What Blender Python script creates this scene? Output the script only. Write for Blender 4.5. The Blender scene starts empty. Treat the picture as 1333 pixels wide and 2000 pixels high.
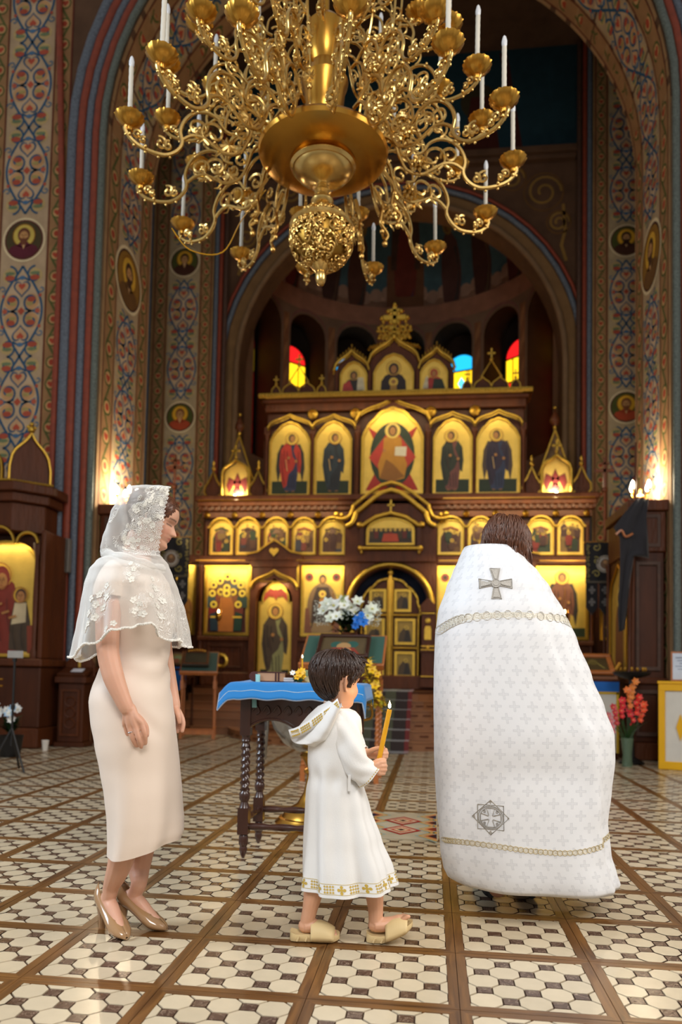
import bpy, math, random
import numpy as np
from math import sin, cos, pi, radians, sqrt
from mathutils import Vector, Matrix

S = bpy.context.scene
COL = S.collection
rnd = random.Random(7)

# ------------------------------------------------------------------ camera
FPX, YAW, PITCH, ROLL, CYP = 1471.13, .1210, .0500, -.0195, 1243.29   # solved from the floor grid, frame 1333 x 2000
CAM = Vector((.75, 0, 1.0))
cF = Vector((-sin(YAW) * cos(PITCH), cos(YAW) * cos(PITCH), sin(PITCH)))
_r0 = Vector((cos(YAW), sin(YAW), 0)); _u0 = _r0.cross(cF)
cR = _r0 * cos(ROLL) - _u0 * sin(ROLL)
cU = _r0 * sin(ROLL) + _u0 * cos(ROLL)
cd = bpy.data.cameras.new('camera'); cam = bpy.data.objects.new('camera', cd); COL.objects.link(cam)
M4 = Matrix((cR, cU, -cF)).transposed().to_4x4(); M4.translation = CAM
cam.matrix_world = M4
cd.sensor_width = 36; cd.lens = FPX / 2000 * 36; cd.shift_y = (CYP - 1000) / 2000; cd.clip_start = .05
cd.dof.use_dof = True; cd.dof.focus_distance = 3.0; cd.dof.aperture_fstop = 1.9
S.camera = cam

# ------------------------------------------------------------------ world, daylight of the nave, exposure
w = bpy.data.worlds.new('nave_air'); S.world = w; w.use_nodes = True
bg = w.node_tree.nodes['Background']; bg.inputs[0].default_value = (1.0, .95, .89, 1); bg.inputs[1].default_value = .30

def area(name, loc, target, sx, sy, energy, col=(1, 1, 1), parent=None, spread=180):
    l = bpy.data.lights.new(name, 'AREA'); l.shape = 'RECTANGLE'; l.size = sx; l.size_y = sy; l.energy = energy; l.color = col
    l.spread = radians(spread)
    o = bpy.data.objects.new(name, l); COL.objects.link(o); o.location = loc
    o.rotation_euler = (Vector(target) - Vector(loc)).to_track_quat('-Z', 'Y').to_euler()
    if parent: o.parent = parent
    return o
def point(name, loc, energy, col, r=.03):
    l = bpy.data.lights.new(name, 'POINT'); l.energy = energy; l.color = col; l.shadow_soft_size = r
    o = bpy.data.objects.new(name, l); COL.objects.link(o); o.location = loc
    return o
# tall windows of the nave, behind and beside the photographer
area('daylight_west_window', (1.9, -3.2, 6.2), (0.2, 3.6, 0.4), 3.0, 3.0, 138, (1.0, .98, .955), spread=120)
area('daylight_north_window', (-5.6, 1.2, 4.6), (0.2, 3.4, 0.9), 2.0, 3.0, 105, (.74, .87, 1.0), spread=110)
area('daylight_south_window', (6.2, 2.6, 5.2), (0.4, 4.2, 0.5), 2.0, 3.0, 85, (1.0, .93, .84), spread=110)
vs = S.view_settings; vs.view_transform = 'Standard'; vs.look = 'None'; vs.exposure = 0.36; vs.gamma = 1; vs.use_curve_mapping = False
try:
    S.cycles.use_denoising = True; S.cycles.max_bounces = 6; S.cycles.diffuse_bounces = 3; S.cycles.glossy_bounces = 3; S.cycles.adaptive_threshold = .03; S.cycles.sample_clamp_indirect = 6; S.cycles.transparent_max_bounces = 10
    S.cycles.caustics_reflective = False; S.cycles.caustics_refractive = False
except Exception: pass

# ------------------------------------------------------------------ helpers
def V(*a): return Vector(a)
def at(u, v, Y):
    d = cF + cR * ((u - 666.5) / FPX) + cU * ((CYP - v) / FPX); return CAM + d * (Y / d.y)
def ground(u, v, z=0.):
    d = cF + cR * ((u - 666.5) / FPX) + cU * ((CYP - v) / FPX); return CAM + d * ((z - CAM.z) / d.z)
HF = Vector((-sin(YAW), cos(YAW), 0)); HR = Vector((cos(YAW), sin(YAW), 0))
def atd(u, v, d0):
    "point seen at a photo pixel, d0 metres away along the level view direction"
    d = cF + cR * ((u - 666.5) / FPX) + cU * ((CYP - v) / FPX); return CAM + d * (d0 / d.dot(HF))
def project(P):
    q = Vector(P) - CAM; k = q.dot(cF)
    return (666.5 + FPX * q.dot(cR) / k, CYP - FPX * q.dot(cU) / k) if k > .05 else (-9999, -9999)

def lin(c):
    if isinstance(c, str):
        c = c.lstrip('#'); c = [int(c[i:i + 2], 16) / 255 for i in (0, 2, 4)]
    return tuple(x / 12.92 if x <= .04045 else ((x + .055) / 1.055) ** 2.4 for x in c[:3])

def nodes_mat(name):
    m = bpy.data.materials.new(name); m.use_nodes = True
    nt = m.node_tree; b = nt.nodes['Principled BSDF']
    return m, nt, b
def N(nt, t, **k):
    n = nt.nodes.new(t)
    for a, v in k.items(): setattr(n, a, v)
    return n
def mat(name, color='#808080', rough=.5, metal=0., var=0., vscale=6., bump=0., bscale=40., stretch=(1, 1, 1), coat=0., attr=False, sheen=0.,
        emit=None, estr=0., spec=.5, island=0., bkind='noise', alpha=1., trans=0.):
    m, nt, b = nodes_mat(name); L = nt.links
    b.inputs['Roughness'].default_value = rough; b.inputs['Metallic'].default_value = metal
    b.inputs['Specular IOR Level'].default_value = spec
    if coat: b.inputs['Coat Weight'].default_value = coat; b.inputs['Coat Roughness'].default_value = .12
    if sheen: b.inputs['Sheen Weight'].default_value = sheen
    if trans: b.inputs['Transmission Weight'].default_value = trans
    if emit: b.inputs['Emission Color'].default_value = (*lin(emit), 1); b.inputs['Emission Strength'].default_value = estr
    if alpha < 1: b.inputs['Alpha'].default_value = alpha
    tc = N(nt, 'ShaderNodeTexCoord'); mp = N(nt, 'ShaderNodeMapping'); mp.inputs['Scale'].default_value = stretch
    L.new(tc.outputs['Object'], mp.inputs['Vector'])
    if attr:
        a = N(nt, 'ShaderNodeAttribute', attribute_name='Col'); src = a.outputs['Color']
    else:
        rgb = N(nt, 'ShaderNodeRGB'); rgb.outputs[0].default_value = (*lin(color), 1); src = rgb.outputs[0]
    if var:
        no = N(nt, 'ShaderNodeTexNoise'); no.inputs['Scale'].default_value = vscale; no.inputs['Detail'].default_value = 6
        L.new(mp.outputs[0], no.inputs['Vector'])
        mr = N(nt, 'ShaderNodeMapRange'); mr.inputs[1].default_value = .25; mr.inputs[2].default_value = .75
        mr.inputs[3].default_value = 1 - var; mr.inputs[4].default_value = 1 + var
        L.new(no.outputs[0], mr.inputs[0])
        mx = N(nt, 'ShaderNodeVectorMath', operation='SCALE'); L.new(src, mx.inputs[0]); L.new(mr.outputs[0], mx.inputs['Scale']); src = mx.outputs[0]
    if island:
        ge = N(nt, 'ShaderNodeNewGeometry'); mr = N(nt, 'ShaderNodeMapRange'); mr.inputs[3].default_value = 1 - island; mr.inputs[4].default_value = 1 + island
        oi = N(nt, 'ShaderNodeObjectInfo'); ad = N(nt, 'ShaderNodeMath', operation='ADD'); fr = N(nt, 'ShaderNodeMath', operation='FRACT')
        L.new(ge.outputs['Random Per Island'], ad.inputs[0]); L.new(oi.outputs['Random'], ad.inputs[1]); L.new(ad.outputs[0], fr.inputs[0])
        L.new(fr.outputs[0], mr.inputs[0])
        mx = N(nt, 'ShaderNodeVectorMath', operation='SCALE'); L.new(src, mx.inputs[0]); L.new(mr.outputs[0], mx.inputs['Scale']); src = mx.outputs[0]
    L.new(src, b.inputs['Base Color'])
    if bump:
        if bkind == 'voronoi':
            no = N(nt, 'ShaderNodeTexVoronoi'); no.inputs['Scale'].default_value = bscale
        else:
            no = N(nt, 'ShaderNodeTexNoise'); no.inputs['Scale'].default_value = bscale; no.inputs['Detail'].default_value = 4
        L.new(mp.outputs[0], no.inputs['Vector'])
        bp = N(nt, 'ShaderNodeBump'); bp.inputs['Strength'].default_value = bump; bp.inputs['Distance'].default_value = .01
        L.new(no.outputs[0], bp.inputs['Height']); L.new(bp.outputs[0], b.inputs['Normal'])
    return m

MT = {}
MT['paint'] = mat('paint', attr=True, rough=.55, var=.10, vscale=9)
MT['fresco'] = mat('fresco', attr=True, rough=.8, var=.16, vscale=5, spec=.2)
MT['cloth'] = mat('cloth', attr=True, rough=.8, bump=.15, bscale=300, sheen=.3)
MT['leaf'] = mat('leaf', attr=True, rough=.45, var=.15, vscale=30)
MT['goldleaf'] = mat('goldleaf', '#e3bd58', rough=.42, metal=.6, var=.14, vscale=5, bump=.15, bscale=25)
MT['gilt'] = mat('gilt', '#cba445', rough=.34, metal=1, var=.12, vscale=12, bump=.35, bscale=60)
MT['brass'] = mat('brass', '#c4923e', rough=.28, metal=1, var=.08, vscale=6)
MT['brass2'] = mat('brass2', '#d6b46e', rough=.27, metal=1)
MT['filigree'] = mat('filigree', '#d2aa60', rough=.28, metal=1)
MT['silver'] = mat('silver', '#b7b9bd', rough=.22, metal=1, var=.06)
MT['wood_dark'] = mat('wood_dark', '#54290f', rough=.5, spec=.3, var=.28, vscale=7, stretch=(1, 1, .25), bump=.5, bscale=26, bkind='voronoi')
MT['wood_plain'] = mat('wood_plain', '#47220e', rough=.48, spec=.3, var=.3, vscale=9, stretch=(1, 1, .2), bump=.12, bscale=60)
MT['wood_table'] = mat('wood_table', '#3b1e14', rough=.30, var=.35, vscale=10, stretch=(1, 1, .2), bump=.1, bscale=50, coat=.4)
MT['wood_light'] = mat('wood_light', '#a9622f', rough=.40, var=.25, vscale=9, stretch=(1, 1, .15), bump=.1, bscale=50, coat=.2)
MT['wood_step'] = mat('wood_step', '#8a5a38', rough=.35, var=.25, vscale=3, stretch=(.15, 1, 1), coat=.2)
MT['black'] = mat('black', '#0c0b0c', rough=.5)
MT['glow'] = mat('glow', '#fff2d8', emit='#ffe9bf', estr=45)
MT['flame'] = mat('flame', '#fff0c8', emit='#ffd591', estr=22)
MT['wax'] = mat('wax', '#e2a413', rough=.4, var=.1, vscale=20, bump=.2, bscale=90)

class MB:
    "collects faces of one mesh; colour and material slot are kept per face"
    def __init__(s): s.v = []; s.f = []; s.c = []; s.m = []; s.col = (1, 1, 1); s.mi = 0; s.X = None; s.uv = None
    def hexc(s, c): s.col = lin(c); return s
    def add(s, vs, fs):
        b = len(s.v)
        if s.X is not None: vs = [s.X @ Vector(p) for p in vs]
        s.v.extend(tuple(p) for p in vs)
        for f in fs: s.f.append(tuple(i + b for i in f)); s.c.append(s.col); s.m.append(s.mi)
    def box(s, c, d, rz=0., tilt=0.):
        x, y, z = d[0] / 2, d[1] / 2, d[2] / 2
        q = [Vector((i * x, j * y, k * z)) for k in (-1, 1) for j in (-1, 1) for i in (-1, 1)]
        R = Matrix.Rotation(rz, 3, 'Z') @ Matrix.Rotation(tilt, 3, 'X')
        s.add([R @ p + Vector(c) for p in q], [(0, 2, 3, 1), (4, 5, 7, 6), (0, 1, 5, 4), (2, 6, 7, 3), (0, 4, 6, 2), (1, 3, 7, 5)])
    def bx(s, x0, x1, y0, y1, z0, z1): s.box(((x0 + x1) / 2, (y0 + y1) / 2, (z0 + z1) / 2), (x1 - x0, y1 - y0, z1 - z0))
    def prism(s, poly, y0, y1):
        "polygon in (x, z) extruded along y"
        n = len(poly)
        s.add([(x, y0, z) for x, z in poly] + [(x, y1, z) for x, z in poly],
              [tuple(range(n)), tuple(range(2 * n - 1, n - 1, -1))] + [(i, i + n, (i + 1) % n + n, (i + 1) % n) for i in range(n)])
    def slab(s, poly, z0, z1):
        n = len(poly)
        s.add([(x, y, z0) for x, y in poly] + [(x, y, z1) for x, y in poly],
              [tuple(range(n - 1, -1, -1)), tuple(range(n, 2 * n))] + [(i, (i + 1) % n, (i + 1) % n + n, i + n) for i in range(n)])
    def ringprism(s, outer, inner, y0, y1):
        "frame between two polygons with equal point counts, extruded along y (open or closed lists: closed)"
        n = len(outer); q = []
        for y in (y0, y1): q += [(x, y, z) for x, z in outer] + [(x, y, z) for x, z in inner]
        f = []
        for i in range(n):
            j = (i + 1) % n
            f += [(i, j, n + j, n + i), (2 * n + i, 3 * n + i, 3 * n + j, 2 * n + j), (i, 2 * n + i, 2 * n + j, j), (n + i, n + j, 3 * n + j, 3 * n + i)]
        s.add(q, f)
    def loft(s, rings, closed=True, cap0=True, cap1=True):
        n = len(rings[0]); q = [p for r in rings for p in r]; f = []
        for k in range(len(rings) - 1):
            for i in range(n if closed else n - 1):
                j = (i + 1) % n; f.append((k * n + i, k * n + j, (k + 1) * n + j, (k + 1) * n + i))
        if closed and cap0: f.append(tuple(range(n - 1, -1, -1)))
        if closed and cap1: f.append(tuple((len(rings) - 1) * n + i for i in range(n)))
        s.add(q, f)
    def lathe(s, prof, n=20, c=(0, 0, 0), flute=0., nf=0, cap=True, a0=0., a1=2 * pi):
        full = abs(a1 - a0 - 2 * pi) < 1e-6; m = n if full else n + 1
        rings = []
        for r, z in prof:
            ring = []
            for i in range(m):
                a = a0 + (a1 - a0) * i / n; rr = r * (1 + flute * cos(nf * a)) if flute else r
                ring.append((c[0] + rr * cos(a), c[1] + rr * sin(a), c[2] + z))
            rings.append(ring)
        s.loft(rings, closed=full, cap0=cap and prof[0][0] > 1e-4, cap1=cap and prof[-1][0] > 1e-4)
    def tube(s, path, r, n=6, cap=True, flat=None):
        P = [Vector(p) for p in path]; m = len(P)
        if m < 2: return
        rr = r if isinstance(r, (list, tuple)) else [r] * m
        T = [(P[min(i + 1, m - 1)] - P[max(i - 1, 0)]).normalized() for i in range(m)]
        up = Vector((0, 0, 1)) if abs(T[0].z) < .9 else Vector((1, 0, 0))
        a = (up - T[0] * up.dot(T[0])).normalized(); rings = []
        for i in range(m):
            a = a - T[i] * a.dot(T[i])
            if a.length < 1e-6: a = T[i].orthogonal()
            a.normalize(); b = T[i].cross(a); fx, fy = flat or (1, 1)
            rings.append([P[i] + (a * cos(2 * pi * k / n) * fx + b * sin(2 * pi * k / n) * fy) * rr[i] for k in range(n)])
        s.loft(rings, cap0=cap, cap1=cap)
    def ball(s, c, r, n=8, sc=(1, 1, 1), m=None):
        m = m or max(4, n // 2 + 1); R = []
        for j in range(1, m):
            t = pi * j / m
            R.append([(c[0] + r * sc[0] * sin(t) * cos(2 * pi * i / n), c[1] + r * sc[1] * sin(t) * sin(2 * pi * i / n), c[2] - r * sc[2] * cos(t)) for i in range(n)])
        b0 = len(s.v); s.loft(R, cap0=True, cap1=True)
    def build(s, name, mats, parent=None, smooth=None, bevel=0., sub=0, loc=None):
        me = bpy.data.meshes.new(name); me.from_pydata(s.v, [], s.f)
        for q in (mats if isinstance(mats, (list, tuple)) else [mats]): me.materials.append(MT[q] if isinstance(q, str) else q)
        if any(s.m): me.polygons.foreach_set('material_index', s.m)
        if any(c != (1, 1, 1) for c in s.c):
            ca = me.color_attributes.new('Col', 'FLOAT_COLOR', 'CORNER'); arr = []
            for f, c in zip(s.f, s.c): arr += [c[0], c[1], c[2], 1.] * len(f)
            ca.data.foreach_set('color', arr)
        if s.uv: 
            ul = me.uv_layers.new(name='UV'); arr = []
            for p in me.polygons:
                for vi in p.vertices: arr += s.uv[vi]
            ul.data.foreach_set('uv', arr)
        if smooth is not None:
            me.polygons.foreach_set('use_smooth', [True] * len(me.polygons))
            if smooth < 180: me.set_sharp_from_angle(angle=radians(smooth))
        me.update()
        return link(name, me, parent, bevel, sub, loc)
def link(name, me, parent=None, bevel=0., sub=0, loc=None):
    o = bpy.data.objects.new(name, me); COL.objects.link(o)
    if parent: o.parent = parent
    if loc is not None: o.location = loc
    if bevel:
        b = o.modifiers.new('edge', 'BEVEL'); b.width = bevel; b.segments = 1; b.limit_method = 'ANGLE'; b.angle_limit = radians(40)
    if sub:
        b = o.modifiers.new('sub', 'SUBSURF'); b.levels = sub; b.render_levels = sub
    return o
def tag(o, label=None, cat=None, group=None, kind=None):
    for k, v in (('label', label), ('category', cat), ('group', group), ('kind', kind)):
        if v: o[k] = v
    return o
def thing(name, label, cat, loc=(0, 0, 0), rz=0., group=None):
    o = bpy.data.objects.new(name, None); COL.objects.link(o); o.location = loc; o.rotation_euler = (0, 0, rz); o.empty_display_size = .1
    return tag(o, label, cat, group)
def struct(o): o['kind'] = 'structure'; return o
def copy_tree(o, parent=None):
    c = o.copy(); COL.objects.link(c); c.parent = parent
    for ch in list(o.children): copy_tree(ch, c)
    return c
def smoothpath(P, k=6):
    "Catmull-Rom through points"
    P = [Vector(p) for p in P]; out = []
    for i in range(len(P) - 1):
        a = P[max(i - 1, 0)]; b = P[i]; c = P[i + 1]; d = P[min(i + 2, len(P) - 1)]
        for j in range(k):
            t = j / k
            out.append(.5 * ((2 * b) + (c - a) * t + (2 * a - 5 * b + 4 * c - d) * t * t + (3 * b - a - 3 * c + d) * t ** 3))
    return out + [P[-1]]
def interp(x, tab):
    "piecewise smooth table look-up; tab = [(x, a, b, ...)] sorted by x"
    if x <= tab[0][0]: return tab[0][1:]
    for p, q in zip(tab, tab[1:]):
        if x <= q[0]:
            t = (x - p[0]) / (q[0] - p[0]); t = t * t * (3 - 2 * t) * .5 + t * .5
            return tuple(a + (b - a) * t for a, b in zip(p[1:], q[1:]))
    return tab[-1][1:]

class Paint:
    "flat painting on a surface: fn(s, t, d) gives the point d metres proud of the surface"
    def __init__(s, mb, fn, lay=.0006): s.mb = mb; s.fn = fn; s.lay = lay; s.z = 1
    def poly(s, pts, col=None, z=None, mi=0):
        if col is not None: s.mb.col = lin(col)
        s.mb.mi = mi; d = (z if z is not None else s.z) * s.lay
        s.mb.add([s.fn(a, b, d) for a, b in pts], [tuple(range(len(pts)))])
        if z is None: s.z += 1
    def disc(s, c, r, col, z=None, n=18, ry=None, mi=0):
        ry = ry or r; s.poly([(c[0] + r * cos(2 * pi * i / n), c[1] + ry * sin(2 * pi * i / n)) for i in range(n)], col, z, mi)
    def ring(s, c, r, w_, col, z=None, n=22, mi=0):
        s.stroke([(c[0] + r * cos(2 * pi * i / n), c[1] + r * sin(2 * pi * i / n)) for i in range(n + 1)], w_, col, z, mi)
    def stroke(s, path, w_, col=None, z=None, mi=0):
        if col is not None: s.mb.col = lin(col)
        s.mb.mi = mi; d = (z if z is not None else s.z) * s.lay; n = len(path); L = []; R = []
        for i in range(n):
            a = path[max(i - 1, 0)]; b = path[min(i + 1, n - 1)]; dx, dy = b[0] - a[0], b[1] - a[1]; l = math.hypot(dx, dy) or 1
            h = (w_(i / (n - 1)) if callable(w_) else w_) / 2; nx, ny = -dy / l * h, dx / l * h
            L.append(s.fn(path[i][0] + nx, path[i][1] + ny, d)); R.append(s.fn(path[i][0] - nx, path[i][1] - ny, d))
        q = L + R; s.mb.add(q, [(i, i + 1, n + i + 1, n + i) for i in range(n - 1)])
        if z is None: s.z += 1
def ogee(x0, x1, zs, zp, n=9):
    xc = (x0 + x1) / 2; h = []
    for i in range(n + 1):
        t = i / n; h.append((x0 + (xc - x0) * t, zs + (zp - zs) * (.70 * sqrt(max(0, 1 - (1 - t) ** 2)) + .30 * t ** 4)))
    return h + [(2 * xc - x, z) for x, z in h[-2::-1]]
def arc(xc, zc, r, a0=180, a1=0, n=14):
    return [(xc + r * cos(radians(a0 + (a1 - a0) * i / n)), zc + r * sin(radians(a0 + (a1 - a0) * i / n))) for i in range(n + 1)]

# ================================================================== FLOOR
TS, FX0, FY0 = .4688, .75 - .8401, 2.3441
def marble_mat():
    m, nt, b = nodes_mat('marble_inset'); L = nt.links
    tc = N(nt, 'ShaderNodeTexCoord'); geo = N(nt, 'ShaderNodeNewGeometry')
    no = N(nt, 'ShaderNodeTexNoise'); no.inputs['Scale'].default_value = 26; no.inputs['Detail'].default_value = 5; no.inputs['Distortion'].default_value = 1.4
    L.new(geo.outputs['Position'], no.inputs['Vector'])
    r = N(nt, 'ShaderNodeValToRGB'); e = r.color_ramp.elements
    e[0].position = .40; e[0].color = (*lin('#523c30'), 1); e[1].position = .62; e[1].color = (*lin('#5e483b'), 1)
    for p, c in ((.515, '#5c463a'), (.53, '#a8937e'), (.545, '#5c463a')):
        q = e.new(p); q.color = (*lin(c), 1)
    L.new(no.outputs[0], r.inputs[0]); L.new(r.outputs[0], b.inputs['Base Color']); b.inputs['Roughness'].default_value = .26
    return m
def strip_mat(name, st):
    m, nt, b = nodes_mat(name); L = nt.links
    geo = N(nt, 'ShaderNodeNewGeometry'); mp = N(nt, 'ShaderNodeMapping'); mp.inputs['Scale'].default_value = st
    L.new(geo.outputs['Position'], mp.inputs['Vector'])
    no = N(nt, 'ShaderNodeTexNoise'); no.inputs['Scale'].default_value = 12; no.inputs['Detail'].default_value = 7; no.inputs['Distortion'].default_value = .8
    L.new(mp.outputs[0], no.inputs['Vector'])
    r = N(nt, 'ShaderNodeValToRGB'); e = r.color_ramp.elements
    e[0].position = .3; e[0].color = (*lin('#4d3018'), 1); e[1].position = .7; e[1].color = (*lin('#82592f'), 1)
    L.new(no.outputs[0], r.inputs[0]); L.new(r.outputs[0], b.inputs['Base Color']); b.inputs['Roughness'].default_value = .30
    return m
MT['marble'] = marble_mat()
MT['stripx'] = strip_mat('stripx', (.25, 3, 1)); MT['stripy'] = strip_mat('stripy', (3, .25, 1))
MT['octagon'] = mat('octagon', '#cbbb9f', rough=.24, island=.07, var=.05, vscale=18)
MT['grout'] = mat('grout', '#432a17', rough=.6)

mb = MB(); mb.bx(-7.6, 7.6, -3, 18.6, -.2, -.004)
floor = struct(mb.build('floor', 'grout'))
HI = TS / 2 - .033                                    # half width of the inlaid field of one panel
PI_ = .0753; WO = .0515; WD = .0236
def clip(poly, h):
    for ax, sg in ((0, 1), (0, -1), (1, 1), (1, -1)):
        out = []
        for i in range(len(poly)):
            a, b = poly[i - 1], poly[i]; ia = sg * a[ax] <= h; ib = sg * b[ax] <= h
            if ia != ib:
                t = (sg * h - a[ax]) / (b[ax] - a[ax]); out.append((a[0] + (b[0] - a[0]) * t, a[1] + (b[1] - a[1]) * t))
            if ib: out.append(b)
        poly = out
        if not poly: return None
    return poly
OCT = [(WO, -WD), (WO, WD), (WD, WO), (-WD, WO), (-WO, WD), (-WO, -WD), (-WD, -WO), (WD, -WO)]
def place_poly(P, cx, cy, k): return [(cx + x * k, cy + y * k) for x, y in P]
cells = []                                            # (kind, polygon in panel coordinates)
for i in range(-1, 6):
    for j in range(-1, 6):
        cx_, cy_ = (i - 2) * PI_, (j - 2) * PI_
        if (i + j) % 2 == 0:
            q = clip(place_poly(OCT, cx_, cy_, .93), HI - .001)
            if q and len(q) > 2: cells.append(('octagon_tile', q, cx_, cy_))
        elif 0 <= i < 5 and 0 <= j < 5:
            cells.append(('marble_inset', place_poly([(WD, -WD), (WD, WD), (-WD, WD), (-WD, -WD)], cx_, cy_, .93), cx_, cy_))
def slab_mesh(poly, z0, z1, name, mt):
    b = MB(); b.slab(poly, z0, z1); me = bpy.data.meshes.new(name); me.from_pydata(b.v, [], b.f); me.materials.append(MT[mt]); return me
shared = []
for kind, poly, ax, ay in cells:
    shared.append(slab_mesh(poly, -.006, 0, kind, 'octagon' if kind[0] == 'o' else 'marble'))
b = MB(); o_, i_ = TS / 2 - .0012, HI
b.mi = 0
for sg in (-1, 1):
    b.slab([(-o_, sg * o_), (o_, sg * o_), (i_, sg * i_), (-i_, sg * i_)][::(-1 if sg > 0 else 1)], -.006, .0004)
b.mi = 1
for sg in (-1, 1):
    b.slab([(sg * o_, -o_), (sg * o_, o_), (sg * i_, i_), (sg * i_, -i_)][::(1 if sg > 0 else -1)], -.006, .0004)
border_me = bpy.data.meshes.new('border_frame'); border_me.from_pydata(b.v, [], b.f); border_me.materials.append(MT['stripx']); border_me.materials.append(MT['stripy'])
border_me.polygons.foreach_set('material_index', b.m)
panels = []
for i in range(-15, 14):
    for j in range(-8, 21):
        px, py = FX0 + TS * (i + .5), FY0 + TS * (j + .5)
        u, v = project((px, py, 0)); vis = -90 < u < 1420 and 1300 < v < 2120
        panels.append((py, px, vis))
vis_panels = sorted([p for p in panels if p[2]])
keep_b = set(p[:2] for p in vis_panels[:290])
rest_b = MB(); rest_o = MB(); rest_m = MB(); n_o = n_m = 0
for py, px, vis in sorted(panels, key=lambda p: (not p[2], p[0])):
    if (py, px) in keep_b: link('border_frame', border_me, floor, loc=(px, py, 0))
    else:
        rest_b.add([(x + px, y + py, z) for x, y, z in b.v], b.f); rest_b.m[-len(b.f):] = b.m
    for (kind, poly, ax, ay), me in zip(cells, shared):
        u, v = project((px + ax, py + ay, 0)); seen = 0 < u < 1333 and v < 2000
        if kind[0] == 'o' and seen and n_o < 298: link(kind, me, floor, loc=(px, py, 0)); n_o += 1
        elif kind[0] == 'm' and seen and n_m < 298: link(kind, me, floor, loc=(px, py, 0)); n_m += 1
        else: (rest_o if kind[0] == 'o' else rest_m).add([(px + x, py + y, z) for z in (-.006, 0) for x, y in poly][len(poly):], [tuple(range(len(poly)))])
for q, nm, mt in ((rest_b, 'border_frames_beyond', ['stripx', 'stripy']), (rest_o, 'octagon_tiles_beyond', 'octagon'), (rest_m, 'marble_insets_beyond', 'marble')):
    o = q.build(nm, mt, floor); o['kind'] = 'stuff'

# ================================================================== WALLS AND PILLARS
KP_, XO, ZO = 1.115, -.086, -.115                     # great-arch pillars scaled about the camera: factor, and its x and z shifts
YP0, YP1, XP, ZA = 9.70, 11.38, 3.38 * 1.115, 7.7 * 1.115 - .115   # pillars of the great arch: front, back, half span, springing
YB, ZB, RB = 14.1, 6.95, 3.08                         # altar wall, its arch
MT['shaft_red'] = mat('shaft_red', '#86361c', rough=.6, var=.2, vscale=14)
MT['shaft_blue'] = mat('shaft_blue', '#5c6572', rough=.6, var=.45, vscale=40)
MT['shaft_teal'] = mat('shaft_teal', '#5d6660', rough=.6, var=.5, vscale=45)
MT['shaft_brown'] = mat('shaft_brown', '#4a3124', rough=.6, var=.3, vscale=20)
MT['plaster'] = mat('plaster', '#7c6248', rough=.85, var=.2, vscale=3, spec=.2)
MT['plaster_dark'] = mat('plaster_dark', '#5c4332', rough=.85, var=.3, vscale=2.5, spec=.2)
MT['plaster_blue'] = mat('plaster_blue', '#2c474f', rough=.85, var=.3, vscale=2, spec=.2)

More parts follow.
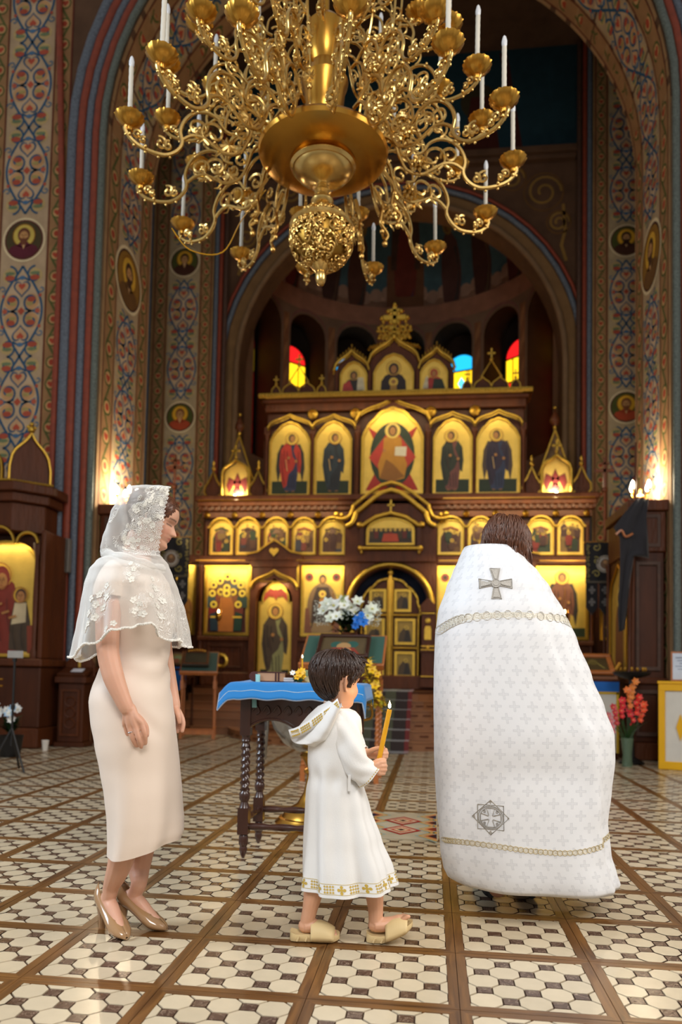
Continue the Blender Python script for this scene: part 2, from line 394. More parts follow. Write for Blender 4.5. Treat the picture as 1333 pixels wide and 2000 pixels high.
TAN, CREAM, BLUE, RED, GREEN, MAROON = '#b08a5c', '#cfb98c', '#35567c', '#a8442f', '#54592f', '#5e2a1e'
def spiral(c, r, a0, turns, sgn=1, n=16):
    return [(c[0] + r * (1 - .78 * i / n) * cos(a0 + sgn * 2 * pi * turns * i / n), c[1] + r * (1 - .78 * i / n) * sin(a0 + sgn * 2 * pi * turns * i / n)) for i in range(n + 1)]
def heart(c, r, up=1):
    P = []
    for i in range(20):
        a = 2 * pi * i / 20; P.append((c[0] + r * 1.0 * sin(a) ** 3, c[1] + up * r * (13 * cos(a) - 5 * cos(2 * a) - 2 * cos(3 * a) - cos(4 * a)) / 16))
    return P
def scroll_unit(P, sc, t, W, H, ground=CREAM):
    "one repeat of the heart-and-vine fresco, centred (sc, t), half width W, height H"
    k = W / .30; kv = H / 1.12; TB = '#2f5472'
    for i in range(8):
        x0, x1 = W * .90 * sin(pi * i / 8) ** 1.1, W * .90 * sin(pi * (i + 1) / 8) ** 1.1; y0, y1 = t - H / 2 + H * i / 8, t - H / 2 + H * (i + 1) / 8
        P.poly([(sc - x0, y0), (sc + x0, y0), (sc + x1, y1), (sc - x1, y1)] if x0 > 1e-4 and x1 > 1e-4 else ([(sc, y0), (sc + x1, y1), (sc - x1, y1)] if x0 <= 1e-4 else [(sc - x0, y0), (sc + x0, y0), (sc, y1)]), '#bda486', 2)
    for sg in (-1, 1):
        P.stroke([(sc + sg * W * .93 * sin(pi * i / 20) ** 1.1, t - H / 2 + H * i / 20) for i in range(21)], .030 * k, TB, 4)
        for q in (1, -1):
            c = (sc + sg * .135 * k, t + q * .105 * H)
            P.disc(c, .098 * k, '#bf9467', 3, 14, .098 * kv); P.stroke([(c[0] + (x - c[0]), c[1] + (y - c[1]) * kv / k) for x, y in spiral(c, .118 * k, -q * pi / 2, .98, -sg * q)], .026 * k, TB, 5)
            P.disc((c[0], c[1] + .03 * q), .058 * k, '#a8503c', 6, 10, .034 * kv); P.disc((c[0] - sg * .02, c[1] - .03 * q), .05 * k, '#a3935c', 6, 8, .022 * kv)
            c = (sc + sg * .170 * k, t + q * H * .395)
            P.disc(c, .100 * k, '#b8a06e', 3, 14, .092 * kv); P.stroke([(x, c[1] + (y - c[1]) * kv / k) for x, y in spiral(c, .120 * k, q * pi / 2, .92, sg * q)], .025 * k, TB, 5)
            P.disc((c[0], c[1] - .03 * q), .068 * k, '#a8503c', 6, 10, .034 * kv); P.disc((c[0], c[1] + .03 * q), .070 * k, '#6f7d5c', 6, 8, .022 * kv)
            P.stroke(spiral((sc + sg * .262 * k, t + q * H * .24), .050 * k, 0, .9, sg), .016 * k, '#4a6a84', 5); P.disc((sc + sg * .25 * k, t + q * H * .17), .022 * k, '#b0523c', 5, 8)
            P.stroke([(sc + sg * .05 * k, t + q * H * .02), (sc + sg * .16 * k, t + q * H * .0), (sc + sg * .24 * k, t + q * H * .04)], .018 * k, '#3f6480', 5)
        P.disc((sc + sg * W * .74, t), .034 * k, '#b05a44', 6, 8)
    for q in (-1, 1):
        P.poly([(x, t + q * H * .255 + (y - t - q * H * .255) * kv / k) for x, y in heart((sc, t + q * H * .255), .118 * k, q)], TB, 4); P.poly([(x, t + q * H * .255 + (y - t - q * H * .255) * kv / k) for x, y in heart((sc, t + q * H * .255), .092 * k, q)], '#c09a74', 5)
        P.poly(heart((sc, t + q * H * .275), .048 * k, q), '#b0503c', 6); P.disc((sc, t + q * H * .37), .046 * k, '#4a6d90', 6, 8, .026 * kv)
        P.stroke([(sc - .10 * k, t + q * H * .335), (sc, t + q * H * .385), (sc + .10 * k, t + q * H * .335)], .026 * k, TB, 5)
    P.poly([(sc - .05 * k, t), (sc, t - .05 * kv), (sc + .05 * k, t), (sc, t + .05 * kv)], '#b0523c', 6)
def scroll_column(P, sc, t0, t1, W, H, meds=(), gap=.42):
    "stack of repeats between and beyond the medallions"
    edges = [t0] + [x for m in sorted(meds) for x in (m - gap, m + gap)] + [t1]
    for a, b_ in zip(edges[::2], edges[1::2]):
        n = max(1, round((b_ - a) / H)); h = (b_ - a) / n
        if b_ - a > .3:
            for i in range(n): scroll_unit(P, sc, a + h * (i + .5), W, h)
def vine_border(P, s0, s1, t0, t1, small=False):
    m = (s0 + s1) / 2; w_ = abs(s1 - s0); st = w_ * 1.25; n = max(1, int((t1 - t0) / st))
    for i in range(40): P.poly([(s0, t0 + (t1 - t0) * i / 40), (s1, t0 + (t1 - t0) * i / 40), (s1, t0 + (t1 - t0) * (i + 1) / 40), (s0, t0 + (t1 - t0) * (i + 1) / 40)], '#96714c', 1)
    for s_ in (s0, s1): P.stroke([(s_, t0 + (t1 - t0) * i / 40) for i in range(41)], .022, MAROON, 3)
    pts = [(m + w_ * .27 * sin(pi * i / 3), t0 + st * i / 3) for i in range(n * 3 + 1)]
    P.stroke(pts, w_ * .13, GREEN, 2)
    for i in range(n):
        c = (m, t0 + st * (i + .5))
        P.disc(c, w_ * .30, '#bb9263', 3, 10); P.ring(c, w_ * .32, w_ * .09, GREEN, 4, 10)
        P.disc(c, w_ * .17, '#a0432f', 4, 8) if i % 2 else P.poly(heart(c, w_ * .2), '#a0432f', 4)
def medallion(P, c, r, robe, hair, ground='#4a4a24', rim='#5a2a28', cream='#d9c7a0', halo='#d3a53a', beard=True, face='#b98a58'):
    P.disc(c, r * 1.17, cream, 5, 28); P.disc(c, r * 1.06, rim, 6, 28); P.disc(c, r * .98, ground, 7, 28)
    hc = (c[0], c[1] + r * .22)
    P.disc(hc, r * .60, halo, 8, 24); P.ring(hc, r * .60, r * .05, '#8a5a20', 9)
    q = [(c[0] + x * r, c[1] + y * r) for x, y in ((-.80, -.56), (-.70, -.36), (-.28, -.20), (-.18, -.08), (.18, -.08), (.28, -.20), (.70, -.36), (.80, -.56), (.5, -.85), (0, -.98), (-.5, -.85))]
    P.poly(q, robe, 9); P.poly([(c[0] + x * r, c[1] + y * r) for x, y in ((-.14, -.1), (.14, -.1), (0, -.5))], '#caa070', 10)
    P.disc((hc[0], hc[1] + r * .03), r * .34, hair, 10, 18, r * .38); P.disc((hc[0], hc[1] - r * .06), r * .24, face, 11, 16, r * .30)
    if beard: P.poly([(hc[0] + x * r, hc[1] + y * r) for x, y in ((-.24, -.10), (-.10, -.16), (0, -.14), (.10, -.16), (.24, -.10), (.14, -.44), (0, -.52), (-.14, -.44))], hair, 12)
    for sg in (-1, 1): P.disc((hc[0] + sg * r * .10, hc[1] + r * .02), r * .05, '#3a2418', 12, 8, r * .022)
    P.stroke([(hc[0], hc[1] + r * .02), (hc[0] + r * .02, hc[1] - r * .12)], r * .035, '#7c5434', 12)

def side_wall(sx, name):
    "pillar of the great arch with its painted faces and shafts; sx = -1 left, 1 right"
    mb = MB()
    mb.bx(*sorted((XO + sx * XP, sx * 7.6)), YP0, YP1, 0, ZA)
    mb.bx(*sorted((sx * 7.3, sx * 7.6)), YP1, YB, 0, 13)
    wall = struct(mb.build(name, 'plaster'))
    # front face
    pm = MB(); P = Paint(pm, lambda s_, t, d: (XO + sx * s_ * KP_, YP0 - .004 - d, max(.0, t * KP_ + ZO)), .0012)
    P.poly([(3.90, .0), (6.9, .0), (6.9, 12.5), (3.90, 12.5)], '#a48b6c', 0)
    P.poly([(4.14, .0), (4.74, .0), (4.74, 12.5), (4.14, 12.5)], '#b0987a', 1)
    scroll_column(P, 4.44, .25, 12.4, .295, 1.16, (6.4,) if sx < 0 else (), .34)
    if sx < 0: medallion(P, (4.44, 6.4), .245, '#5a2430', '#6b3f2c', '#4a4028', halo='#c8b055')
    for a, b_ in ((3.90, 4.12), (4.76, 4.98)): vine_border(P, a, b_, 0, 12)
    pm.build('painted_face', 'fresco', wall)
    # inner face and half of the arch soffit
    def fn(s_, t, d):
        s_ = YP0 + (s_ - 8.7) * KP_; r = XP - .004 - d
        if t <= 7.7: return (XO + sx * r, s_, max(0., t * KP_ + ZO))
        a = (t - 7.7) / 3.38
        return (XO + sx * r * cos(a), s_, ZA + r * sin(a))
    pm = MB(); P = Paint(pm, fn, .0012); TE = 7.7 + 3.38 * pi / 2
    nt_ = 24
    for i in range(nt_):
        t0, t1 = (0, 7.7) if i == 0 else (7.7 + (TE - 7.7) * (i - 1) / (nt_ - 1), 7.7 + (TE - 7.7) * i / (nt_ - 1))
        P.poly([(8.7, t0), (10.2, t0), (10.2, t1), (8.7, t1)], '#9c7c58', 0); P.poly([(9.12, t0), (9.80, t0), (9.80, t1), (9.12, t1)], '#ab9576', 1)
    med = [4.05 + 2.15 * i for i in range(5)]
    med = [6.23, 11.0]
    scroll_column(P, 9.46, .2, TE, .33, .98, med, .48)
    for m in med: medallion(P, (9.46, m), .37, '#6a4a28', '#4a3020', '#8a6428', rim='#4a2c20')
    for a, b_ in ((8.78, 9.08), (9.84, 10.12)):
        vine_border(P, a, b_, 0, TE)
    pm.build('painted_soffit', 'fresco', wall)
    # shafts: straight up, then round the arch
    for r, rr, mt in ((3.435, .045, 'shaft_teal'), (3.52, .05, 'shaft_red'), (3.615, .05, 'shaft_blue'), (3.715, .058, 'shaft_red'), (3.825, .068, 'shaft_blue')):
        r *= KP_; rr *= KP_
        p = [(XO + sx * r, YP0 - .03, z) for z in (.35, 2, 4, 6, ZA)] + [(XO + sx * r * cos(a), YP0 - .03, ZA + r * sin(a)) for a in [pi / 2 * i / 14 for i in range(1, 15)]]
        q = MB(); q.tube(p, rr, 8); q.build('shaft', mt, wall, smooth=60)
        q = MB(); q.lathe([(rr * 1.5, 0), (rr * 1.5, .12), (rr * 1.2, .16), (rr * 1.45, .22), (rr * 1.1, .30), (rr * 1.05, .36)], 10, (XO + sx * r, YP0 - .03, 0)); q.build('shaft_base', 'plaster', wall, smooth=50)
    # second rib that leaves the outer shaft for the vault of the nave
    p = [(XO + sx * 4.38, YP0 - .05, z) for z in (.35, 3, ZA - 1)] + [(XO + sx * (4.38 + .25 * i / 6), YP0 - .05, ZA - 1 + .75 * i) for i in range(1, 7)]
    q = MB(); q.tube(p, .045, 8); q.build('shaft', 'shaft_red', wall, smooth=60)
    return wall
wall_left = side_wall(-1, 'wall_left'); wall_right = side_wall(1, 'wall_right')

# wall above the great arch
mb = MB(); n = 28; arcp = [(XO + XP * cos(pi * i / n), ZA + XP * sin(pi * i / n)) for i in range(n + 1)]
top = [(max(-7.6, min(7.6, 7.6 * cos(pi * i / n) * 1.3)), 13.) for i in range(n + 1)]
for y in (YP0, YP1):
    q = [(x, y, z) for x, z in arcp] + [(x, y, z) for x, z in top]
    mb.add(q, [(i, i + 1, n + 2 + i, n + 1 + i) if y == YP0 else (i + 1, i, n + 1 + i, n + 2 + i) for i in range(n)])
mb.add([(x, YP0, z) for x, z in arcp] + [(x, YP1, z) for x, z in arcp], [(i, i + 1, n + 2 + i, n + 1 + i) for i in range(n)])
for sx in (-1, 1): mb.bx(*sorted((XO + sx * XP, sx * 7.6)), YP0 + .001, YP1 - .001, ZA, ZA + .05)
mb.bx(-7.6, XO - XP - .001, YP0 + .002, YP1, ZA, ZA + .2); mb.bx(XO + XP + .001, 7.6, YP0 + .002, YP1, ZA, ZA + .2)
mb.add([(s_ * x, YP0 + .003, z) for x, z in ((XO + XP, ZA), (7.6, ZA), (7.6, 13)) for s_ in (1,)], [(0, 1, 2)])
mb.add([(-x, YP0 + .003, z) for x, z in ((XP - XO, ZA), (7.6, ZA), (7.6, 13))], [(0, 2, 1)])
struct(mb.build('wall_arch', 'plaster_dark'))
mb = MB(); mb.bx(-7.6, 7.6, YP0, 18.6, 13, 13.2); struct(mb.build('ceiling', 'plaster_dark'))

# altar wall with its round arch
mb = MB(); n = 32; inner = [(RB, 0.)] + [(RB * cos(pi * i / n), ZB + RB * sin(pi * i / n)) for i in range(n + 1)] + [(-RB, 0.)]
outer = [(7.6, 0.)] + [(7.6 * max(-1, min(1, 1.6 * cos(pi * i / n))), 13. if 1 < i < n - 1 else ZB) for i in range(n + 1)] + [(-7.6, 0.)]
m_ = len(inner)
for y, fl in ((YB, 1), (YB + .5, -1)):
    q = [(x, y, z) for x, z in inner] + [(x, y, z) for x, z in outer]
    mb.add(q, [((i, i + 1, m_ + i + 1, m_ + i))[::fl] for i in range(m_ - 1)])
mb.add([(x, YB, z) for x, z in inner] + [(x, YB + .5, z) for x, z in inner], [(i, i + 1, m_ + i + 1, m_ + i) for i in range(m_ - 1)])
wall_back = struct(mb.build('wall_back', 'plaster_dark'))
def arch_tube(r, rr, y, mt, name):
    p = [(r, y, .75)] + [(r, y, z) for z in (3, 5.)] + [(r * cos(pi * i / 24), y, ZB + r * sin(pi * i / 24)) for i in range(25)] + [(-r, y, z) for z in (5., 3, .75)]
    q = MB(); q.tube(p, rr, 8); q.build(name, mt, wall_back, smooth=60)
for r, rr, y, mt in ((3.13, .055, YB - .03, 'plaster'), (3.42, .05, YB - .05, 'shaft_blue'), (3.52, .035, YB - .05, 'shaft_red')): arch_tube(r, rr, y, mt, 'archivolt')
pm = MB(); P = Paint(pm, lambda s_, t, d: (s_, YB - .006 - d, t), .0012)
n = 28
for i in range(n):
    a, b_ = pi * i / n, pi * (i + 1) / n
    P.poly([(3.18 * cos(a), ZB + 3.18 * sin(a)), (3.37 * cos(a), ZB + 3.37 * sin(a)), (3.37 * cos(b_), ZB + 3.37 * sin(b_)), (3.18 * cos(b_), ZB + 3.18 * sin(b_))], '#7d5f3e', 1)
for sx in (-1, 1):
    P.poly([(sx * 3.18, .8), (sx * 3.37, .8), (sx * 3.37, ZB), (sx * 3.18, ZB)], '#7d5f3e', 1)
    for c, r in (((sx * 2.72, 10.15), .33), ((sx * 2.15, 10.45), .22), ((sx * 3.0, 9.55), .20)):
        P.stroke(spiral(c, r, 0, 1.6, sx, 30), .045, '#8a6a35', 2); P.ring(c, r * 1.1, .03, '#6a4a28', 2)
    P.stroke([(sx * 3.08, 9.9), (sx * 3.12, 9.4), (sx * 3.05, 9.1), (sx * 3.14, 8.8)], .06, '#8a6a35', 2)
P.poly([(-3.4, 10.95), (3.4, 10.95), (3.4, 13), (-3.4, 13)], '#1f3a44', 1)
for sx in (-1, 1):
    P.stroke([(sx * 2.25, 11.05), (sx * 1.95, 12.95)], .14, '#4a1f1a', 2); P.disc((sx * 1.5, 12.0), .35, '#3a3320', 2)
    P.poly([(sx * 1.2, 11.0), (sx * 1.9, 11.0), (sx * 1.75, 12.1), (sx * 1.35, 12.1)], '#4a2018', 3)
pm.build('painted_face', 'fresco', wall_back)
mb = MB(); mb.bx(-3.3, 3.3, YB - .14, YB, 10.72, 10.80); mb.bx(-3.3, 3.3, YB - .22, YB, 10.80, 10.92); mb.build('string_course', 'plaster_dark', wall_back, bevel=.01)

# painted pilasters beside the altar arch
def pilaster(sx, name):
    mb = MB(); mb.bx(*sorted((sx * 3.58, sx * 4.82)), 13.9, YB, 0, 13); o = struct(mb.build(name, 'plaster'))
    pm = MB(); P = Paint(pm, lambda s_, t, d: (sx * s_, 13.896 - d, t), .0016)
    P.poly([(3.58, 0), (4.82, 0), (4.82, 12.9), (3.58, 12.9)], '#9a7a50', 0); P.poly([(3.86, 0), (4.48, 0), (4.48, 12.9), (3.86, 12.9)], '#ac9878', 1)
    meds = ((5.92, '#a8472c', '#7a4a2c', True), (9.01, '#4a2c20', '#3a2418', True))
    scroll_column(P, 4.17, .1, 12.9, .30, 1.10, [m[0] for m in meds], .36)
    for z, robe, hair, bd in meds:
        medallion(P, (4.17, z), .265, robe, hair, '#4c5226', halo='#d8a52e', beard=(sx > 0))
    vine_border(P, 3.62, 3.83, 0, 12.9); vine_border(P, 4.52, 4.76, 0, 12.9)
    pm.build('painted_face', 'fresco', o)
    for x, rr, mt in ((3.53, .05, 'shaft_blue'), (3.44, .045, 'shaft_red'), (3.345, .05, 'shaft_brown'), (4.90, .07, 'shaft_blue')):
        q = MB(); q.tube([(sx * x, 13.93, .75), (sx * x, 13.93, 6), (sx * x, 13.93, 12.9)], rr, 8); q.build('shaft', mt, o, smooth=60)
    q = MB()
    for k in range(40): q.ball((sx * 4.90, 13.86, 3 + k * .22), .03, 6, (1, .6, 1.3))
    q.build('bead_chain', 'shaft_teal', o, smooth=60)
    return o
pilaster(-1, 'wall_pilaster_left'); pilaster(1, 'wall_pilaster_right')

MT['plaster_apse'] = mat('plaster_apse', '#8d6f57', rough=.85, var=.2, vscale=2, spec=.2); MT['niche_shade'] = mat('niche_shade', '#33271f', rough=.9, var=.2, vscale=3, spec=.1)  # recess shade put into the colour: niche interiors darker than the apse plaster
# apse: round wall with window niches, half dome above
YC, RA = 14.35, 3.22; NICHE = (-65, -43, -20.5, 0, 20.5, 43, 65)
mb = MB(); n = 48; rings = []
for z in (0, 9.9):
    rings.append([(RA * sin(radians(-93 + 186 * i / n)), YC + RA * cos(radians(-93 + 186 * i / n)), z) for i in range(n + 1)] +
                 [(4.1 * sin(radians(93 - 186 * i / n)), YC + 4.1 * cos(radians(93 - 186 * i / n)), z) for i in range(n + 1)])
mb.loft(rings); apse = mb.build('wall_apse', 'plaster_apse')
cutters = []
for a in NICHE:
    prof = [(.48, 5.6)] + [(.48 * cos(radians(t)), 8.76 + .48 * sin(radians(t))) for t in range(0, 181, 15)] + [(-.48, 5.6)]
    q = MB(); q.X = Matrix.Translation((0, YC, 0)) @ Matrix.Rotation(-radians(a), 4, 'Z'); q.prism(prof, RA - .3, 4.02)
    c = q.build('cut', 'niche_shade'); cutters.append(c); m_ = apse.modifiers.new('n', 'BOOLEAN'); m_.object = c; m_.operation = 'DIFFERENCE'; m_.solver = 'EXACT'; m_.material_mode = 'TRANSFER'
bpy.context.view_layer.update()
me = bpy.data.meshes.new_from_object(apse.evaluated_get(bpy.context.evaluated_depsgraph_get()))
apse.modifiers.clear(); apse.data = me
for c in cutters: bpy.data.objects.remove(c)
struct(apse)
mb = MB(); rings = []
for j in range(13):
    e = pi / 2 * j / 12; r = RA * cos(e); rings.append([(r * sin(radians(-93 + 186 * i / n)), YC + r * cos(radians(-93 + 186 * i / n)), 9.9 - 2.35 + 2.35 + RA * .95 * sin(e)) for i in range(n + 1)])
mb.loft(rings, closed=False); dome = struct(mb.build('wall_semidome', 'plaster_blue', smooth=180))
# apse painting: cloud band, throne and standing figures
def afn(s_, t, d):
    r = RA - .01 - d
    if t > 9.9:
        e = math.asin(min(.99, (t - 9.9) / (RA * .95))); r2 = r * cos(e)
        return (r2 * sin(radians(s_)), YC + r2 * cos(radians(s_)), t)
    return (r * sin(radians(s_)), YC + r * cos(radians(s_)), t)
pm = MB(); P = Paint(pm, afn, .004)
def bandpoly(a0, a1, z0, z1, col, z):
    n = max(1, int((a1 - a0) / 4)); m = max(1, int((z1 - z0) / .15))
    for i in range(n):
        for j in range(m):
            b0, b1 = z0 + (z1 - z0) * j / m, z0 + (z1 - z0) * (j + 1) / m
            P.poly([(a0 + (a1 - a0) * i / n, b0), (a0 + (a1 - a0) * (i + 1) / n, b0), (a0 + (a1 - a0) * (i + 1) / n, b1), (a0 + (a1 - a0) * i / n, b1)], col, z)
bandpoly(-88, 88, 9.32, 9.9, '#aa785f', 1); bandpoly(-88, 88, 9.75, 10.05, '#c39c82', 1); bandpoly(-88, 88, 10.05, 12, '#4e6972', 1)
for k in range(30): P.disc((-70 + k * 4.8, 10.02 + .08 * sin(k * 2.1)), 2.6, '#ab8975', 2, 10, .16)
for a in (-54, -31.7, -10.2, 10.2, 31.7, 54):
    bandpoly(a - 1.5, a + 1.5, 6.0, 9.1, '#946444', 1)
    for k in range(5): P.stroke([(a - 1.2, 6.3 + k * .6), (a + 1.2, 6.6 + k * .6)], .25, '#ab7850', 2)
for a in NICHE: P.stroke([(a - 9.6 + 19.2 * i / 12, 8.76 + .56 * sqrt(max(0, 1 - ((i - 6) / 6) ** 2))) for i in range(13)], .07, '#916356', 3)
def saintfig(a, z0, hgt, c1, c2, wd=4.):
    prof = [(.0, .8), (.1, .95), (.4, 1.1), (.6, 1.0), (.75, .85), (.83, .45), (.87, .2)]
    for i in range(14):
        y0, y1 = .87 * i / 14, .87 * (i + 1) / 14; w0, w1 = interp(y0, prof)[0], interp(y1, prof)[0]; zz = lambda y: z0 + y * hgt
        P.poly([(a - w0 * wd, zz(y0)), (a + w0 * wd, zz(y0)), (a + w1 * wd, zz(y1)), (a - w1 * wd, zz(y1))], c1, 4)
        if y1 < .72: P.poly([(a - .05 * wd, zz(y0)), (a + w0 * .8 * wd, zz(y0)), (a + w1 * .8 * wd, zz(y1)), (a - .05 * wd, zz(y1))], c2, 5)
    P.disc((a, z0 + hgt * .92), 2.4, '#937844', 5, 14, .17); P.disc((a, z0 + hgt * .91), 1.4, '#78563d', 6, 12, .11)
for a, c1, c2 in ((-21, '#5f3d31', '#4a3d37'), (-33, '#503731', '#5f473a'), (20, '#5f403a', '#473d3a'), (34, '#55362e', '#5f4a3a'), (50, '#5f312b', '#47372b'), (-52, '#783128', '#47372b'), (66, '#69372b', '#47372b'), (-68, '#69372b', '#47372b')): saintfig(a, 9.75, 1.75, c1, c2)
bandpoly(-8, 8, 9.75, 10.9, '#785037', 4); bandpoly(-6.5, 6.5, 10.6, 11.6, '#553d31', 5); saintfig(0, 10.0, 1.9, '#78372b', '#4a3d50', 5)
pm.build('painted_face', 'fresco', dome)
# stained windows at the outer end of each niche
def glassmat(name):
    m, nt, b = nodes_mat(name); a = N(nt, 'ShaderNodeAttribute', attribute_name='Col')
    nt.links.new(a.outputs['Color'], b.inputs['Base Color']); nt.links.new(a.outputs['Color'], b.inputs['Emission Color']); b.inputs['Emission Strength'].default_value = 1.7
    b.inputs['Roughness'].default_value = .3; return m
MT['stained'] = glassmat('stained')
for wi, a in enumerate(NICHE):
    X = Matrix.Translation((0, YC, 0)) @ Matrix.Rotation(-radians(a), 4, 'Z')
    fr = MB(); fr.X = X
    prof = lambda k: [(.46 * k, 5.6)] + [(.46 * k * cos(radians(t)), 8.35 + .46 * k * sin(radians(t))) for t in range(0, 181, 15)] + [(-.46 * k, 5.6)]
    fr.ringprism(prof(1.0), prof(.84), 3.86, 3.94)
    for z in (6.1, 6.65, 7.2, 7.8, 8.35): fr.bx(-.40, .40, 3.88, 3.92, z - .012, z + .012)
    for x in (-.2, .2): fr.bx(x - .01, x + .01, 3.88, 3.92, 5.62, 8.35)
    up = MB(); up.X = X; up.prism([(.49, 8.35)] + [(.49 * cos(radians(t)), 8.78 + .49 * sin(radians(t))) for t in range(0, 181, 15)] + [(-.49, 8.35)] + arc(0, 8.35, .43, 180, 0, 12), 3.9, 3.96)
    win = struct(fr.build('window_%d' % (wi + 1), 'black')); up.build('panel', 'niche_shade', win)
    q = MB(); q.X = X; q.hexc('#1f9fd8' if abs(a) < 30 else '#c81818')
    q.prism([(.39 * cos(radians(t)), 8.36 + .38 * sin(radians(t))) for t in range(0, 181, 15)], 3.895, 3.905); q.build('pane', 'stained', win)
    zs = (5.62, 6.09, 6.64, 7.19, 7.79, 8.34)
    for k in range(5):
        for x0, x1 in ((-.385, -.212), (-.188, .188), (.212, .385)):
            q = MB(); q.X = X; side = x0 != -.188
            c = ('#d81a14' if (side or abs(a) > 30 and k in (1, 3)) else '#f2c21c') if abs(a) > 30 else ('#f2c21c' if not (side and k % 2) else '#efd24a')
            if abs(a) > 30 and side and k == 4: c = '#f2c21c'
            q.hexc(c); q.bx(x0, x1, 3.895, 3.905, zs[k] + .013, zs[k + 1] - .013); q.build('pane', 'stained', win)
        if abs(a) < 30 and k in (3, 4):
            q = MB(); q.X = X; q.hexc('#56c3e8'); q.prism([(0, zs[k] + .1), (.09, zs[k] + .25), (0, zs[k] + .4), (-.09, zs[k] + .25)], 3.88, 3.894); q.build('pane', 'stained', win)

# solea with the rounded ambo steps
def step_outline(k):
    r = 1.2 + .28 * k; yf = 12.6 - .16 * k; r_ = r
    pts = [(-3.36 if k == 0 else -3.36, yf)]
    a0 = math.asin(min(1, max(0, (12.6 - yf) / r_)))
    pts += [(-r_ * cos(a0 + (pi - 2 * a0) * i / 20), 12.6 - r_ * sin(a0 + (pi - 2 * a0) * i / 20)) for i in range(21)]
    pts += [(3.36, yf), (3.36, 14.05), (-3.36, 14.05)]
    return pts
stairs = []
for k in range(6):
    zt = .75 - .125 * k; mb = MB(); pts = step_outline(k)
    mb.slab(pts, zt - .125 if k else .0, zt - .02); body = mb.build('step_%d' % k, 'wood_step')
    mb = MB(); big = [(x, y) for x, y in pts]; big = [(x * 1.0, y - .02) if y < 13 else (x, y) for x, y in big]; mb.slab(big, zt - .02, zt); o = mb.build('tread', 'wood_plain' if k == 0 else 'wood_step', body)
    # dark dashes: the carved slots of the risers
    q = MB()
    if k:
        r = 1.2 + .28 * k + .004
        for i in range(26):
            a = radians(8 + 164 * i / 25); x, y = -r * cos(a), 12.6 - r * sin(a)
            q.box((x, y, zt - .075), (.12, .012, .02), math.atan2(cos(a), 0.0001 + 0) * 0 + (a - pi / 2))
        q.build('riser_slot', 'wood_dark', body)
    body.name = 'floor_step'; struct(body)

# ================================================================== ICONOSTASIS  (front plane Y = YI)
YI = 13.2
ico = thing('iconostasis', 'dark carved wooden icon screen with gilded trim rising in tiers before the altar', 'icon screen', (0, YI, .75))
IZ = .75
def ipart(mb, name, m, bevel=0., smooth=None, parent=None):
    "mesh given in world x, depth behind the front plane, world z"
    mb.v = [(x, y, z - IZ) for x, y, z in mb.v]; return mb.build(name, m, parent or ico, bevel=bevel, smooth=smooth)
def ibox(name, x0, x1, y0, y1, z0, z1, m='wood_dark', bevel=.012):
    q = MB(); q.bx(x0, x1, y0, y1, z0, z1); return ipart(q, name, m, bevel)
def cut_frame(q, hole, x0, x1, z0, z1, y0, y1):
    "rectangular board with an arched hole (hole: list from bottom right, over the top, to bottom left)"
    n = len(hole); xa = min(p[0] for p in hole); xb = max(p[0] for p in hole); out = []
    for x, z in hole:
        if z <= hole[0][1] + 1e-6: out.append((x1 if x > (xa + xb) / 2 else x0, z0))
        else:
            t = (x - xa) / (xb - xa); out.append((x0 + (x1 - x0) * t, z1) if .0 < t < 1 else ((x1, z1) if t >= 1 else (x0, z1)))
    for y, fl in ((y0, 1), (y1, -1)):
        q.add([(x, y, z) for x, z in hole] + [(x, y, z) for x, z in out], [((i, i + 1, n + i + 1, n + i))[::fl] for i in range(n - 1)] + ([] if True else []))
    q.add([(x, y0, z) for x, z in hole] + [(x, y1, z) for x, z in hole], [(i, n + i, n + i + 1, i + 1) for i in range(n - 1)])
    for zz in (z1,): q.add([(x0, y0, zz), (x1, y0, zz), (x1, y1, zz), (x0, y1, zz)], [(0, 1, 2, 3)])

# --- tier bodies
ibox('plinth', -3.40, 3.40, -.06, .5, .752, 1.0, bevel=.02)
for x0, x1 in ((-3.40, -2.50), (-1.64, -.80), (.80, 1.64), (2.50, 3.40)): ibox('base_panel', x0, x1, 0, .5, 1.0, 1.60)
for x0, x1 in ((-3.47, -2.5), (-1.64, -.78), (.78, 1.64), (2.5, 3.47)): ibox('base_rail', x0, x1, -.05, .5, 1.56, 1.64)
for x0, x1 in ((-3.34, -2.56), (-1.60, -.84), (.84, 1.60), (2.56, 3.34)):
    q = MB(); o = [(x0 + .05, 1.06), (x1 - .05, 1.06), (x1 - .05, 1.50), (x0 + .05, 1.50)]; i_ = [(x0 + .10, 1.11), (x1 - .10, 1.11), (x1 - .10, 1.45), (x0 + .10, 1.45)]
    q.ringprism(o, i_, -.03, .0); ipart(q, 'panel_moulding', 'wood_plain', .006)
for x0, x1 in ((-3.47, -2.50), (-1.64, -.78), (.78, 1.64), (2.50, 3.47)): ibox('backing', x0, x1, .10, .5, 1.64, 2.98, 'wood_plain')
for x in (-3.43, -2.475, -1.62, -.80, .80, 1.62, 2.475, 3.43):
    q = MB(); q.tube([(x, .02, z) for z in (1.0, 1.3, 1.62)], .045, 8); q.lathe([(.05, 0), (.06, .05), (.035, .10), (.04, .6), (.032, 1.18), (.055, 1.24), (.06, 1.30)], 10, (x, .02, 1.64)); ipart(q, 'column', 'wood_dark', smooth=50)
ibox('beam', -3.47, -.80, -.06, .5, 2.95, 3.10); ibox('beam', .80, 3.47, -.06, .5, 2.95, 3.10)
ibox('feast_backing', -3.42, 3.42, .06, .5, 3.10, 3.83, 'wood_plain')
for x in (-3.36, -2.83, -2.32, -1.805, -1.305, -.78, .78, 1.305, 1.805, 2.32, 2.83, 3.36): ibox('mullion', x - .028, x + .028, -.02, .08, 3.10, 3.66)
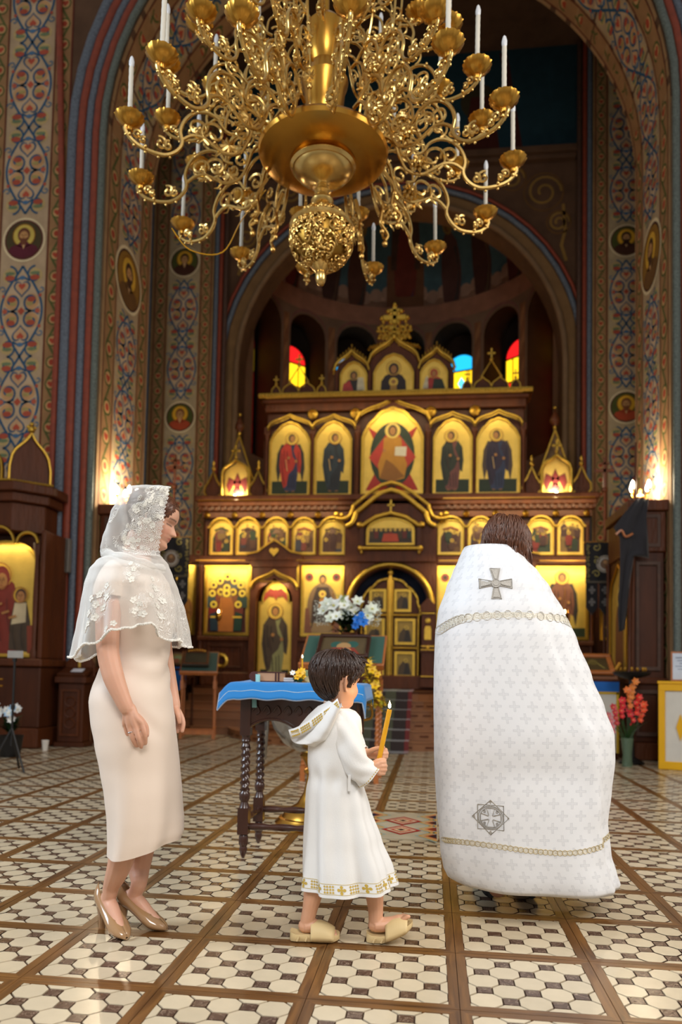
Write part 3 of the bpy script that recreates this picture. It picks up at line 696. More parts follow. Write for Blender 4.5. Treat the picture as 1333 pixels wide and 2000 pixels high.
ibox('frieze', -3.44, 3.44, -.04, .5, 3.78, 3.90)
q = MB(); q.bx(-3.47, 3.47, -.10, .5, 3.90, 3.98); q.bx(-3.50, 3.50, -.16, .5, 3.98, 4.06); q.bx(-3.53, 3.53, -.22, .5, 4.06, 4.16); ipart(q, 'cornice', 'wood_dark', .012)
q = MB()
for i in range(60):
    x = -3.45 + i * 6.9 / 59
    if abs(x) > .9: q.box((x, -.115, 3.95), (.05, .04, .06))
ipart(q, 'dentil_row', 'wood_plain')['kind'] = 'stuff'
# deesis tier
ibox('deesis_backing', -2.30, 2.30, .08, .5, 4.16, 5.86, 'wood_plain')
for x in (-2.28, -1.435, -.63, .63, 1.435, 2.28):
    q = MB(); q.lathe([(.05, 0), (.055, .06), (.035, .10), (.04, .5), (.033, 1.0), (.05, 1.06), (.055, 1.14)], 10, (x, 0, 4.17)); q.bx(x - .05, x + .05, .0, .1, 4.17, 5.45); ipart(q, 'column', 'wood_dark', smooth=50)
ibox('deesis_frieze', -2.32, 2.32, -.03, .5, 5.72, 5.88)
q = MB(); q.bx(-2.36, 2.36, -.10, .5, 5.86, 5.93); ipart(q, 'cornice', 'wood_dark', .01)
q = MB(); q.bx(-2.42, 2.42, -.17, .4, 5.93, 6.02); ipart(q, 'gilt_shelf', 'gilt', .01)
q = MB()
for i in range(80): q.ball((-2.40 + i * 4.8 / 79, -.18, 5.975), .026, 6)
ipart(q, 'bead_row', 'gilt', smooth=60)
# top tier
q = MB()
for x0, x1, zs, zp in ((-1.04, -.42, 6.45, 6.80), (-.45, .45, 6.58, 7.02), (.42, 1.04, 6.45, 6.80)):
    q.prism([(x0, 6.0), (x1, 6.0)] + ogee(x0, x1, zs, zp)[::-1], .02, .2)
ipart(q, 'top_tier_body', 'wood_dark')
def gilt_ogee(x0, x1, zs, zp, r=.028, y=-.03, name='gilt_arch'):
    q = MB(); P = ogee(x0, x1, zs, zp); q.tube([(x, y, z) for x, z in P], r, 7); q.tube([(x, y + .03, z - r * 1.6) for x, z in P], r * .55, 6)
    return ipart(q, name, 'gilt', smooth=60)
for x0, x1, zs, zp in ((-1.08, -.44, 6.44, 6.82), (-.46, .46, 6.57, 7.05), (.44, 1.08, 6.44, 6.82)): gilt_ogee(x0, x1, zs, zp)
for x0, x1, zs, zp in ((-1.06, -.46, 6.46, 6.84), (.46, 1.06, 6.46, 6.84)):
    q = MB(); q.tube([(x, 0, z) for x, z in ogee(x0, x1, zs, zp, 6)], .008, 5)
    for x, z in ogee(x0, x1, zs, zp, 6): q.lathe([(.0, 0), (.02, .02), (.008, .05), (.016, .08), (0, .11)], 6, (x, 0, z))
    ipart(q, 'crest', 'gilt', smooth=60)
for x in (-.43, .43, -1.02, 1.02): ibox('mullion', x - .035, x + .035, -.03, .05, 6.02, 6.46)
# crowning cross with leaf spray
q = MB(); q.bx(-.035, .035, .02, .07, 7.0, 7.62); q.bx(-.20, .20, .02, .07, 7.38, 7.46); q.bx(-.10, .10, .02, .07, 7.52, 7.57)
q.X = Matrix.Translation((0, .045, 7.2)) @ Matrix.Rotation(radians(24), 4, 'Y'); q.box((0, 0, 0), (.24, .05, .05)); q.X = None
for x, z in ((-.23, 7.42), (.23, 7.42), (0, 7.66), (-.12, 7.545), (.12, 7.545), (-.07, 7.5), (.07, 7.5), (-.07, 7.34), (.07, 7.34)): q.ball((x, .04, z), .042, 8)
cross = ipart(q, 'crowning_cross', 'gilt', smooth=50)
q = MB()
for sg in (-1, 1):
    for k in range(7):
        a = radians(20 + k * 20); r = .34 + .05 * (k % 2); c = (sg * .06, 6.98)
        p = [(c[0] + sg * r * (i / 8) * cos(a + .5 * i / 8), .03, c[1] + r * (i / 8) * sin(a + .5 * i / 8)) for i in range(9)]
        q.tube(p, [.03 - .002 * i for i in range(9)], 6); q.ball(p[-1], .035, 7)
        for i in (3, 5, 7): q.ball((p[i][0] + sg * .03, .0, p[i][2] - .03), .026, 6)
    for k in range(6): q.tube([(sg * (.08 + .05 * k), .03, 6.9 - .01 * k), (sg * (.12 + .06 * k), .0, 6.97 - .015 * k), (sg * (.17 + .06 * k), .03, 6.93 - .02 * k)], .022, 6)
q.ball((0, -.02, 7.04), .06, 10)
ipart(q, 'leaf_spray', 'gilt', smooth=60)
# little domed gables and crosses standing on the shelf
def kokoshnik(xc):
    q = MB()
    for x0, x1, zp in ((xc - .50, xc - .34, 6.22), (xc - .30, xc + .0, 6.26), (xc + .0, xc + .30, 6.26), (xc + .34, xc + .50, 6.22)): q.prism([(x0, 6.02), (x1, 6.02)] + ogee(x0, x1, 6.10, zp)[::-1], .03, .08)
    ipart(q, 'gable', 'wood_dark')
    q = MB()
    for x0, x1, zp in ((xc - .50, xc - .34, 6.24), (xc - .30, xc + .0, 6.28), (xc + .0, xc + .30, 6.28), (xc + .34, xc + .50, 6.24)): q.tube([(x, .02, z) for x, z in [(x0, 6.02)] + ogee(x0, x1, 6.10, zp) + [(x1, 6.02)]], .014, 6)
    q.tube([(xc - .18, .03, 6.28), (xc, .03, 6.58), (xc + .18, .03, 6.28)], .014, 6)
    for x, z, k in ((xc, 6.6, 1.), (xc - .42, 6.26, .75), (xc + .42, 6.26, .75)):
        q.ball((x, .03, z), .035 * k, 8); q.bx(x - .012 * k, x + .012 * k, .02, .04, z, z + .17 * k); q.bx(x - .05 * k, x + .05 * k, .02, .04, z + .09 * k, z + .12 * k)
        for dx, dz in ((-.055, .105), (.055, .105), (0, .18)): q.ball((x + dx * k, .03, z + dz * k), .022 * k, 6)
    ipart(q, 'gable_trim', 'gilt', smooth=50)
kokoshnik(-1.72); kokoshnik(1.72)
# side turrets with a lit seraph niche on the main cornice
MT['lit_gold'] = mat('lit_gold', '#e8c060', rough=.4, metal=.6)
def turret(xc):
    q = MB(); q.prism([(xc - .24, 4.16), (xc + .24, 4.16)] + ogee(xc - .24, xc + .24, 4.62, 4.86)[::-1], .12, .18); ipart(q, 'niche_back', 'lit_gold')
    q = MB(); P = [(xc - .25, 4.16)] + ogee(xc - .25, xc + .25, 4.60, 4.86) + [(xc + .25, 4.16)]; q.tube([(x, -.04, z) for x, z in P], .03, 7); ipart(q, 'gilt_arch', 'gilt', smooth=60)
    q = MB(); q.X = Matrix.Translation((0, .11, 0)); c = (xc, 4.43)
    q.hexc('#6b241c')
    for P in ([(0, .22), (.07, .05), (0, -.22), (-.07, .05)], [(0, .05), (.16, .14), (.20, -.02), (.14, -.16), (.08, -.02)], [(0, .05), (-.16, .14), (-.20, -.02), (-.14, -.16), (-.08, -.02)], [(0, 0), (.09, -.12), (.03, -.2)], [(0, 0), (-.09, -.12), (-.03, -.2)]): q.prism([(c[0] + x, c[1] + z) for x, z in P], 0, .008)
    ipart(q, 'seraph', 'paint')
    q = MB(); q.ball((xc, -.04, 4.90), .035, 8); q.bx(xc - .016, xc + .016, -.05, -.03, 4.92, 5.10); q.bx(xc - .06, xc + .06, -.05, -.03, 5.00, 5.03)
    for dx, dz in ((-.065, 5.015), (.065, 5.015), (0, 5.11)): q.ball((xc + dx, -.04, dz), .028, 6)
    ipart(q, 'cross', 'gilt', smooth=50)
    q = MB(); q.prism([(xc - .27, 4.6), (xc + .27, 4.6), (xc, 5.34)], .2, .24); ipart(q, 'tent_roof', 'plaster')
    q = MB(); q.tube([(xc - .28, .17, 4.55), (xc, .17, 5.36)], .018, 6); q.tube([(xc + .28, .17, 4.55), (xc, .17, 5.36)], .018, 6); q.ball((xc, .17, 5.40), .04, 8); ipart(q, 'tent_rib', 'gilt', smooth=50)
    q = MB(); q.lathe([(.03, 0), (.09, .08), (.085, .14), (.02, .26), (.012, .30)], 10, (xc, .17, 5.42)); ipart(q, 'finial', 'wood_dark', smooth=60)
    q = MB(); q.ball((xc, .17, 5.75), .035, 8); ipart(q, 'finial_knob', 'gilt', smooth=60)
    for sg in (-1, 1):
        x = xc + sg * .42
        on = [(x, 4.16), (x + .10, 4.17), (x + .16, 4.26), (x + .15, 4.36), (x + .08, 4.46), (x + .03, 4.58), (x, 4.66), (x - .03, 4.58), (x - .08, 4.46), (x - .15, 4.36), (x - .16, 4.26), (x - .10, 4.17)]
        q = MB(); q.prism(on, .0, .05); ipart(q, 'onion_gable', 'wood_dark')
        q = MB(); q.tube([(a, -.01, b_) for a, b_ in on[1:]], .02, 6); q.ball((x, -.01, 4.70), .045, 8); q.lathe([(.012, 0), (.035, .05), (0, .12)], 8, (x, -.01, 4.74)); ipart(q, 'onion_trim', 'gilt', smooth=60)
turret(-2.84); turret(2.84)
# centre gable over the royal doors
def cgable(k, dz): return [(-.98, 3.74), (-.84, 3.72), (-.72, 3.78), (-.66, 3.92), (-.60, 4.0), (0, 4.36), (.60, 4.0), (.66, 3.92), (.72, 3.78), (.84, 3.72), (.98, 3.74)]
q = MB(); q.prism([(-.80, 2.98), (.80, 2.98), (.80, 3.78)] + [(x * .97, z - .03) for x, z in cgable(1, 0)[::-1][2:-2]] + [(-.80, 3.78)], -.16, .12); ipart(q, 'centre_gable', 'wood_dark')
q = MB(); P = smoothpath([(x, -.20, z) for x, z in cgable(1, 0)], 4); q.tube(P, .035, 7)
q.tube([p + Vector((0, -.01, -.10)) for p in smoothpath([(x * .93, -.18, z - .03) for x, z in cgable(1, 0)[1:-1]], 4)], .05, 7)
for sg in (-1, 1): q.ball((sg * .95, -.2, 3.80), .06, 8); q.ball((sg * .86, -.2, 3.79), .045, 8)
ipart(q, 'gilt_gable', 'gilt', smooth=60)
q = MB(); q.bx(-.015, .015, -.19, -.17, 3.80, 4.06); q.bx(-.06, .06, -.19, -.17, 3.95, 3.98); q.ball((0, -.18, 4.07), .022, 6); ipart(q, 'cross', 'gilt')
q = MB(); q.tube([(x, -.21, z) for x, z in [(-.56, 3.60), (-.48, 3.60), (-.40, 3.66), (-.26, 3.75), (0, 3.82), (.26, 3.75), (.40, 3.66), (.48, 3.60), (.56, 3.60)]], .04, 7)
q.tube([(-.50, -.21, 3.20), (.50, -.21, 3.20)], .035, 7)
for sg in (-1, 1): q.ball((sg * .54, -.21, 3.61), .06, 8); q.ball((sg * .52, -.21, 3.20), .055, 8); q.lathe([(0, -.10), (.03, -.06), (.015, 0)], 8, (sg * .50, -.21, 3.19))
ipart(q, 'gilt_surround', 'gilt', smooth=60)
for sg in (-1, 1):
    q = MB(); q.bx(*sorted((sg * .46, sg * .54)), -.22, -.12, 3.22, 3.60); ipart(q, 'mullion', 'wood_plain', .005)
# spandrel wall round the royal door arch
q = MB(); hole = [(.66, .85)] + arc(0, 2.22, .66, 0, 180, 18) + [(-.66, .85)]
cut_frame(q, hole, -.80, .80, .85, 2.99, -.06, .12); ipart(q, 'door_spandrel', 'wood_dark')
q = MB(); q.tube([(x, -.08, z) for x, z in arc(0, 2.20, .74, 176, 4, 24)], .052, 8); ipart(q, 'gilt_arch', 'gilt', smooth=60)
q = MB(); q.hexc('#0d1630'); q.bx(-.66, .66, .30, .32, .8, 2.95); ipart(q, 'veil_curtain', 'cloth')
for sg in (-1, 1):    # little towers beside the doors
    q = MB(); x0, x1 = sg * .56, sg * .78; xm = (x0 + x1) / 2
    q.bx(*sorted((x0, x1)), -.12, .06, .80, 2.10); q.prism([(xm - .13, 2.10), (xm + .13, 2.10), (xm + .13, 2.22), (xm, 2.36), (xm - .13, 2.22)], -.14, .06); q.bx(xm - .13, xm + .13, -.14, .06, 1.40, 1.44); q.bx(xm - .13, xm + .13, -.14, .06, .8, .95)
    ipart(q, 'door_tower', 'wood_dark', .006)
    q = MB(); q.prism([(xm - .06, 1.62), (xm + .06, 1.62), (xm + .06, 1.80), (xm + .04, 1.86), (xm - .04, 1.86), (xm - .06, 1.80)], -.14, -.10); q.ball((xm, -.12, 1.95), .055, 8, (1, .4, 1)); q.bx(xm - .12, xm + .12, -.15, -.1, 1.44, 1.46); q.bx(xm - .12, xm + .12, -.15, -.1, 1.50, 1.52); q.bx(xm - .12, xm + .12, -.15, -.1, 2.07, 2.09); q.ball((xm, -.13, 1.48), .03, 8); q.bx(xm - .12, xm + .12, -.15, -.1, .98, 1.0)
    ipart(q, 'tower_trim', 'gilt', .004)
# deacon door portals
for xc in (-2.06, 2.06):
    q = MB(); hole = [(xc + .33, .86), (xc + .33, 2.30)] + [(x, z) for x, z in ogee(xc - .33, xc + .33, 2.34, 2.70)[::-1]] + [(xc - .33, 2.30), (xc - .33, .86)]
    cut_frame(q, hole, xc - .44, xc + .44, .86, 2.96, -.10, .15); ipart(q, 'portal', 'wood_dark')
    q = MB(); q.bx(xc - .44, xc + .44, -.14, .3, 2.88, 3.0); q.prism([(xc - .50, 3.0), (xc + .50, 3.0), (xc + .50, 3.10), (xc + .30, 3.14), (xc + .14, 3.26), (xc, 3.34), (xc - .14, 3.26), (xc - .30, 3.14), (xc - .50, 3.10)], -.16, .05); ipart(q, 'portal_gable', 'wood_dark', .006)
    q = MB(); q.tube([(x, -.17, z) for x, z in [(xc - .50, 3.11), (xc - .30, 3.15), (xc - .14, 3.27), (xc, 3.36), (xc + .14, 3.27), (xc + .30, 3.15), (xc + .50, 3.11)]], .018, 6); q.prism(heart((xc, 3.15), .085), -.19, -.15); ipart(q, 'gable_trim', 'gilt', smooth=50)
    gilt_ogee(xc - .42, xc + .42, 2.52, 2.82, .024, -.13)
    q = MB()
    for sg in (-1, 1): q.bx(xc + sg * .43 - .02, xc + sg * .43 + .02, -.14, -.10, 2.52, 2.92)
    ipart(q, 'gilt_strip', 'gilt', .004)
# arches over the feast icons, rosettes
FX = [(-3.29, -2.86), (-2.80, -2.36), (-2.28, -1.84), (-1.77, -1.34), (-1.27, -.82)]; FX = FX + [(-b_, -a) for a, b_ in FX[::-1]]
for x0, x1 in FX:
    q = MB(); xm = (x0 + x1) / 2; q.tube([(x, -.04, z) for x, z in [(x0 - .035, 3.60)] + arc(xm, 3.56, (x1 - x0) / 2 + .005, 160, 20, 12) + [(x1 + .035, 3.60)]], .020, 6); ipart(q, 'gilt_arch', 'gilt', smooth=60)
def rosette(x, z, r, y=-.05):
    q = MB(); q.lathe([(r, 0), (r * .9, .02), (r * .55, .03), (r * .5, .012), (r * .3, .035), (0, .045)], 14, flute=.06, nf=7); q.v = [(x + a, y - c, z + b_) for a, b_, c in q.v]; ipart(q, 'rosette', 'gilt', smooth=50)
for x in (-3.34, -2.83, -2.32, -1.805, -1.305, 1.305, 1.805, 2.32, 2.83, 3.34): rosette(x, 3.83, .058)
for x in (-1.44, -.67, .67, 1.44): rosette(x, 5.66, .10)
for x in (-3.02, 3.02):
    q = MB(); q.lathe([(.065, 0), (.07, .03), (.10, .045), (.135, .03), (.14, 0)], 28, flute=.05, nf=12, cap=False); q.v = [(x + a, -.005 - c, 1.20 + b_) for a, b_, c in q.v]; ipart(q, 'rosette', 'gilt', smooth=50)
for x0, x1, zs, zp in ((-2.26, -1.44, 5.42, 5.66), (-1.44, -.66, 5.42, 5.64), (-.66, .66, 5.52, 5.92), (.66, 1.44, 5.42, 5.64), (1.44, 2.26, 5.42, 5.66)): gilt_ogee(x0, x1, zs, zp, .022, -.06)

# ------------------------------------------------------------------ icons (each a panel of its own with frame and painting)
GOLD2 = '#d8aa2a'
def arch_outline(w_, h, kind, n=12):
    if kind == 'rect': return [(0, 0), (w_, 0), (w_, h), (0, h)]
    if kind == 'round': r = w_ / 2; return [(0, 0), (w_, 0)] + [(w_ / 2 + r * cos(pi * i / n), h - r * .55 + r * .55 * sin(pi * i / n)) for i in range(n + 1)]
    if kind == 'lobed':    # wavy multifoil top
        P = [(0, 0), (w_, 0)]
        for i in range(n * 2 + 1):
            t = i / (n * 2); x = w_ * (1 - t); base = h - .17 * w_ - .30 * w_ + (.30 * w_ + .17 * w_) * sin(pi * t) ** .8
            P.append((x, base + .022 * w_ * abs(sin(pi * 5 * t)) - .022 * w_ * 0))
        return P
def inset(P, w_, h, d):
    return [(w_ / 2 + (x - w_ / 2) * (1 - 2 * d / w_), h / 2 + (y - h / 2) * (1 - 2 * d / h)) for x, y in P]
FACE, HAIRC = '#a8753f', '#3a2418'
def figure(P, c, z0, H, robe, mantle, halo='#e4bf4e', turn=0, wings=None, feet=True, hold=None):
    k = H
    if wings:
        for sg in (-1, 1): P.poly([(c + sg * x * k, z0 + y * k) for x, y in ((.05, .80), (.16, .82), (.23, .66), (.25, .40), (.21, .14), (.16, .40), (.10, .55))], wings)
    if feet:
        for sg in (-1, 1): P.disc((c + sg * .05 * k, z0 + .012 * k), .035 * k, '#9a6a3a', n=8, ry=.018 * k)
    P.poly([(c + x * k, z0 + y * k) for x, y in ((-.10, .02), (-.13, .30), (-.12, .60), (-.15, .70), (-.07, .83), (.07, .83), (.15, .70), (.12, .60), (.13, .30), (.10, .02), (0, .0))], robe)
    P.poly([(c + x * k, z0 + y * k) for x, y in ((-.15, .20), (-.19, .45), (-.17, .72), (-.09, .84), (0, .80), (.04, .60), (.10, .52), (.05, .38), (-.03, .30), (-.06, .10), (-.11, .06))], mantle)
    P.poly([(c + x * k, z0 + y * k) for x, y in ((.09, .84), (.17, .72), (.19, .50), (.17, .30), (.13, .34), (.11, .55), (.05, .70))], mantle)
    for a, b_, d in ((.02, .28, .05), (.06, .30, .05), (-.03, .26, .06)): P.stroke([(c + a * k, z0 + b_ * k), (c + (a + .01) * k, z0 + d * k)], .010 * k, '#120c0a')
    for a, b_, a2, d in ((-.15, .66, -.13, .30), (-.11, .72, -.09, .40), (-.06, .70, -.02, .48), (.14, .68, .15, .40), (-.12, .30, -.09, .12)): P.stroke([(c + a * k, z0 + b_ * k), (c + (a + a2) / 2 * k - .012 * k, z0 + (b_ + d) / 2 * k), (c + a2 * k, z0 + d * k)], .009 * k, '#0e0a0a')
    for a, b_, d in ((-.08, .55, .35),): P.stroke([(c + a * k, z0 + b_ * k), (c + (a + .03) * k, z0 + d * k)], .012 * k, '#c9a66a' if robe < '#6' else '#3a2018')
    hx = c + turn * .02 * k
    P.disc((hx, z0 + .91 * k), .108 * k, halo, n=18); P.ring((hx, z0 + .91 * k), .108 * k, .010 * k, '#8a4a1c')
    P.ring((hx, z0 + .91 * k), .085 * k, .006 * k, '#b9862c')
    P.disc((hx, z0 + .915 * k), .062 * k, HAIRC, n=14, ry=.074 * k); P.disc((hx + turn * .01 * k, z0 + .905 * k), .043 * k, FACE, n=12, ry=.058 * k)
    if hold: P.poly([(c + x * k, z0 + y * k) for x, y in ((-.01, .55), (.12, .58), (.10, .70), (-.03, .66))], hold)
    P.disc((c - .03 * k, z0 + .58 * k), .026 * k, FACE, n=8); P.disc((c + .10 * k, z0 + .52 * k), .026 * k, FACE, n=8)
def bust(P, c, z0, k, robe, child=None):
    P.poly([(c + x * k, z0 + y * k) for x, y in ((-.42, 0), (-.40, .30), (-.28, .48), (-.12, .55), (.12, .55), (.28, .48), (.40, .30), (.42, 0))], robe)
    P.disc((c, z0 + .72 * k), .24 * k, '#e4bf4e', n=20); P.ring((c, z0 + .72 * k), .24 * k, .02 * k, '#8a4a1c')
    P.disc((c, z0 + .70 * k), .17 * k, robe, n=16, ry=.20 * k); P.disc((c, z0 + .68 * k), .10 * k, FACE, n=14, ry=.14 * k)
    if child:
        P.disc((c, z0 + .26 * k), .15 * k, '#e4bf4e', n=18); P.disc((c, z0 + .27 * k), .075 * k, FACE, n=12); P.poly([(c + x * k, z0 + y * k) for x, y in ((-.11, .0), (-.10, .16), (.10, .16), (.11, .0))], child)
def icon(name, label, x0, x1, z0, z1, kind, draw, y=0., fw=.03, group=None, bgc=None, tilt=None):
    w_, h = x1 - x0, z1 - z0
    t = thing(name, label, 'icon', (x0 + w_ / 2, YI + y, z0), group=group)
    O = arch_outline(w_, h, kind); I = inset(O, w_, h, fw); I2 = inset(O, w_, h, fw * .55)
    q = MB(); q.X = Matrix.Translation((-w_ / 2, 0, 0)); q.ringprism(O, I2, -.04, .02); q.ringprism(I2, I, -.025, .02); q.build('frame', 'gilt', t, smooth=40)
    q = MB(); P = Paint(q, lambda s_, t_, d: (s_ - w_ / 2, -.006 - d, t_), .0008); P.poly(I, '#ffffff', 0, mi=1)
    if bgc: P.poly(inset(O, w_, h, fw * 1.3), bgc)
    draw(P, w_, h); q.build('painting', ['paint', 'goldleaf'], t)
    return t
def d_stand(robe, mantle, turn, ground='#1f2d14', wings=None, hold=None):
    def f(P, w_, h):
        P.poly([(.05, .05), (w_ - .05, .05), (w_ - .05, h * .21), (.05, h * .21)], ground)
        figure(P, w_ / 2 + turn * .01, h * .07, h * .78, robe, mantle, turn=turn, wings=wings, hold=hold)
    return f
def d_christ(P, w_, h):
    c = w_ / 2
    P.poly([(.08, .10), (w_ - .08, .10), (w_ * .66, h * .42), (w_ - .10, h * .80), (c, h * .60), (.10, h * .80), (w_ * .34, h * .42)], '#a82a1c')
    P.disc((c, h * .47), w_ * .36, '#26331f', n=28, ry=h * .37); P.ring((c, h * .47), w_ * .30, .03, '#394a30')
    P.poly([(c, h * .80), (w_ * .88, h * .44), (c, h * .12), (w_ * .12, h * .44)], '#b5382a')
    P.poly([(c + x * w_, h * y) for x, y in ((-.20, .20), (-.23, .36), (-.15, .52), (-.14, .66), (0, .70), (.14, .66), (.16, .52), (.24, .36), (.20, .20), (0, .16))], '#b98024')
    P.poly([(c + x * w_, h * y) for x, y in ((-.20, .20), (-.10, .42), (.02, .36), (.20, .22), (0, .16))], '#8c5a1c')
    P.poly([(c + .04, h * .46), (c + .22 * w_, h * .45), (c + .23 * w_, h * .56), (c + .05, h * .56)], '#d8cfb8')
    P.disc((c, h * .745), w_ * .125, '#e0c060', n=20); P.disc((c, h * .745), w_ * .075, HAIRC, n=14, ry=w_ * .095); P.disc((c, h * .74), w_ * .05, FACE, n=12, ry=w_ * .07)
    P.disc((c - .13 * w_, h * .52), .03, FACE, n=8)
icon('framed_icon', 'arched deesis icon, archangel in red mantle standing to right', -2.22, -1.47, 4.17, 5.52, 'lobed', d_stand('#2b3050', '#b23122', 1, wings='#2f2a24'), group='deesis icons')
icon('framed_icon', 'arched deesis icon, dark robed figure bowing beside the enthroned Christ', -1.40, -.72, 4.17, 5.52, 'lobed', d_stand('#20242c', '#26313a', 1), group='deesis icons')
icon('framed_icon', 'largest deesis icon, Christ enthroned on a red star with open book', -.55, .55, 4.17, 5.74, 'lobed', d_christ, fw=.045, group='deesis icons')
icon('framed_icon', 'arched deesis icon, bearded figure in dark green mantle over rose robe', .72, 1.40, 4.17, 5.52, 'lobed', d_stand('#6e4038', '#2a3022', -1), group='deesis icons')
icon('framed_icon', 'arched deesis icon, archangel in deep violet with dark wings', 1.47, 2.22, 4.17, 5.52, 'lobed', d_stand('#2a3350', '#2c2036', -1, wings='#4a3a30'), group='deesis icons')
icon('framed_icon', 'small top tier icon with red and dark robed figure, left of the Sign icon', -.96, -.47, 6.04, 6.60, 'lobed', lambda P, w_, h: (bust(P, w_ * .5, .04, h * .72, '#2c2620'), P.poly([(.04, .04), (w_ * .5, .04), (w_ * .35, h * .42), (.06, h * .3)], '#b23a34'), P.poly([(w_ * .62, .05), (w_ * .92, .05), (w_ * .85, h * .5), (w_ * .65, h * .5)], '#cfc4a4')), fw=.025, group='top tier icons')
icon('framed_icon', 'top tier icon of the Sign, dark robed orant with child medallion', -.36, .36, 6.04, 6.72, 'lobed', lambda P, w_, h: bust(P, w_ * .5, .04, h * .80, '#2a1c1c', '#b98a3a'), fw=.028, group='top tier icons')
icon('framed_icon', 'small top tier icon with red and dark robed figure, right of the Sign icon', .47, .96, 6.04, 6.60, 'lobed', lambda P, w_, h: (bust(P, w_ * .5, .04, h * .72, '#a8322a'), P.poly([(w_ * .45, .04), (w_ * .92, .04), (w_ * .8, h * .38), (w_ * .5, h * .40)], '#26301f'), P.poly([(.05, .05), (w_ * .3, .05), (w_ * .28, h * .5), (.1, h * .45)], '#cfc4a4')), fw=.025, group='top tier icons')
# feast icons: small many-figured scenes
def d_feast(seed):
    def f(P, w_, h):
        r = random.Random(seed); pal = ['#5a3a2a', '#4a2c24', '#6a4a2c', '#35402c', '#7a3a30', '#3a3844', '#8a6a3a', '#8a3028']
        a, b_ = .05, w_ - .05; hz = h * r.uniform(.66, .82)
        P.poly([(a, .05), (b_, .05), (b_, hz * r.uniform(.7, 1.)), (w_ * .7, hz * .8), (w_ * .5, hz * r.uniform(.6, .9)), (w_ * .25, hz), (a, hz * .7)], r.choice(pal[:4]))
        P.poly([(a, .05), (w_ * .4, .05), (w_ * .3, hz * .8), (a, hz * .5)], r.choice(pal)); P.poly([(w_ * .62, .05), (b_, .05), (b_, hz * .6), (w_ * .7, hz * .7)], r.choice(pal))
        if seed % 3 == 0: P.disc((w_ / 2, h * .42), w_ * .17, '#c9a24a', n=14, ry=h * .22)
        for k in range(r.randint(7, 10)):
            c, z, H = r.uniform(.09, w_ - .09), r.uniform(.05, h * .52), r.uniform(.17, .28)
            rb = r.choice(pal); P.poly([(c - .045, z), (c - .06, z + H * .6), (c, z + H * .85), (c + .06, z + H * .6), (c + .045, z)], rb)
            P.disc((c, z + H * .92), .034, '#dcb64a', n=10); P.disc((c, z + H * .92), .017, '#6a4426', n=8)
        if seed % 2: P.poly([(w_ * .3, h * .60), (w_ * .7, h * .64), (w_ * .5, h * .80)], '#7a5a44')
        P.stroke([(w_ * .2, h * .72), (w_ * .5, h * .78), (w_ * .8, h * .70)], .03, r.choice(pal))
    return f
names = ['first from the far left end, cave scene', 'second from the far left end, descent scene', 'third from the far left end, gathered disciples', 'fourth from the far left end, mountain scene', 'just left of the central gable', 'just right of the central gable', 'second to the right of the gable', 'half hidden behind the dark haired priest', 'second from the far right end', 'last at the far right end']
for i, (x0, x1) in enumerate(FX): icon('feast_icon', 'small arched gold feast icon, ' + names[i], x0, x1, 3.12, 3.74, 'round', d_feast(i + 3), fw=.022, y=.02, group='feast row icons')
# last supper over the doors
def d_supper(P, w_, h):
    P.poly([(.04, .04), (w_ - .04, .04), (w_ - .06, h * .62), (.06, h * .62)], '#3a2c20')
    for k in range(9):
        c = .09 + (w_ - .18) * k / 8; P.poly([(c - .035, h * .25), (c - .04, h * .5), (c + .04, h * .5), (c + .035, h * .25)], ['#4a3a24', '#6a2c22', '#2c3a30'][k % 3]); P.disc((c, h * .56), .028, '#c9a24a', n=8)
    P.poly([(w_ * .32, .06), (w_ * .68, .06), (w_ * .64, h * .42), (w_ * .36, h * .42)], '#b8472a')
icon('framed_icon', 'wide arched icon of the supper in the gilt gable over the royal doors', -.42, .42, 3.26, 3.74, 'round', d_supper, fw=.03, y=-.17)
# local row
def d_theotokos(P, w_, h):
    c = w_ / 2
    for sg in (-1, 1): P.disc((c + sg * w_ * .32, h * .84), w_ * .10, '#8a3a2a', n=16); P.disc((c + sg * w_ * .32, h * .84), w_ * .05, '#3a2418', n=10)
    P.disc((c, h * .42), w_ * .36, '#7d6247', n=24, ry=h * .34)
    P.poly([(c + x * w_, h * y) for x, y in ((-.26, .10), (-.24, .48), (-.14, .70), (.14, .70), (.24, .48), (.26, .10))], '#3a2a26')
    P.disc((c, h * .82), w_ * .13, '#d9b24a', n=18); P.disc((c, h * .81), w_ * .09, '#33241f', n=14, ry=w_ * .115); P.disc((c, h * .80), w_ * .055, FACE, n=12, ry=w_ * .075)
    P.disc((c, h * .60), w_ * .085, '#e6c456', n=16); P.disc((c, h * .60), w_ * .04, FACE, n=10); P.poly([(c + x * w_, h * y) for x, y in ((-.08, .40), (-.06, .54), (.06, .54), (.09, .40))], '#a8702c')
    P.poly([(c - w_ * .28, .06), (c + w_ * .28, .06), (c + w_ * .2, h * .2), (c - w_ * .2, h * .2)], '#8c7250')
    for sg in (-1, 1): P.poly([(c + sg * w_ * .42, .06), (c + sg * w_ * .24, .06), (c + sg * w_ * .32, h * .40), (c + sg * w_ * .4, h * .4)], '#7a4a36')
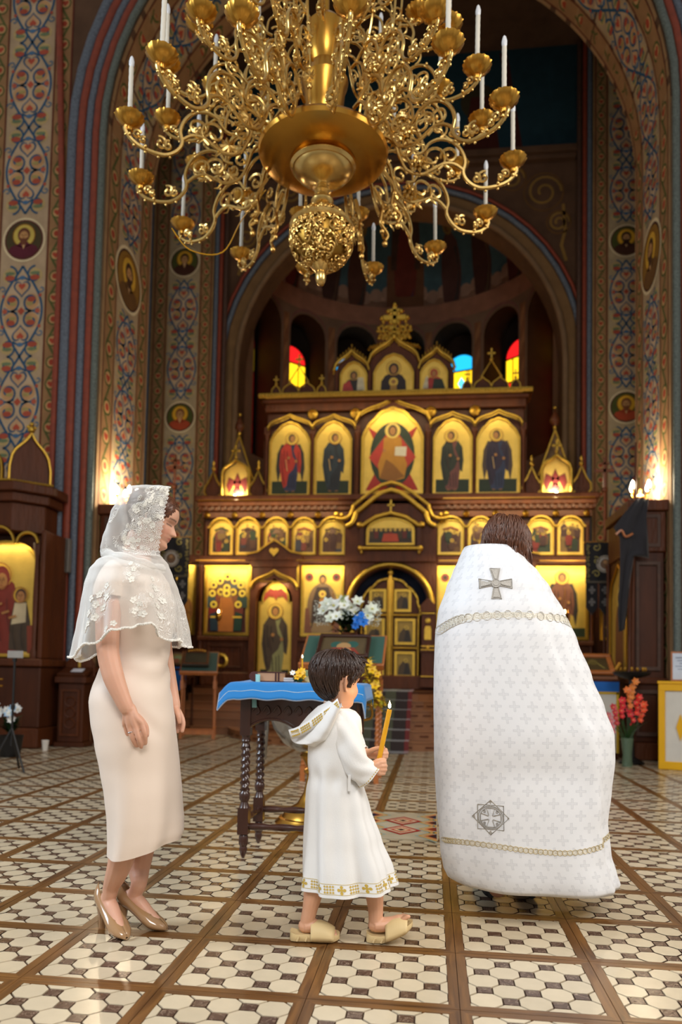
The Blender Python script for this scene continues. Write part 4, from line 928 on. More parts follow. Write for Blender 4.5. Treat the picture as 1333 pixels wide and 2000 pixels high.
def d_council(P, w_, h):
    c = w_ / 2; P.poly([(.06, .05), (w_ - .06, .05), (w_ - .08, h * .46), (.08, h * .46)], '#54241c')
    for k, (x, z, col) in enumerate(((.5, .84, '#4a4038'), (.34, .78, '#5a4434'), (.66, .78, '#4a5058'), (.2, .72, '#5a2a20'), (.8, .72, '#4a3a2c'), (.18, .60, '#3a4a50'), (.36, .62, '#7a3a2a'), (.64, .62, '#7a4a2a'), (.84, .60, '#2c4038'), (.5, .68, '#8a6a4a'), (.22, .44, '#7c1f1c'), (.76, .44, '#6a2a20'))):
        P.poly([(x * w_ - .09, h * z - .26), (x * w_ - .09, h * z - .06), (x * w_ + .09, h * z - .06), (x * w_ + .09, h * z - .26)], col)
        P.disc((x * w_, h * z), .066, '#ecd04a', n=14); P.ring((x * w_, h * z), .066, .008, '#8a5a1c'); P.disc((x * w_, h * z), .034, '#5a3a22', n=10)
    P.poly([(c + x * w_, h * y) for x, y in ((-.17, .05), (-.17, .42), (-.10, .54), (.10, .54), (.17, .42), (.16, .05))], '#a8642a'); P.disc((c, h * .60), .07, '#ecd04a', n=16); P.disc((c, h * .60), .034, '#6a4426', n=10)
    for sg, col in ((-1, '#1d2f40'), (1, '#12362c')): P.poly([(c + sg * .34 * w_, .08), (c + sg * .16 * w_, .08), (c + sg * .2 * w_, h * .34), (c + sg * .36 * w_, h * .30)], col)
    for sg in (-1, 1): P.stroke([(c + sg * .14 * w_, h * .26), (c + sg * .34 * w_, h * .26)], .03, '#e0b83a')
def d_saint2(robe, mantle, wings=None):
    def f(P, w_, h): P.poly([(.05, .05), (w_ - .05, .05), (w_ - .05, h * .16), (.05, h * .16)], '#243018'); figure(P, w_ / 2, h * .06, h * .86, robe, mantle, wings=wings)
    return f
icon('framed_icon', 'local row icon crowded with haloed saints around a central throne', -3.36, -2.52, 1.66, 2.92, 'rect', d_council, fw=.045, group='local row icons')
icon('framed_icon', 'local row icon of mother and child behind the lily bouquet', -1.58, -.82, 1.66, 2.92, 'rect', d_theotokos, fw=.04, group='local row icons')
icon('framed_icon', 'local row icon just beyond the royal doors, cut off by the priest shoulder', .82, 1.58, 1.66, 2.92, 'rect', d_theotokos, fw=.04, group='local row icons')
icon('framed_icon', 'local row icon of brown robed winged figure right of the priest', 2.50, 3.38, 1.66, 2.92, 'rect', d_saint2('#6a3a28', '#70402c', '#2c2420'), fw=.045, group='local row icons')
ibox('side_backing', -4.15, -3.47, .10, .4, .75, 3.1, 'wood_plain'); ibox('side_backing', 3.47, 4.15, .10, .4, .75, 3.1, 'wood_plain')
ibox('side_beam', -4.15, -3.47, .0, .4, 2.98, 3.12); ibox('side_beam', 3.47, 4.15, .0, .4, 2.98, 3.12)
icon('framed_icon', 'side icon half hidden behind the woman veil, dark figure and child on gold', -4.06, -3.53, 1.66, 2.92, 'rect', lambda P, w_, h: (figure(P, w_ * .42, h * .3, h * .6, '#3a2a22', '#2c2420'), figure(P, w_ * .68, h * .06, h * .55, '#9a6a2c', '#8a5a2a')), fw=.04, group='local row icons')
icon('framed_icon', 'side icon with black robed monk seen past the dark banner', 3.57, 4.06, 1.66, 2.95, 'rect', d_saint2('#191414', '#221a1e'), fw=.04, group='local row icons')
# doors
def deacon_door(xc, label, robe, mantle):
    t = thing('deacon_door', label, 'door', (xc, YI + .08, .86)); w_ = .60
    O = [(-.31, 0), (.31, 0), (.31, 1.42)] + [(.31 * cos(pi * i / 12) * .82, 1.42 + .36 * sin(pi * i / 12)) for i in range(13)] + [(-.31, 1.42)]
    q = MB(); q.prism(O, 0, .04); q.build('door_leaf', 'wood_plain', t)
    q = MB(); I = [(x * .90, .03 + z * .965) for x, z in O]; q.ringprism(O, I, -.03, .0); q.build('frame', 'gilt', t, smooth=40)
    q = MB(); P = Paint(q, lambda s_, t_, d: (s_, -.004 - d, t_), .0008); P.poly(I, '#ffffff', 0, mi=1)
    P.poly([(-.26, .04), (.26, .04), (.26, .2), (-.26, .2)], '#1d2413'); figure(P, .0, .08, 1.28, robe, mantle)
    for sg in (-1, 1): P.poly([(0, 1.62), (sg * .1, 1.66), (sg * .2, 1.56), (sg * .22, 1.42), (sg * .12, 1.52), (sg * .04, 1.5)], '#9a2f1e')
    P.poly([(0, 1.66), (.05, 1.56), (0, 1.44), (-.05, 1.56)], '#9a2f1e'); q.build('painting', ['paint', 'goldleaf'], t)
    return t
deacon_door(-2.06, 'arched gold deacon door painted with a standing saint in pale vestment', '#8c8a5a', '#4a3a2a')
deacon_door(2.06, 'arched gold deacon door mostly hidden by the white vestment', '#7a3a2a', '#3a3a2a')
def royal_leaf(sg, label):
    t = thing('royal_door', label, 'door', (sg * .27, YI + .10, .86), group='royal doors leaves'); s_ = sg
    top = [(-.26 * s_, 1.84), (-.20 * s_, 1.84), (-.06 * s_, 1.80), (.04 * s_, 1.70), (.10 * s_, 1.66), (.20 * s_, 1.52), (.22 * s_, 1.40), (.26 * s_, 1.30), (.26 * s_, 1.2)]
    O = [(.26 * s_, 0)] + top[::-1] + [(-.26 * s_, 0)]
    q = MB(); q.prism(O, 0, .05); q.build('door_leaf', 'wood_dark', t)
    q = MB()
    P = smoothpath([(x, -.03, z) for x, z in top], 4); q.tube(P, .028, 6)
    for z in (.05, .62, 1.20): q.tube([(-.25, -.03, z), (.25, -.03, z)], .026, 6)
    for x in (-.235, .235): q.tube([(x, -.03, .04), (x, -.03, 1.2 if x * s_ > 0 else 1.82)], .026, 6)
    for i in range(32):
        z = .05 + i * .055
        for x in ((-.235 * s_, .235 * s_) if z < 1.22 else (-.235 * s_,)): q.ball((x, -.052, z), .019, 6)
    for z in (.05, .62, 1.20):
        for i in range(9): q.ball((-.2 + i * .05, -.052, z), .018, 6)
    for p in P[::3]: q.ball((p[0], -.055, p[2]), .019, 6)
    q.build('carving', 'gilt', t, smooth=60)
    for k, (z0, z1) in enumerate(((.10, .56), (.68, 1.14), (1.26, 1.66))):
        w_, h = (.36 if k < 2 else .30), z1 - z0; ox = 0 if k < 2 else -.05 * s_
        fr = MB(); O2 = [(ox - w_ / 2, z0), (ox + w_ / 2, z0), (ox + w_ / 2, z1), (ox - w_ / 2, z1)]; I2 = [(ox - w_ / 2 + .045, z0 + .045), (ox + w_ / 2 - .045, z0 + .045), (ox + w_ / 2 - .045, z1 - .045), (ox - w_ / 2 + .045, z1 - .045)]
        fr.ringprism(O2, I2, -.04, .0); o = fr.build('panel_frame', 'gilt', t)
        q = MB(); P = Paint(q, lambda a, b_, d: (a, -.012 - d, b_), .0008); P.poly(I2, '#a88838', 0)
        P.poly([(ox - .12, z0 + .05), (ox + .12, z0 + .05), (ox + .08, z0 + .25), (ox - .02, z0 + .30), (ox - .1, z0 + .2)], '#4c3a22'); P.poly([(ox - .02, z0 + .06), (ox + .10, z0 + .06), (ox + .07, z0 + .22), (ox + .02, z0 + .26)], '#2c241c')
        P.disc((ox + .02 * s_, z0 + .30), .035, '#d8b648', n=10); P.disc((ox + .02 * s_, z0 + .30), .018, '#5a3a22', n=8); q.build('painting', 'paint', o)
    return t
royal_leaf(-1, 'gilded royal door leaf behind the lilies and lectern'); royal_leaf(1, 'gilded royal door leaf with three framed evangelist panels beside the priest')
q = MB(); q.tube([(0, -.06, .04), (0, -.06, 1.9)], .03, 8); q.ball((0, -.06, 1.95), .06, 8); q.bx(-.012, .012, -.07, -.05, 1.95, 2.10); q.bx(-.05, .05, -.07, -.05, 2.02, 2.045)
q.v = [(x, y + .10, z + .11) for x, y, z in q.v]; q.build('door_astragal', 'gilt', ico, smooth=50)
# picture lamps of the screen: warm tubes tucked under the cornices
def strip_lamp(x0, x1, z, y, e, tz):
    q = MB(); q.tube([(x0, y, z), (x1, y, z)], .012, 6); ipart(q, 'lamp_tube', 'brass')
    area('picture_lamp_light', ((x0 + x1) / 2, YI + y - .02, z - .03), ((x0 + x1) / 2, YI + .12, tz), x1 - x0, .04, e, (1.0, .82, .44))
strip_lamp(-3.4, -.9, 4.02, -.42, 13, 3.4); strip_lamp(.9, 3.4, 4.02, -.42, 13, 3.4)
strip_lamp(-3.4, -2.5, 2.95, -.45, 7.5, 2.1); strip_lamp(-1.6, -.84, 2.95, -.45, 6.2, 2.1); strip_lamp(.84, 1.6, 2.95, -.45, 6.2, 2.1); strip_lamp(2.5, 3.4, 2.95, -.45, 7.5, 2.1)
strip_lamp(-2.2, 2.2, 5.80, -.50, 16, 4.7); None
for sx in (-1, 1):
    strip_lamp(sx * 2.06 - .25, sx * 2.06 + .25, 2.62, -.16, 2.6, 1.6); strip_lamp(sx * 3.8 - .2, sx * 3.8 + .2, 2.96, -.1, 2.5, 2.0)
    point('niche_lamp_light', (sx * 2.84, YI - .02, 4.30), 9, (1, .88, .66), .02)
    q = MB(); q.ball((sx * 2.84, -.02, 4.20), .02, 8); ipart(q, 'niche_bulb', 'glow', smooth=60)
# hanging votive lamps
def votive(name, label, p, drop=.5, glass='#8a1a14'):
    t = thing(name, label, 'oil lamp', p, group='hanging votive lamps')
    q = MB(); q.lathe([(.0, -.09), (.02, -.07), (.05, -.02), (.06, .03), (.05, .05), (.055, .06)], 12); q.lathe([(.0, -.16), (.012, -.13), (.006, -.09)], 8); q.build('cup', 'brass', t, smooth=50)
    q = MB()
    for k in range(3): a = 2 * pi * k / 3; q.tube([(.055 * cos(a), .055 * sin(a), .06), (0, 0, drop)], .003, 4)
    q.build('chain', 'brass', t)
    q = MB(); q.lathe([(.0, .07), (.014, .085), (.010, .11), (0, .13)], 8); q.build('flame', 'flame', t, smooth=60)
    return t
for nm, (u, v), lb in (('a', (427, 1205), 'brass votive lamp hanging before the crowded saints icon'), ('b', (650, 1212), 'brass votive lamp hanging among the lilies before the mother and child icon'), ('c', (1104, 1206), 'brass votive lamp hanging right of the white vestment'), ('d', (1206, 1240), 'brass votive lamp hanging below the dark banner')):
    votive('votive_lamp', lb, at(u, v, YI - .55))

# ================================================================== CHANDELIER
CHY = 4.7; CZ = 4.19                                   # on the church axis; height of the lower ring of cups
chand = thing('chandelier', 'large tiered brass chandelier with scrolling arms and white candle lamps', 'chandelier', (0, CHY, CZ))
q = MB()   # bowl, drum, neck
q.lathe([(.0, .02), (.205, .045), (.21, .06), (.20, .075), (.27, .078), (.36, .092), (.415, .122), (.425, .145), (.415, .165), (.375, .19), (.27, .23), (.18, .255), (.14, .27), (.11, .30), (.10, .33), (.118, .36), (.125, .45), (.135, .56), (.15, .60), (.155, .63), (.12, .66), (.10, .74), (.13, .80), (.13, 1.0), (.09, 1.05)], 48); q.build('bowl', 'brass', chand, smooth=35, loc=(0, 0, .055))
q = MB(); q.lathe([(.0, .045), (.14, .046), (.20, .035), (.215, .055)], 40); q.lathe([(.19, .038), (.17, .0), (.11, -.03), (.05, -.045), (.035, -.06), (.045, -.075), (.032, -.085), (.05, -.10), (.055, -.115), (.04, -.13), (.06, -.15), (.075, -.175), (.065, -.20), (.04, -.215), (.05, -.23), (.05, -.25)], 32); q.build('lower_bowl', 'brass2', chand, smooth=40, loc=(0, 0, .055))
MT['brass_dark'] = mat('brass_dark', '#a07a34', rough=.42, metal=1)
# pierced globe
EZ, ER = -.425, .205
q = MB(); q.ball((0, 0, EZ), ER * .93, 28, (1, 1, .98), 18); globe = q.build('pierced_globe', 'brass_dark', chand, smooth=180, loc=(0, 0, .055))
q = MB(); rr = random.Random(4)
def gpt(lon, lat, r): return (r * cos(lat) * cos(lon), r * cos(lat) * sin(lon), EZ + r * sin(lat) * .98)
for k in range(460):
    lat = math.asin(rr.uniform(-.93, .93)); lon = rr.uniform(0, 2 * pi); s0 = rr.uniform(.10, .20); sg = rr.choice((-1, 1)); a0 = rr.uniform(0, 6.28); P = []
    for i in range(13):
        t = i / 12; a = a0 + sg * t * 5.2; r_ = s0 * (1 - .75 * t); P.append(gpt(lon + r_ * cos(a) / max(.3, cos(lat)), lat + r_ * sin(a), ER * (1.0 + .02 * sin(i))))
    q.tube(P, [.0062 - .0025 * i / 12 for i in range(13)], 5); q.ball(P[-1], .0095, 6)
q.build('filigree', 'filigree', globe, smooth=60)
q = MB(); q.lathe([(ER * 1.0, .075), (ER * 1.04, .085), (ER * 1.03, .105), (ER * .98, .11)], 40, (0, 0, EZ - .02)); q.lathe([(.05, EZ + .195), (.06, EZ + .21), (.045, EZ + .225)], 20); q.build('globe_band', 'brass2', globe, smooth=40)
q = MB(); q.lathe([(.0, -.135), (.022, -.128), (.034, -.10), (.036, -.07), (.030, -.045), (.05, -.03), (.075, .0), (.06, .02)], 16, (0, 0, EZ - ER + .03), flute=.05, nf=8); q.build('finial', 'brass2', globe, smooth=60)

def arm_meshes(R, sc, seed):
    "scroll arm from the bowl rim (r ~ .4) out to a cup at r = R, z = 0; returns meshes (arm, cup, candle, bulb)"
    r_ = random.Random(seed); q = MB(); k = sc
    X = lambda r, z: (R - (1.17 - r) * k, 0, z * k)
    U = smoothpath([X(*p) for p in ((1.17, -.03), (1.195, -.07), (1.14, -.135), (1.056, -.165), (.96, -.168), (.89, -.126), (.858, -.066), (.87, .006), (.845, .08), (.79, .14), (.71, .165), (.64, .14), (.60, .085), (.55, .07))], 5)
    q.tube(U, [.013 * k if i < 45 else .011 * k for i in range(len(U))], 6)
    Lo = smoothpath([X(*p) for p in ((.862, -.05), (.80, -.005), (.73, .0), (.66, -.035), (.59, -.06), (.50, -.03), (.45, .06), (.42, .15), (.36, .20), (.30, .20))], 5); q.tube(Lo, .0115 * k, 6)
    Up = smoothpath([X(*p) for p in ((.60, .085), (.58, .20), (.50, .27), (.42, .25), (.35, .21))], 5); q.tube(Up, .0105 * k, 6)
    def vol(c, rad, a0, sg, turns=1.35, w_=.0095):
        P = [X(c[0] + rad * (1 - .72 * i / 18) * cos(a0 + sg * 2 * pi * turns * i / 18), c[1] + rad * (1 - .72 * i / 18) * sin(a0 + sg * 2 * pi * turns * i / 18)) for i in range(19)]
        q.tube(P, w_ * k, 5); q.ball(P[-1], .014 * k, 6)
    vol((.665, .045), .085, -1.2, 1, 1.15); vol((.77, .05), .060, 3.4, -1, 1.1); vol((.50, .10), .065, .5, 1, 1.1); vol((.70, .235), .06, -1.4, 1, 1.1, .008)
    # leaf curls and beads on the swan neck
    for c, a0, sg, rd in (((1.125, -.085), 2.6, -1, .030), ((1.09, -.11), 2.2, -1, .024), ((.985, -.10), 1.2, 1, .042), ((.94, -.105), 1.8, -1, .034)): vol(c, rd, a0, sg, 1.0, .0085)
    for i in range(6, 24, 4): q.ball((U[i].x, .0, U[i].z - .017 * k), .010 * k, 6)
    for i in (8, 14, 44):
        for s_ in (-1, 1): q.ball((U[i].x, s_ * .016 * k, U[i].z + .010 * k), .011 * k, 6)
    for i in (10, 18, 30):
        p = Lo[i]; q.tube([p, p + Vector((.03, .012, .03)) * k, p + Vector((.055, .0, .02)) * k], [.012 * k, .010 * k, .003 * k], 5, flat=(1, .5)); q.tube([p, p + Vector((.03, -.012, -.03)) * k, p + Vector((.055, .0, -.035)) * k], [.012 * k, .010 * k, .003 * k], 5, flat=(1, .5))
    # rosette
    c = Vector(X(.57, .0))
    for ring, n, rad in ((0, 9, .046), (1, 6, .026)):
        for j in range(n):
            a = 2 * pi * j / n + ring; q.tube([c + Vector((0, -.01 - .014 * ring, 0)), c + Vector((rad * cos(a), -.030 - .012 * ring, rad * sin(a))) * k, c + Vector((rad * 1.3 * cos(a), -.018 - .016 * ring, rad * 1.3 * sin(a))) * k], [.008 * k, .014 * k, .003 * k], 5)
    q.ball(c + Vector((0, -.04, 0)) * k, .018 * k, 7)
    arm = q
    q = MB(); q.lathe([(.016, -.075), (.022, -.06), (.018, -.05), (.045, -.038), (.075, -.012), (.086, .012), (.080, .014), (.05, -.01), (.02, -.014)], 40, (R, 0, 0), flute=.05, nf=16); cup = q
    q = MB(); q.lathe([(.022, -.014), (.024, .01), (.016, .02)], 10, (R, 0, 0))
    P = []; 
    for i in range(15): z = .018 + i * .021; q_ = .0135 + .0012 * (i % 2); P.append((q_, z))
    q.lathe(P, 9, (R, 0, 0)); candle = q
    q = MB(); q.lathe([(.011, .312), (.016, .325), (.0165, .345), (.010, .372), (.0, .385)], 9, (R, 0, 0)); bulb = q
    return arm, cup, candle, bulb
MT['candle_white'] = mat('candle_white', '#d9d3c4', rough=.4, var=.06)
MT['bulb'] = mat('bulb', '#eef0f4', rough=.12, trans=.15)
def tier(n, R, z, sc, off, seed, only=None):
    proto = None
    for j in range(n):
        a = off + 2 * pi * j / n
        if proto is None:
            A, Cp, Cd, Bu = arm_meshes(R, sc, seed)
            o = A.build('arm', 'brass2', chand, smooth=60); Cp.build('drip_cup', 'brass', o, smooth=60); Cd.build('candle', 'candle_white', o, smooth=60); Bu.build('bulb', 'bulb', o, smooth=60); proto = o
        else: o = copy_tree(proto, chand)
        o.location = (0, 0, z); o.rotation_euler = (0, 0, a)
        t = rnd.uniform(-.02, .02); o.rotation_euler = (t, rnd.uniform(-.012, .012), a)
da = 2 * pi / 14
tier(14, 1.22, .09, 1.0, pi / 2 + da / 2 + .03, 1)
tier(14, 1.03, .43, .86, pi / 2 + da / 2 + .10, 2)
tier(10, .82, .86, .75, pi / 2 + .1, 3)
tier(8, .62, 1.25, .6, pi / 2 + .25, 5)
# suspension rods with beads, seahorse-like drops between the arms
q0 = MB(); P = smoothpath([(.34, 0, .19), (.38, 0, .36), (.40, 0, .6), (.47, 0, .85), (.50, 0, 1.3)], 4); q0.tube(P, .008, 5)
for i in range(2, len(P), 2): q0.ball(P[i], .015 if i % 4 else .021, 6)
for i in (5, 9): 
    p = P[i]
    for j in range(8): a = 2 * pi * j / 8; q0.tube([p, p + Vector((.0, .028 * cos(a), .028 * sin(a))), p + Vector((.012, .042 * cos(a), .042 * sin(a)))], [.006, .010, .002], 4)
o0 = q0.build('suspension_rod', 'brass2', chand, smooth=60)
for j in range(14):
    o = o0 if j == 0 else copy_tree(o0, chand); o.rotation_euler = (0, 0, 2 * pi * (j + .3) / 14)
q0 = MB(); q0.tube(smoothpath([(.40, 0, .12), (.47, 0, .02), (.46, 0, -.10), (.52, 0, -.17), (.50, 0, -.22)], 5), [.012] * 21, 6); q0.ball((.50, 0, -.24), .022, 7)
for z in (-.02, -.1, -.16): q0.ball((.475, 0, z), .02, 6); q0.tube([(.47, 0, z), (.50, .02, z - .03), (.52, .0, z - .02)], [.01, .012, .003], 5)
o0 = q0.build('pendant_scroll', 'filigree', chand, smooth=60)
for j in range(-3, 4):
    o = o0 if j == -3 else copy_tree(o0, chand); o.rotation_euler = (0, 0, pi / 2 + da * j)
q = MB(); q.tube([(0, 0, 1.0), (0, 0, 2.2), (0, 0, 8.6)], .02, 8); q.build('hanging_rod', 'brass', chand)
q = MB(); q.tube(smoothpath([(-.40, .1, .05), (-.6, .25, -.05), (-.75, .3, -.25), (-.95, .2, -.28), (-1.05, .1, -.18)], 6), .004, 5); q.build('wire', 'wax', chand)

# ================================================================== FURNITURE AND SMALL THINGS
def twist(q, x, y, z0, z1, r, turns=4, lobes=2, n=12, m=None):
    m = m or int(turns * 8); R_ = []
    for k in range(m + 1):
        f_ = k / m; a0 = 2 * pi * turns * f_; R_.append([(x + r * (.86 + .22 * cos(lobes * (2 * pi * i / n - a0))) * cos(2 * pi * i / n), y + r * (.86 + .22 * cos(lobes * (2 * pi * i / n - a0))) * sin(2 * pi * i / n), z0 + (z1 - z0) * f_) for i in range(n)])
    q.loft(R_)
def local(t, p): return Vector(p) - Vector(t.location)

# ---- side table with blue cloth
TX0, TX1, TY0, TY1, TZ = -.25, .33, 4.03, 4.39, .945
tbl = thing('side_table', 'small dark carved table with barley twist legs under the blue cloth', 'table', (TX0, TY0, 0))
w_, d_ = TX1 - TX0, TY1 - TY0
q = MB(); q.bx(-.05, w_ + .05, -.05, d_ + .05, TZ - .028, TZ - .004); q.build('tabletop', 'wood_table', tbl, bevel=.006)
for a, b_, c, e in ((0, w_, -.012, .012), (0, w_, d_ - .012, d_ + .012)):
    q = MB(); pr = [(0, TZ - .03), (w_, TZ - .03), (w_, .675)] + [(w_ * (1 - i / 16), .675 + .075 * abs(sin(pi * i / 8)) ** .6 * (1 if i % 8 else 0)) for i in range(1, 16)] + [(0, .675)]; q.prism(pr, c, e); q.build('apron', 'wood_table', tbl, bevel=.003)
    if c < 0:
        q = MB(); q.tube([(w_ * i / 32, c - .004, .675 + .075 * abs(sin(pi * i / 16)) ** .6) for i in range(33)], .008, 6)
        for k in range(9): q.tube(smoothpath([(w_ * (.06 + .1 * k), c - .003, .79), (w_ * (.10 + .1 * k), c - .006, .82), (w_ * (.13 + .1 * k), c - .006, .79), (w_ * (.10 + .1 * k), c - .004, .775)], 4), .005, 5)
        q.build('carving', 'wood_table', tbl, smooth=60)
for x in (0, w_):
    q = MB(); q.bx(x - .012, x + .012, 0, d_, .70, TZ - .03); q.build('apron', 'wood_table', tbl, bevel=.003)
for x in (0, w_):
    for y in (0, d_):
        q = MB(); q.bx(x - .028, x + .028, y - .028, y + .028, .66, TZ - .03); q.lathe([(.026, .66), (.022, .645), (.028, .63), (.02, .615), (.026, .60)], 12, (x, y, 0)); twist(q, x, y, .36, .60, .026, 3.2)
        q.lathe([(.02, .36), (.03, .345), (.03, .32), (.02, .30), (.024, .285), (.03, .27)], 12, (x, y, 0)); q.bx(x - .029, x + .029, y - .029, y + .029, .13, .27)
        q.lathe([(.018, .13), (.026, .115), (.026, .075), (.018, .062), (.022, .05), (.020, .035), (.007, .0)], 12, (x, y, 0)); q.build('leg', 'wood_table', tbl, smooth=40)
def turned(q, p0, p1, r=.014):
    P = [Vector(p0) + (Vector(p1) - Vector(p0)) * i / 16 for i in range(17)]; q.tube(P, [r * (1 + .45 * abs(sin(pi * i / 4))) for i in range(17)], 8)
for a, b_ in (((0, 0, .20), (0, d_, .20)), ((w_, 0, .20), (w_, d_, .20)), ((0, 0, .17), (w_, 0, .17)), ((0, d_, .20), (w_, d_, .20))):
    q = MB(); turned(q, a, b_); q.build('stretcher', 'wood_table', tbl, smooth=60)
# cloth
clo = MB(); clo.hexc('#0872b6'); nx, ny = 44, 30; G = []
cx0, cx1, cy0, cy1 = TX0 - .17, TX1 + .14, TY0 - .185, TY1 + .10; tz = TZ + .002
for j in range(ny + 1):
    for i in range(nx + 1):
        x = cx0 + (cx1 - cx0) * i / nx; y = cy0 + (cy1 - cy0) * j / ny; z = tz; ex, ey = TX0 - .052, TY0 - .052
        if y < ey: dd = ey - y; y = ey - .010 - .30 * dd; z -= dd * .66 + .004 * sin(x * 40)
        if y > TY1 + .052: dd = y - TY1 - .052; y = TY1 + .06; z -= dd
        if x < ex: dd = ex - x; x = ex - .55 * dd - .02 * (j < 9) ; z -= dd * .52 - .020 * (j / ny)
        if x > TX1 + .052: dd = x - TX1 - .052; x = TX1 + .06 + .2 * dd; z -= dd
        G.append((x, y, z))
clo.add(G, [(j * (nx + 1) + i, j * (nx + 1) + i + 1, (j + 1) * (nx + 1) + i + 1, (j + 1) * (nx + 1) + i) for j in range(ny) for i in range(nx)])
co = clo.build('tablecloth', 'cloth', None, smooth=180); tag(co, 'bright blue cloth with thin pale stripe draped over the side table', 'tablecloth'); so = co.modifiers.new('t', 'SOLIDIFY'); so.thickness = .003; so.offset = 1
st = MB(); st.hexc('#b9c9cf'); st.tube([Vector(G[3 * (nx + 1) + i]) + V(0, -.003, .001) for i in range(nx + 1)], .0016, 5); st.build('stripe', 'cloth', co)
st = MB(); st.hexc('#8d97a6'); st.tube([Vector(G[i]) for i in range(nx + 1)] , .004, 5); st.tube([Vector(G[j * (nx + 1)]) for j in range(ny + 1)], .004, 5); st.build('hem', 'cloth', co)
# book on the cloth
bp = at(528, 1322, 4.12); bk = thing('book', 'thick old book with dark red cover and ribbon on the blue cloth', 'book', (bp.x, 4.12, tz + .004), -.04)
q = MB(); q.hexc('#4a1d18'); q.bx(-.078, .078, -.055, .055, 0, .005); q.bx(-.078, .078, -.055, .055, .050, .055); q.tube([(-.078, y, .0275) for y in (-.055, 0, .055)], .0275, 10); q.build('cover', 'paint', bk, bevel=.002)
q = MB(); q.hexc('#b58a68'); q.bx(-.07, .073, -.05, .05, .005, .050); q.build('pages', 'paint', bk)
for x in (.045, .062): q = MB(); q.hexc('#3a1612'); q.box((x, -.052, .0275), (.008, .006, .05)); q.build('clasp', 'paint', bk)
q = MB(); q.hexc('#7fb4b8'); q.loft([[Vector(p) + V(dx, 0, 0) for dx in (-.013, .013)] for p in [(-.055, -.057, .04), (-.052, -.065, .0), (-.05, -.095, -.006), (-.05, -.118, -.05), (-.052, -.126, -.10), (-.05, -.128, -.14)]], closed=False); o = q.build('ribbon', 'cloth', bk, smooth=180); so = o.modifiers.new('t', 'SOLIDIFY'); so.thickness = .001
# folded napkin
p = at(562, 1326, 4.15); nk = thing('napkin', 'small folded white napkin between book and posy', 'napkin', (p.x, 4.16, tz + .004))
q = MB(); q.hexc('#cfd3dc'); q.bx(-.04, .04, -.03, .03, 0, .012); q.box((.004, .002, .018), (.07, .05, .012), .1); q.build('fold', 'cloth', nk, bevel=.004)
def leafblade(q, base, d, ln, wd, up=.3, n=5):
    "long leaf with a bend; d = direction in plan"
    d = Vector((d[0], d[1], 0)).normalized(); sd = Vector((-d.y, d.x, 0)); A, B_ = [], []
    for i in range(n + 1):
        t = i / n; c = Vector(base) + d * ln * t * .8 + V(0, 0, ln * (up * t - .45 * t * t)); h = wd * sin(pi * min(1, t * .95 + .05)); A.append(c + sd * h); B_.append(c - sd * h)
    q.loft([A, B_], closed=False)
def flower(q, c, r, n, col, centre='#d9b23a', cup=.4, dirv=(0, -1, .4)):
    dv = Vector(dirv).normalized(); a = dv.orthogonal().normalized(); b_ = dv.cross(a)
    for layer, k in ((0, 1.), (1, .65)):
        for j in range(n):
            g = 2 * pi * (j + .5 * layer) / n; e = a * cos(g) + b_ * sin(g); s_ = dv.cross(e); q.hexc(col) if layer == 0 else None
            p0 = Vector(c); p1 = p0 + (e * .55 + dv * cup * .5) * r * k; p2 = p0 + (e * 1.0 + dv * cup * .75) * r * k; w1 = r * k * .34
            q.add([p0, p1 + s_ * w1, p2, p1 - s_ * w1], [(0, 1, 2), (0, 2, 3)])
    q.hexc(centre); q.ball(Vector(c) + dv * r * .2, r * .16, 6)
# posy with its own candle
p = at(583, 1326, 4.15); po = thing('posy', 'little posy of yellow and white flowers with leaves on blue cloth', 'flowers', (p.x, 4.15, tz + .003))
q = MB(); q.hexc('#3c5a22')
for k in range(16): a = rnd.uniform(0, 6.28); leafblade(q, (0, 0, .012), (cos(a), sin(a)), rnd.uniform(.04, .07), .010, .7)
q.ball((0, 0, .02), .025, 8, (1.3, 1, .8)); q.build('leaves', 'leaf', po)
for k, (x, y, z, r, col) in enumerate(((.012, -.02, .05, .03, '#e8b414'), (.02, .0, .06, .026, '#efc01c'), (-.03, -.01, .052, .018, '#f0efe6'), (.0, -.03, .03, .022, '#e0a810'), (.03, -.02, .035, .022, '#e8b414'))):
    q = MB(); flower(q, (x, y, z), r, 6, col, '#c98a10'); q.build('blossom', 'leaf', po)
candle_later = (at(591, 1308, 4.22), at(591, 1287, 4.22))
ch = thing('candle_holder', 'low brass candle holder behind the posy', 'candle holder', (candle_later[0].x, 4.22, tz + .003)); q = MB(); q.lathe([(.03, 0), (.03, .004), (.012, .012), (.008, .03), (.013, .045), (.012, max(.05, candle_later[0].z - tz))], 12); q.build('stem', 'brass', ch, smooth=40)
p = at(606, 1326, 4.24); bxx = thing('small_box', 'small cream and green box on the blue cloth beside the boy head', 'box', (p.x, 4.25, tz + .003)); q = MB(); q.hexc('#c9b98a'); q.bx(-.03, .05, -.02, .03, 0, .035); q.build('box_body', 'paint', bxx, bevel=.002); q = MB(); q.hexc('#8fa07c'); q.bx(-.032, .052, -.022, .032, .035, .07); q.build('box_lid', 'paint', bxx, bevel=.003)

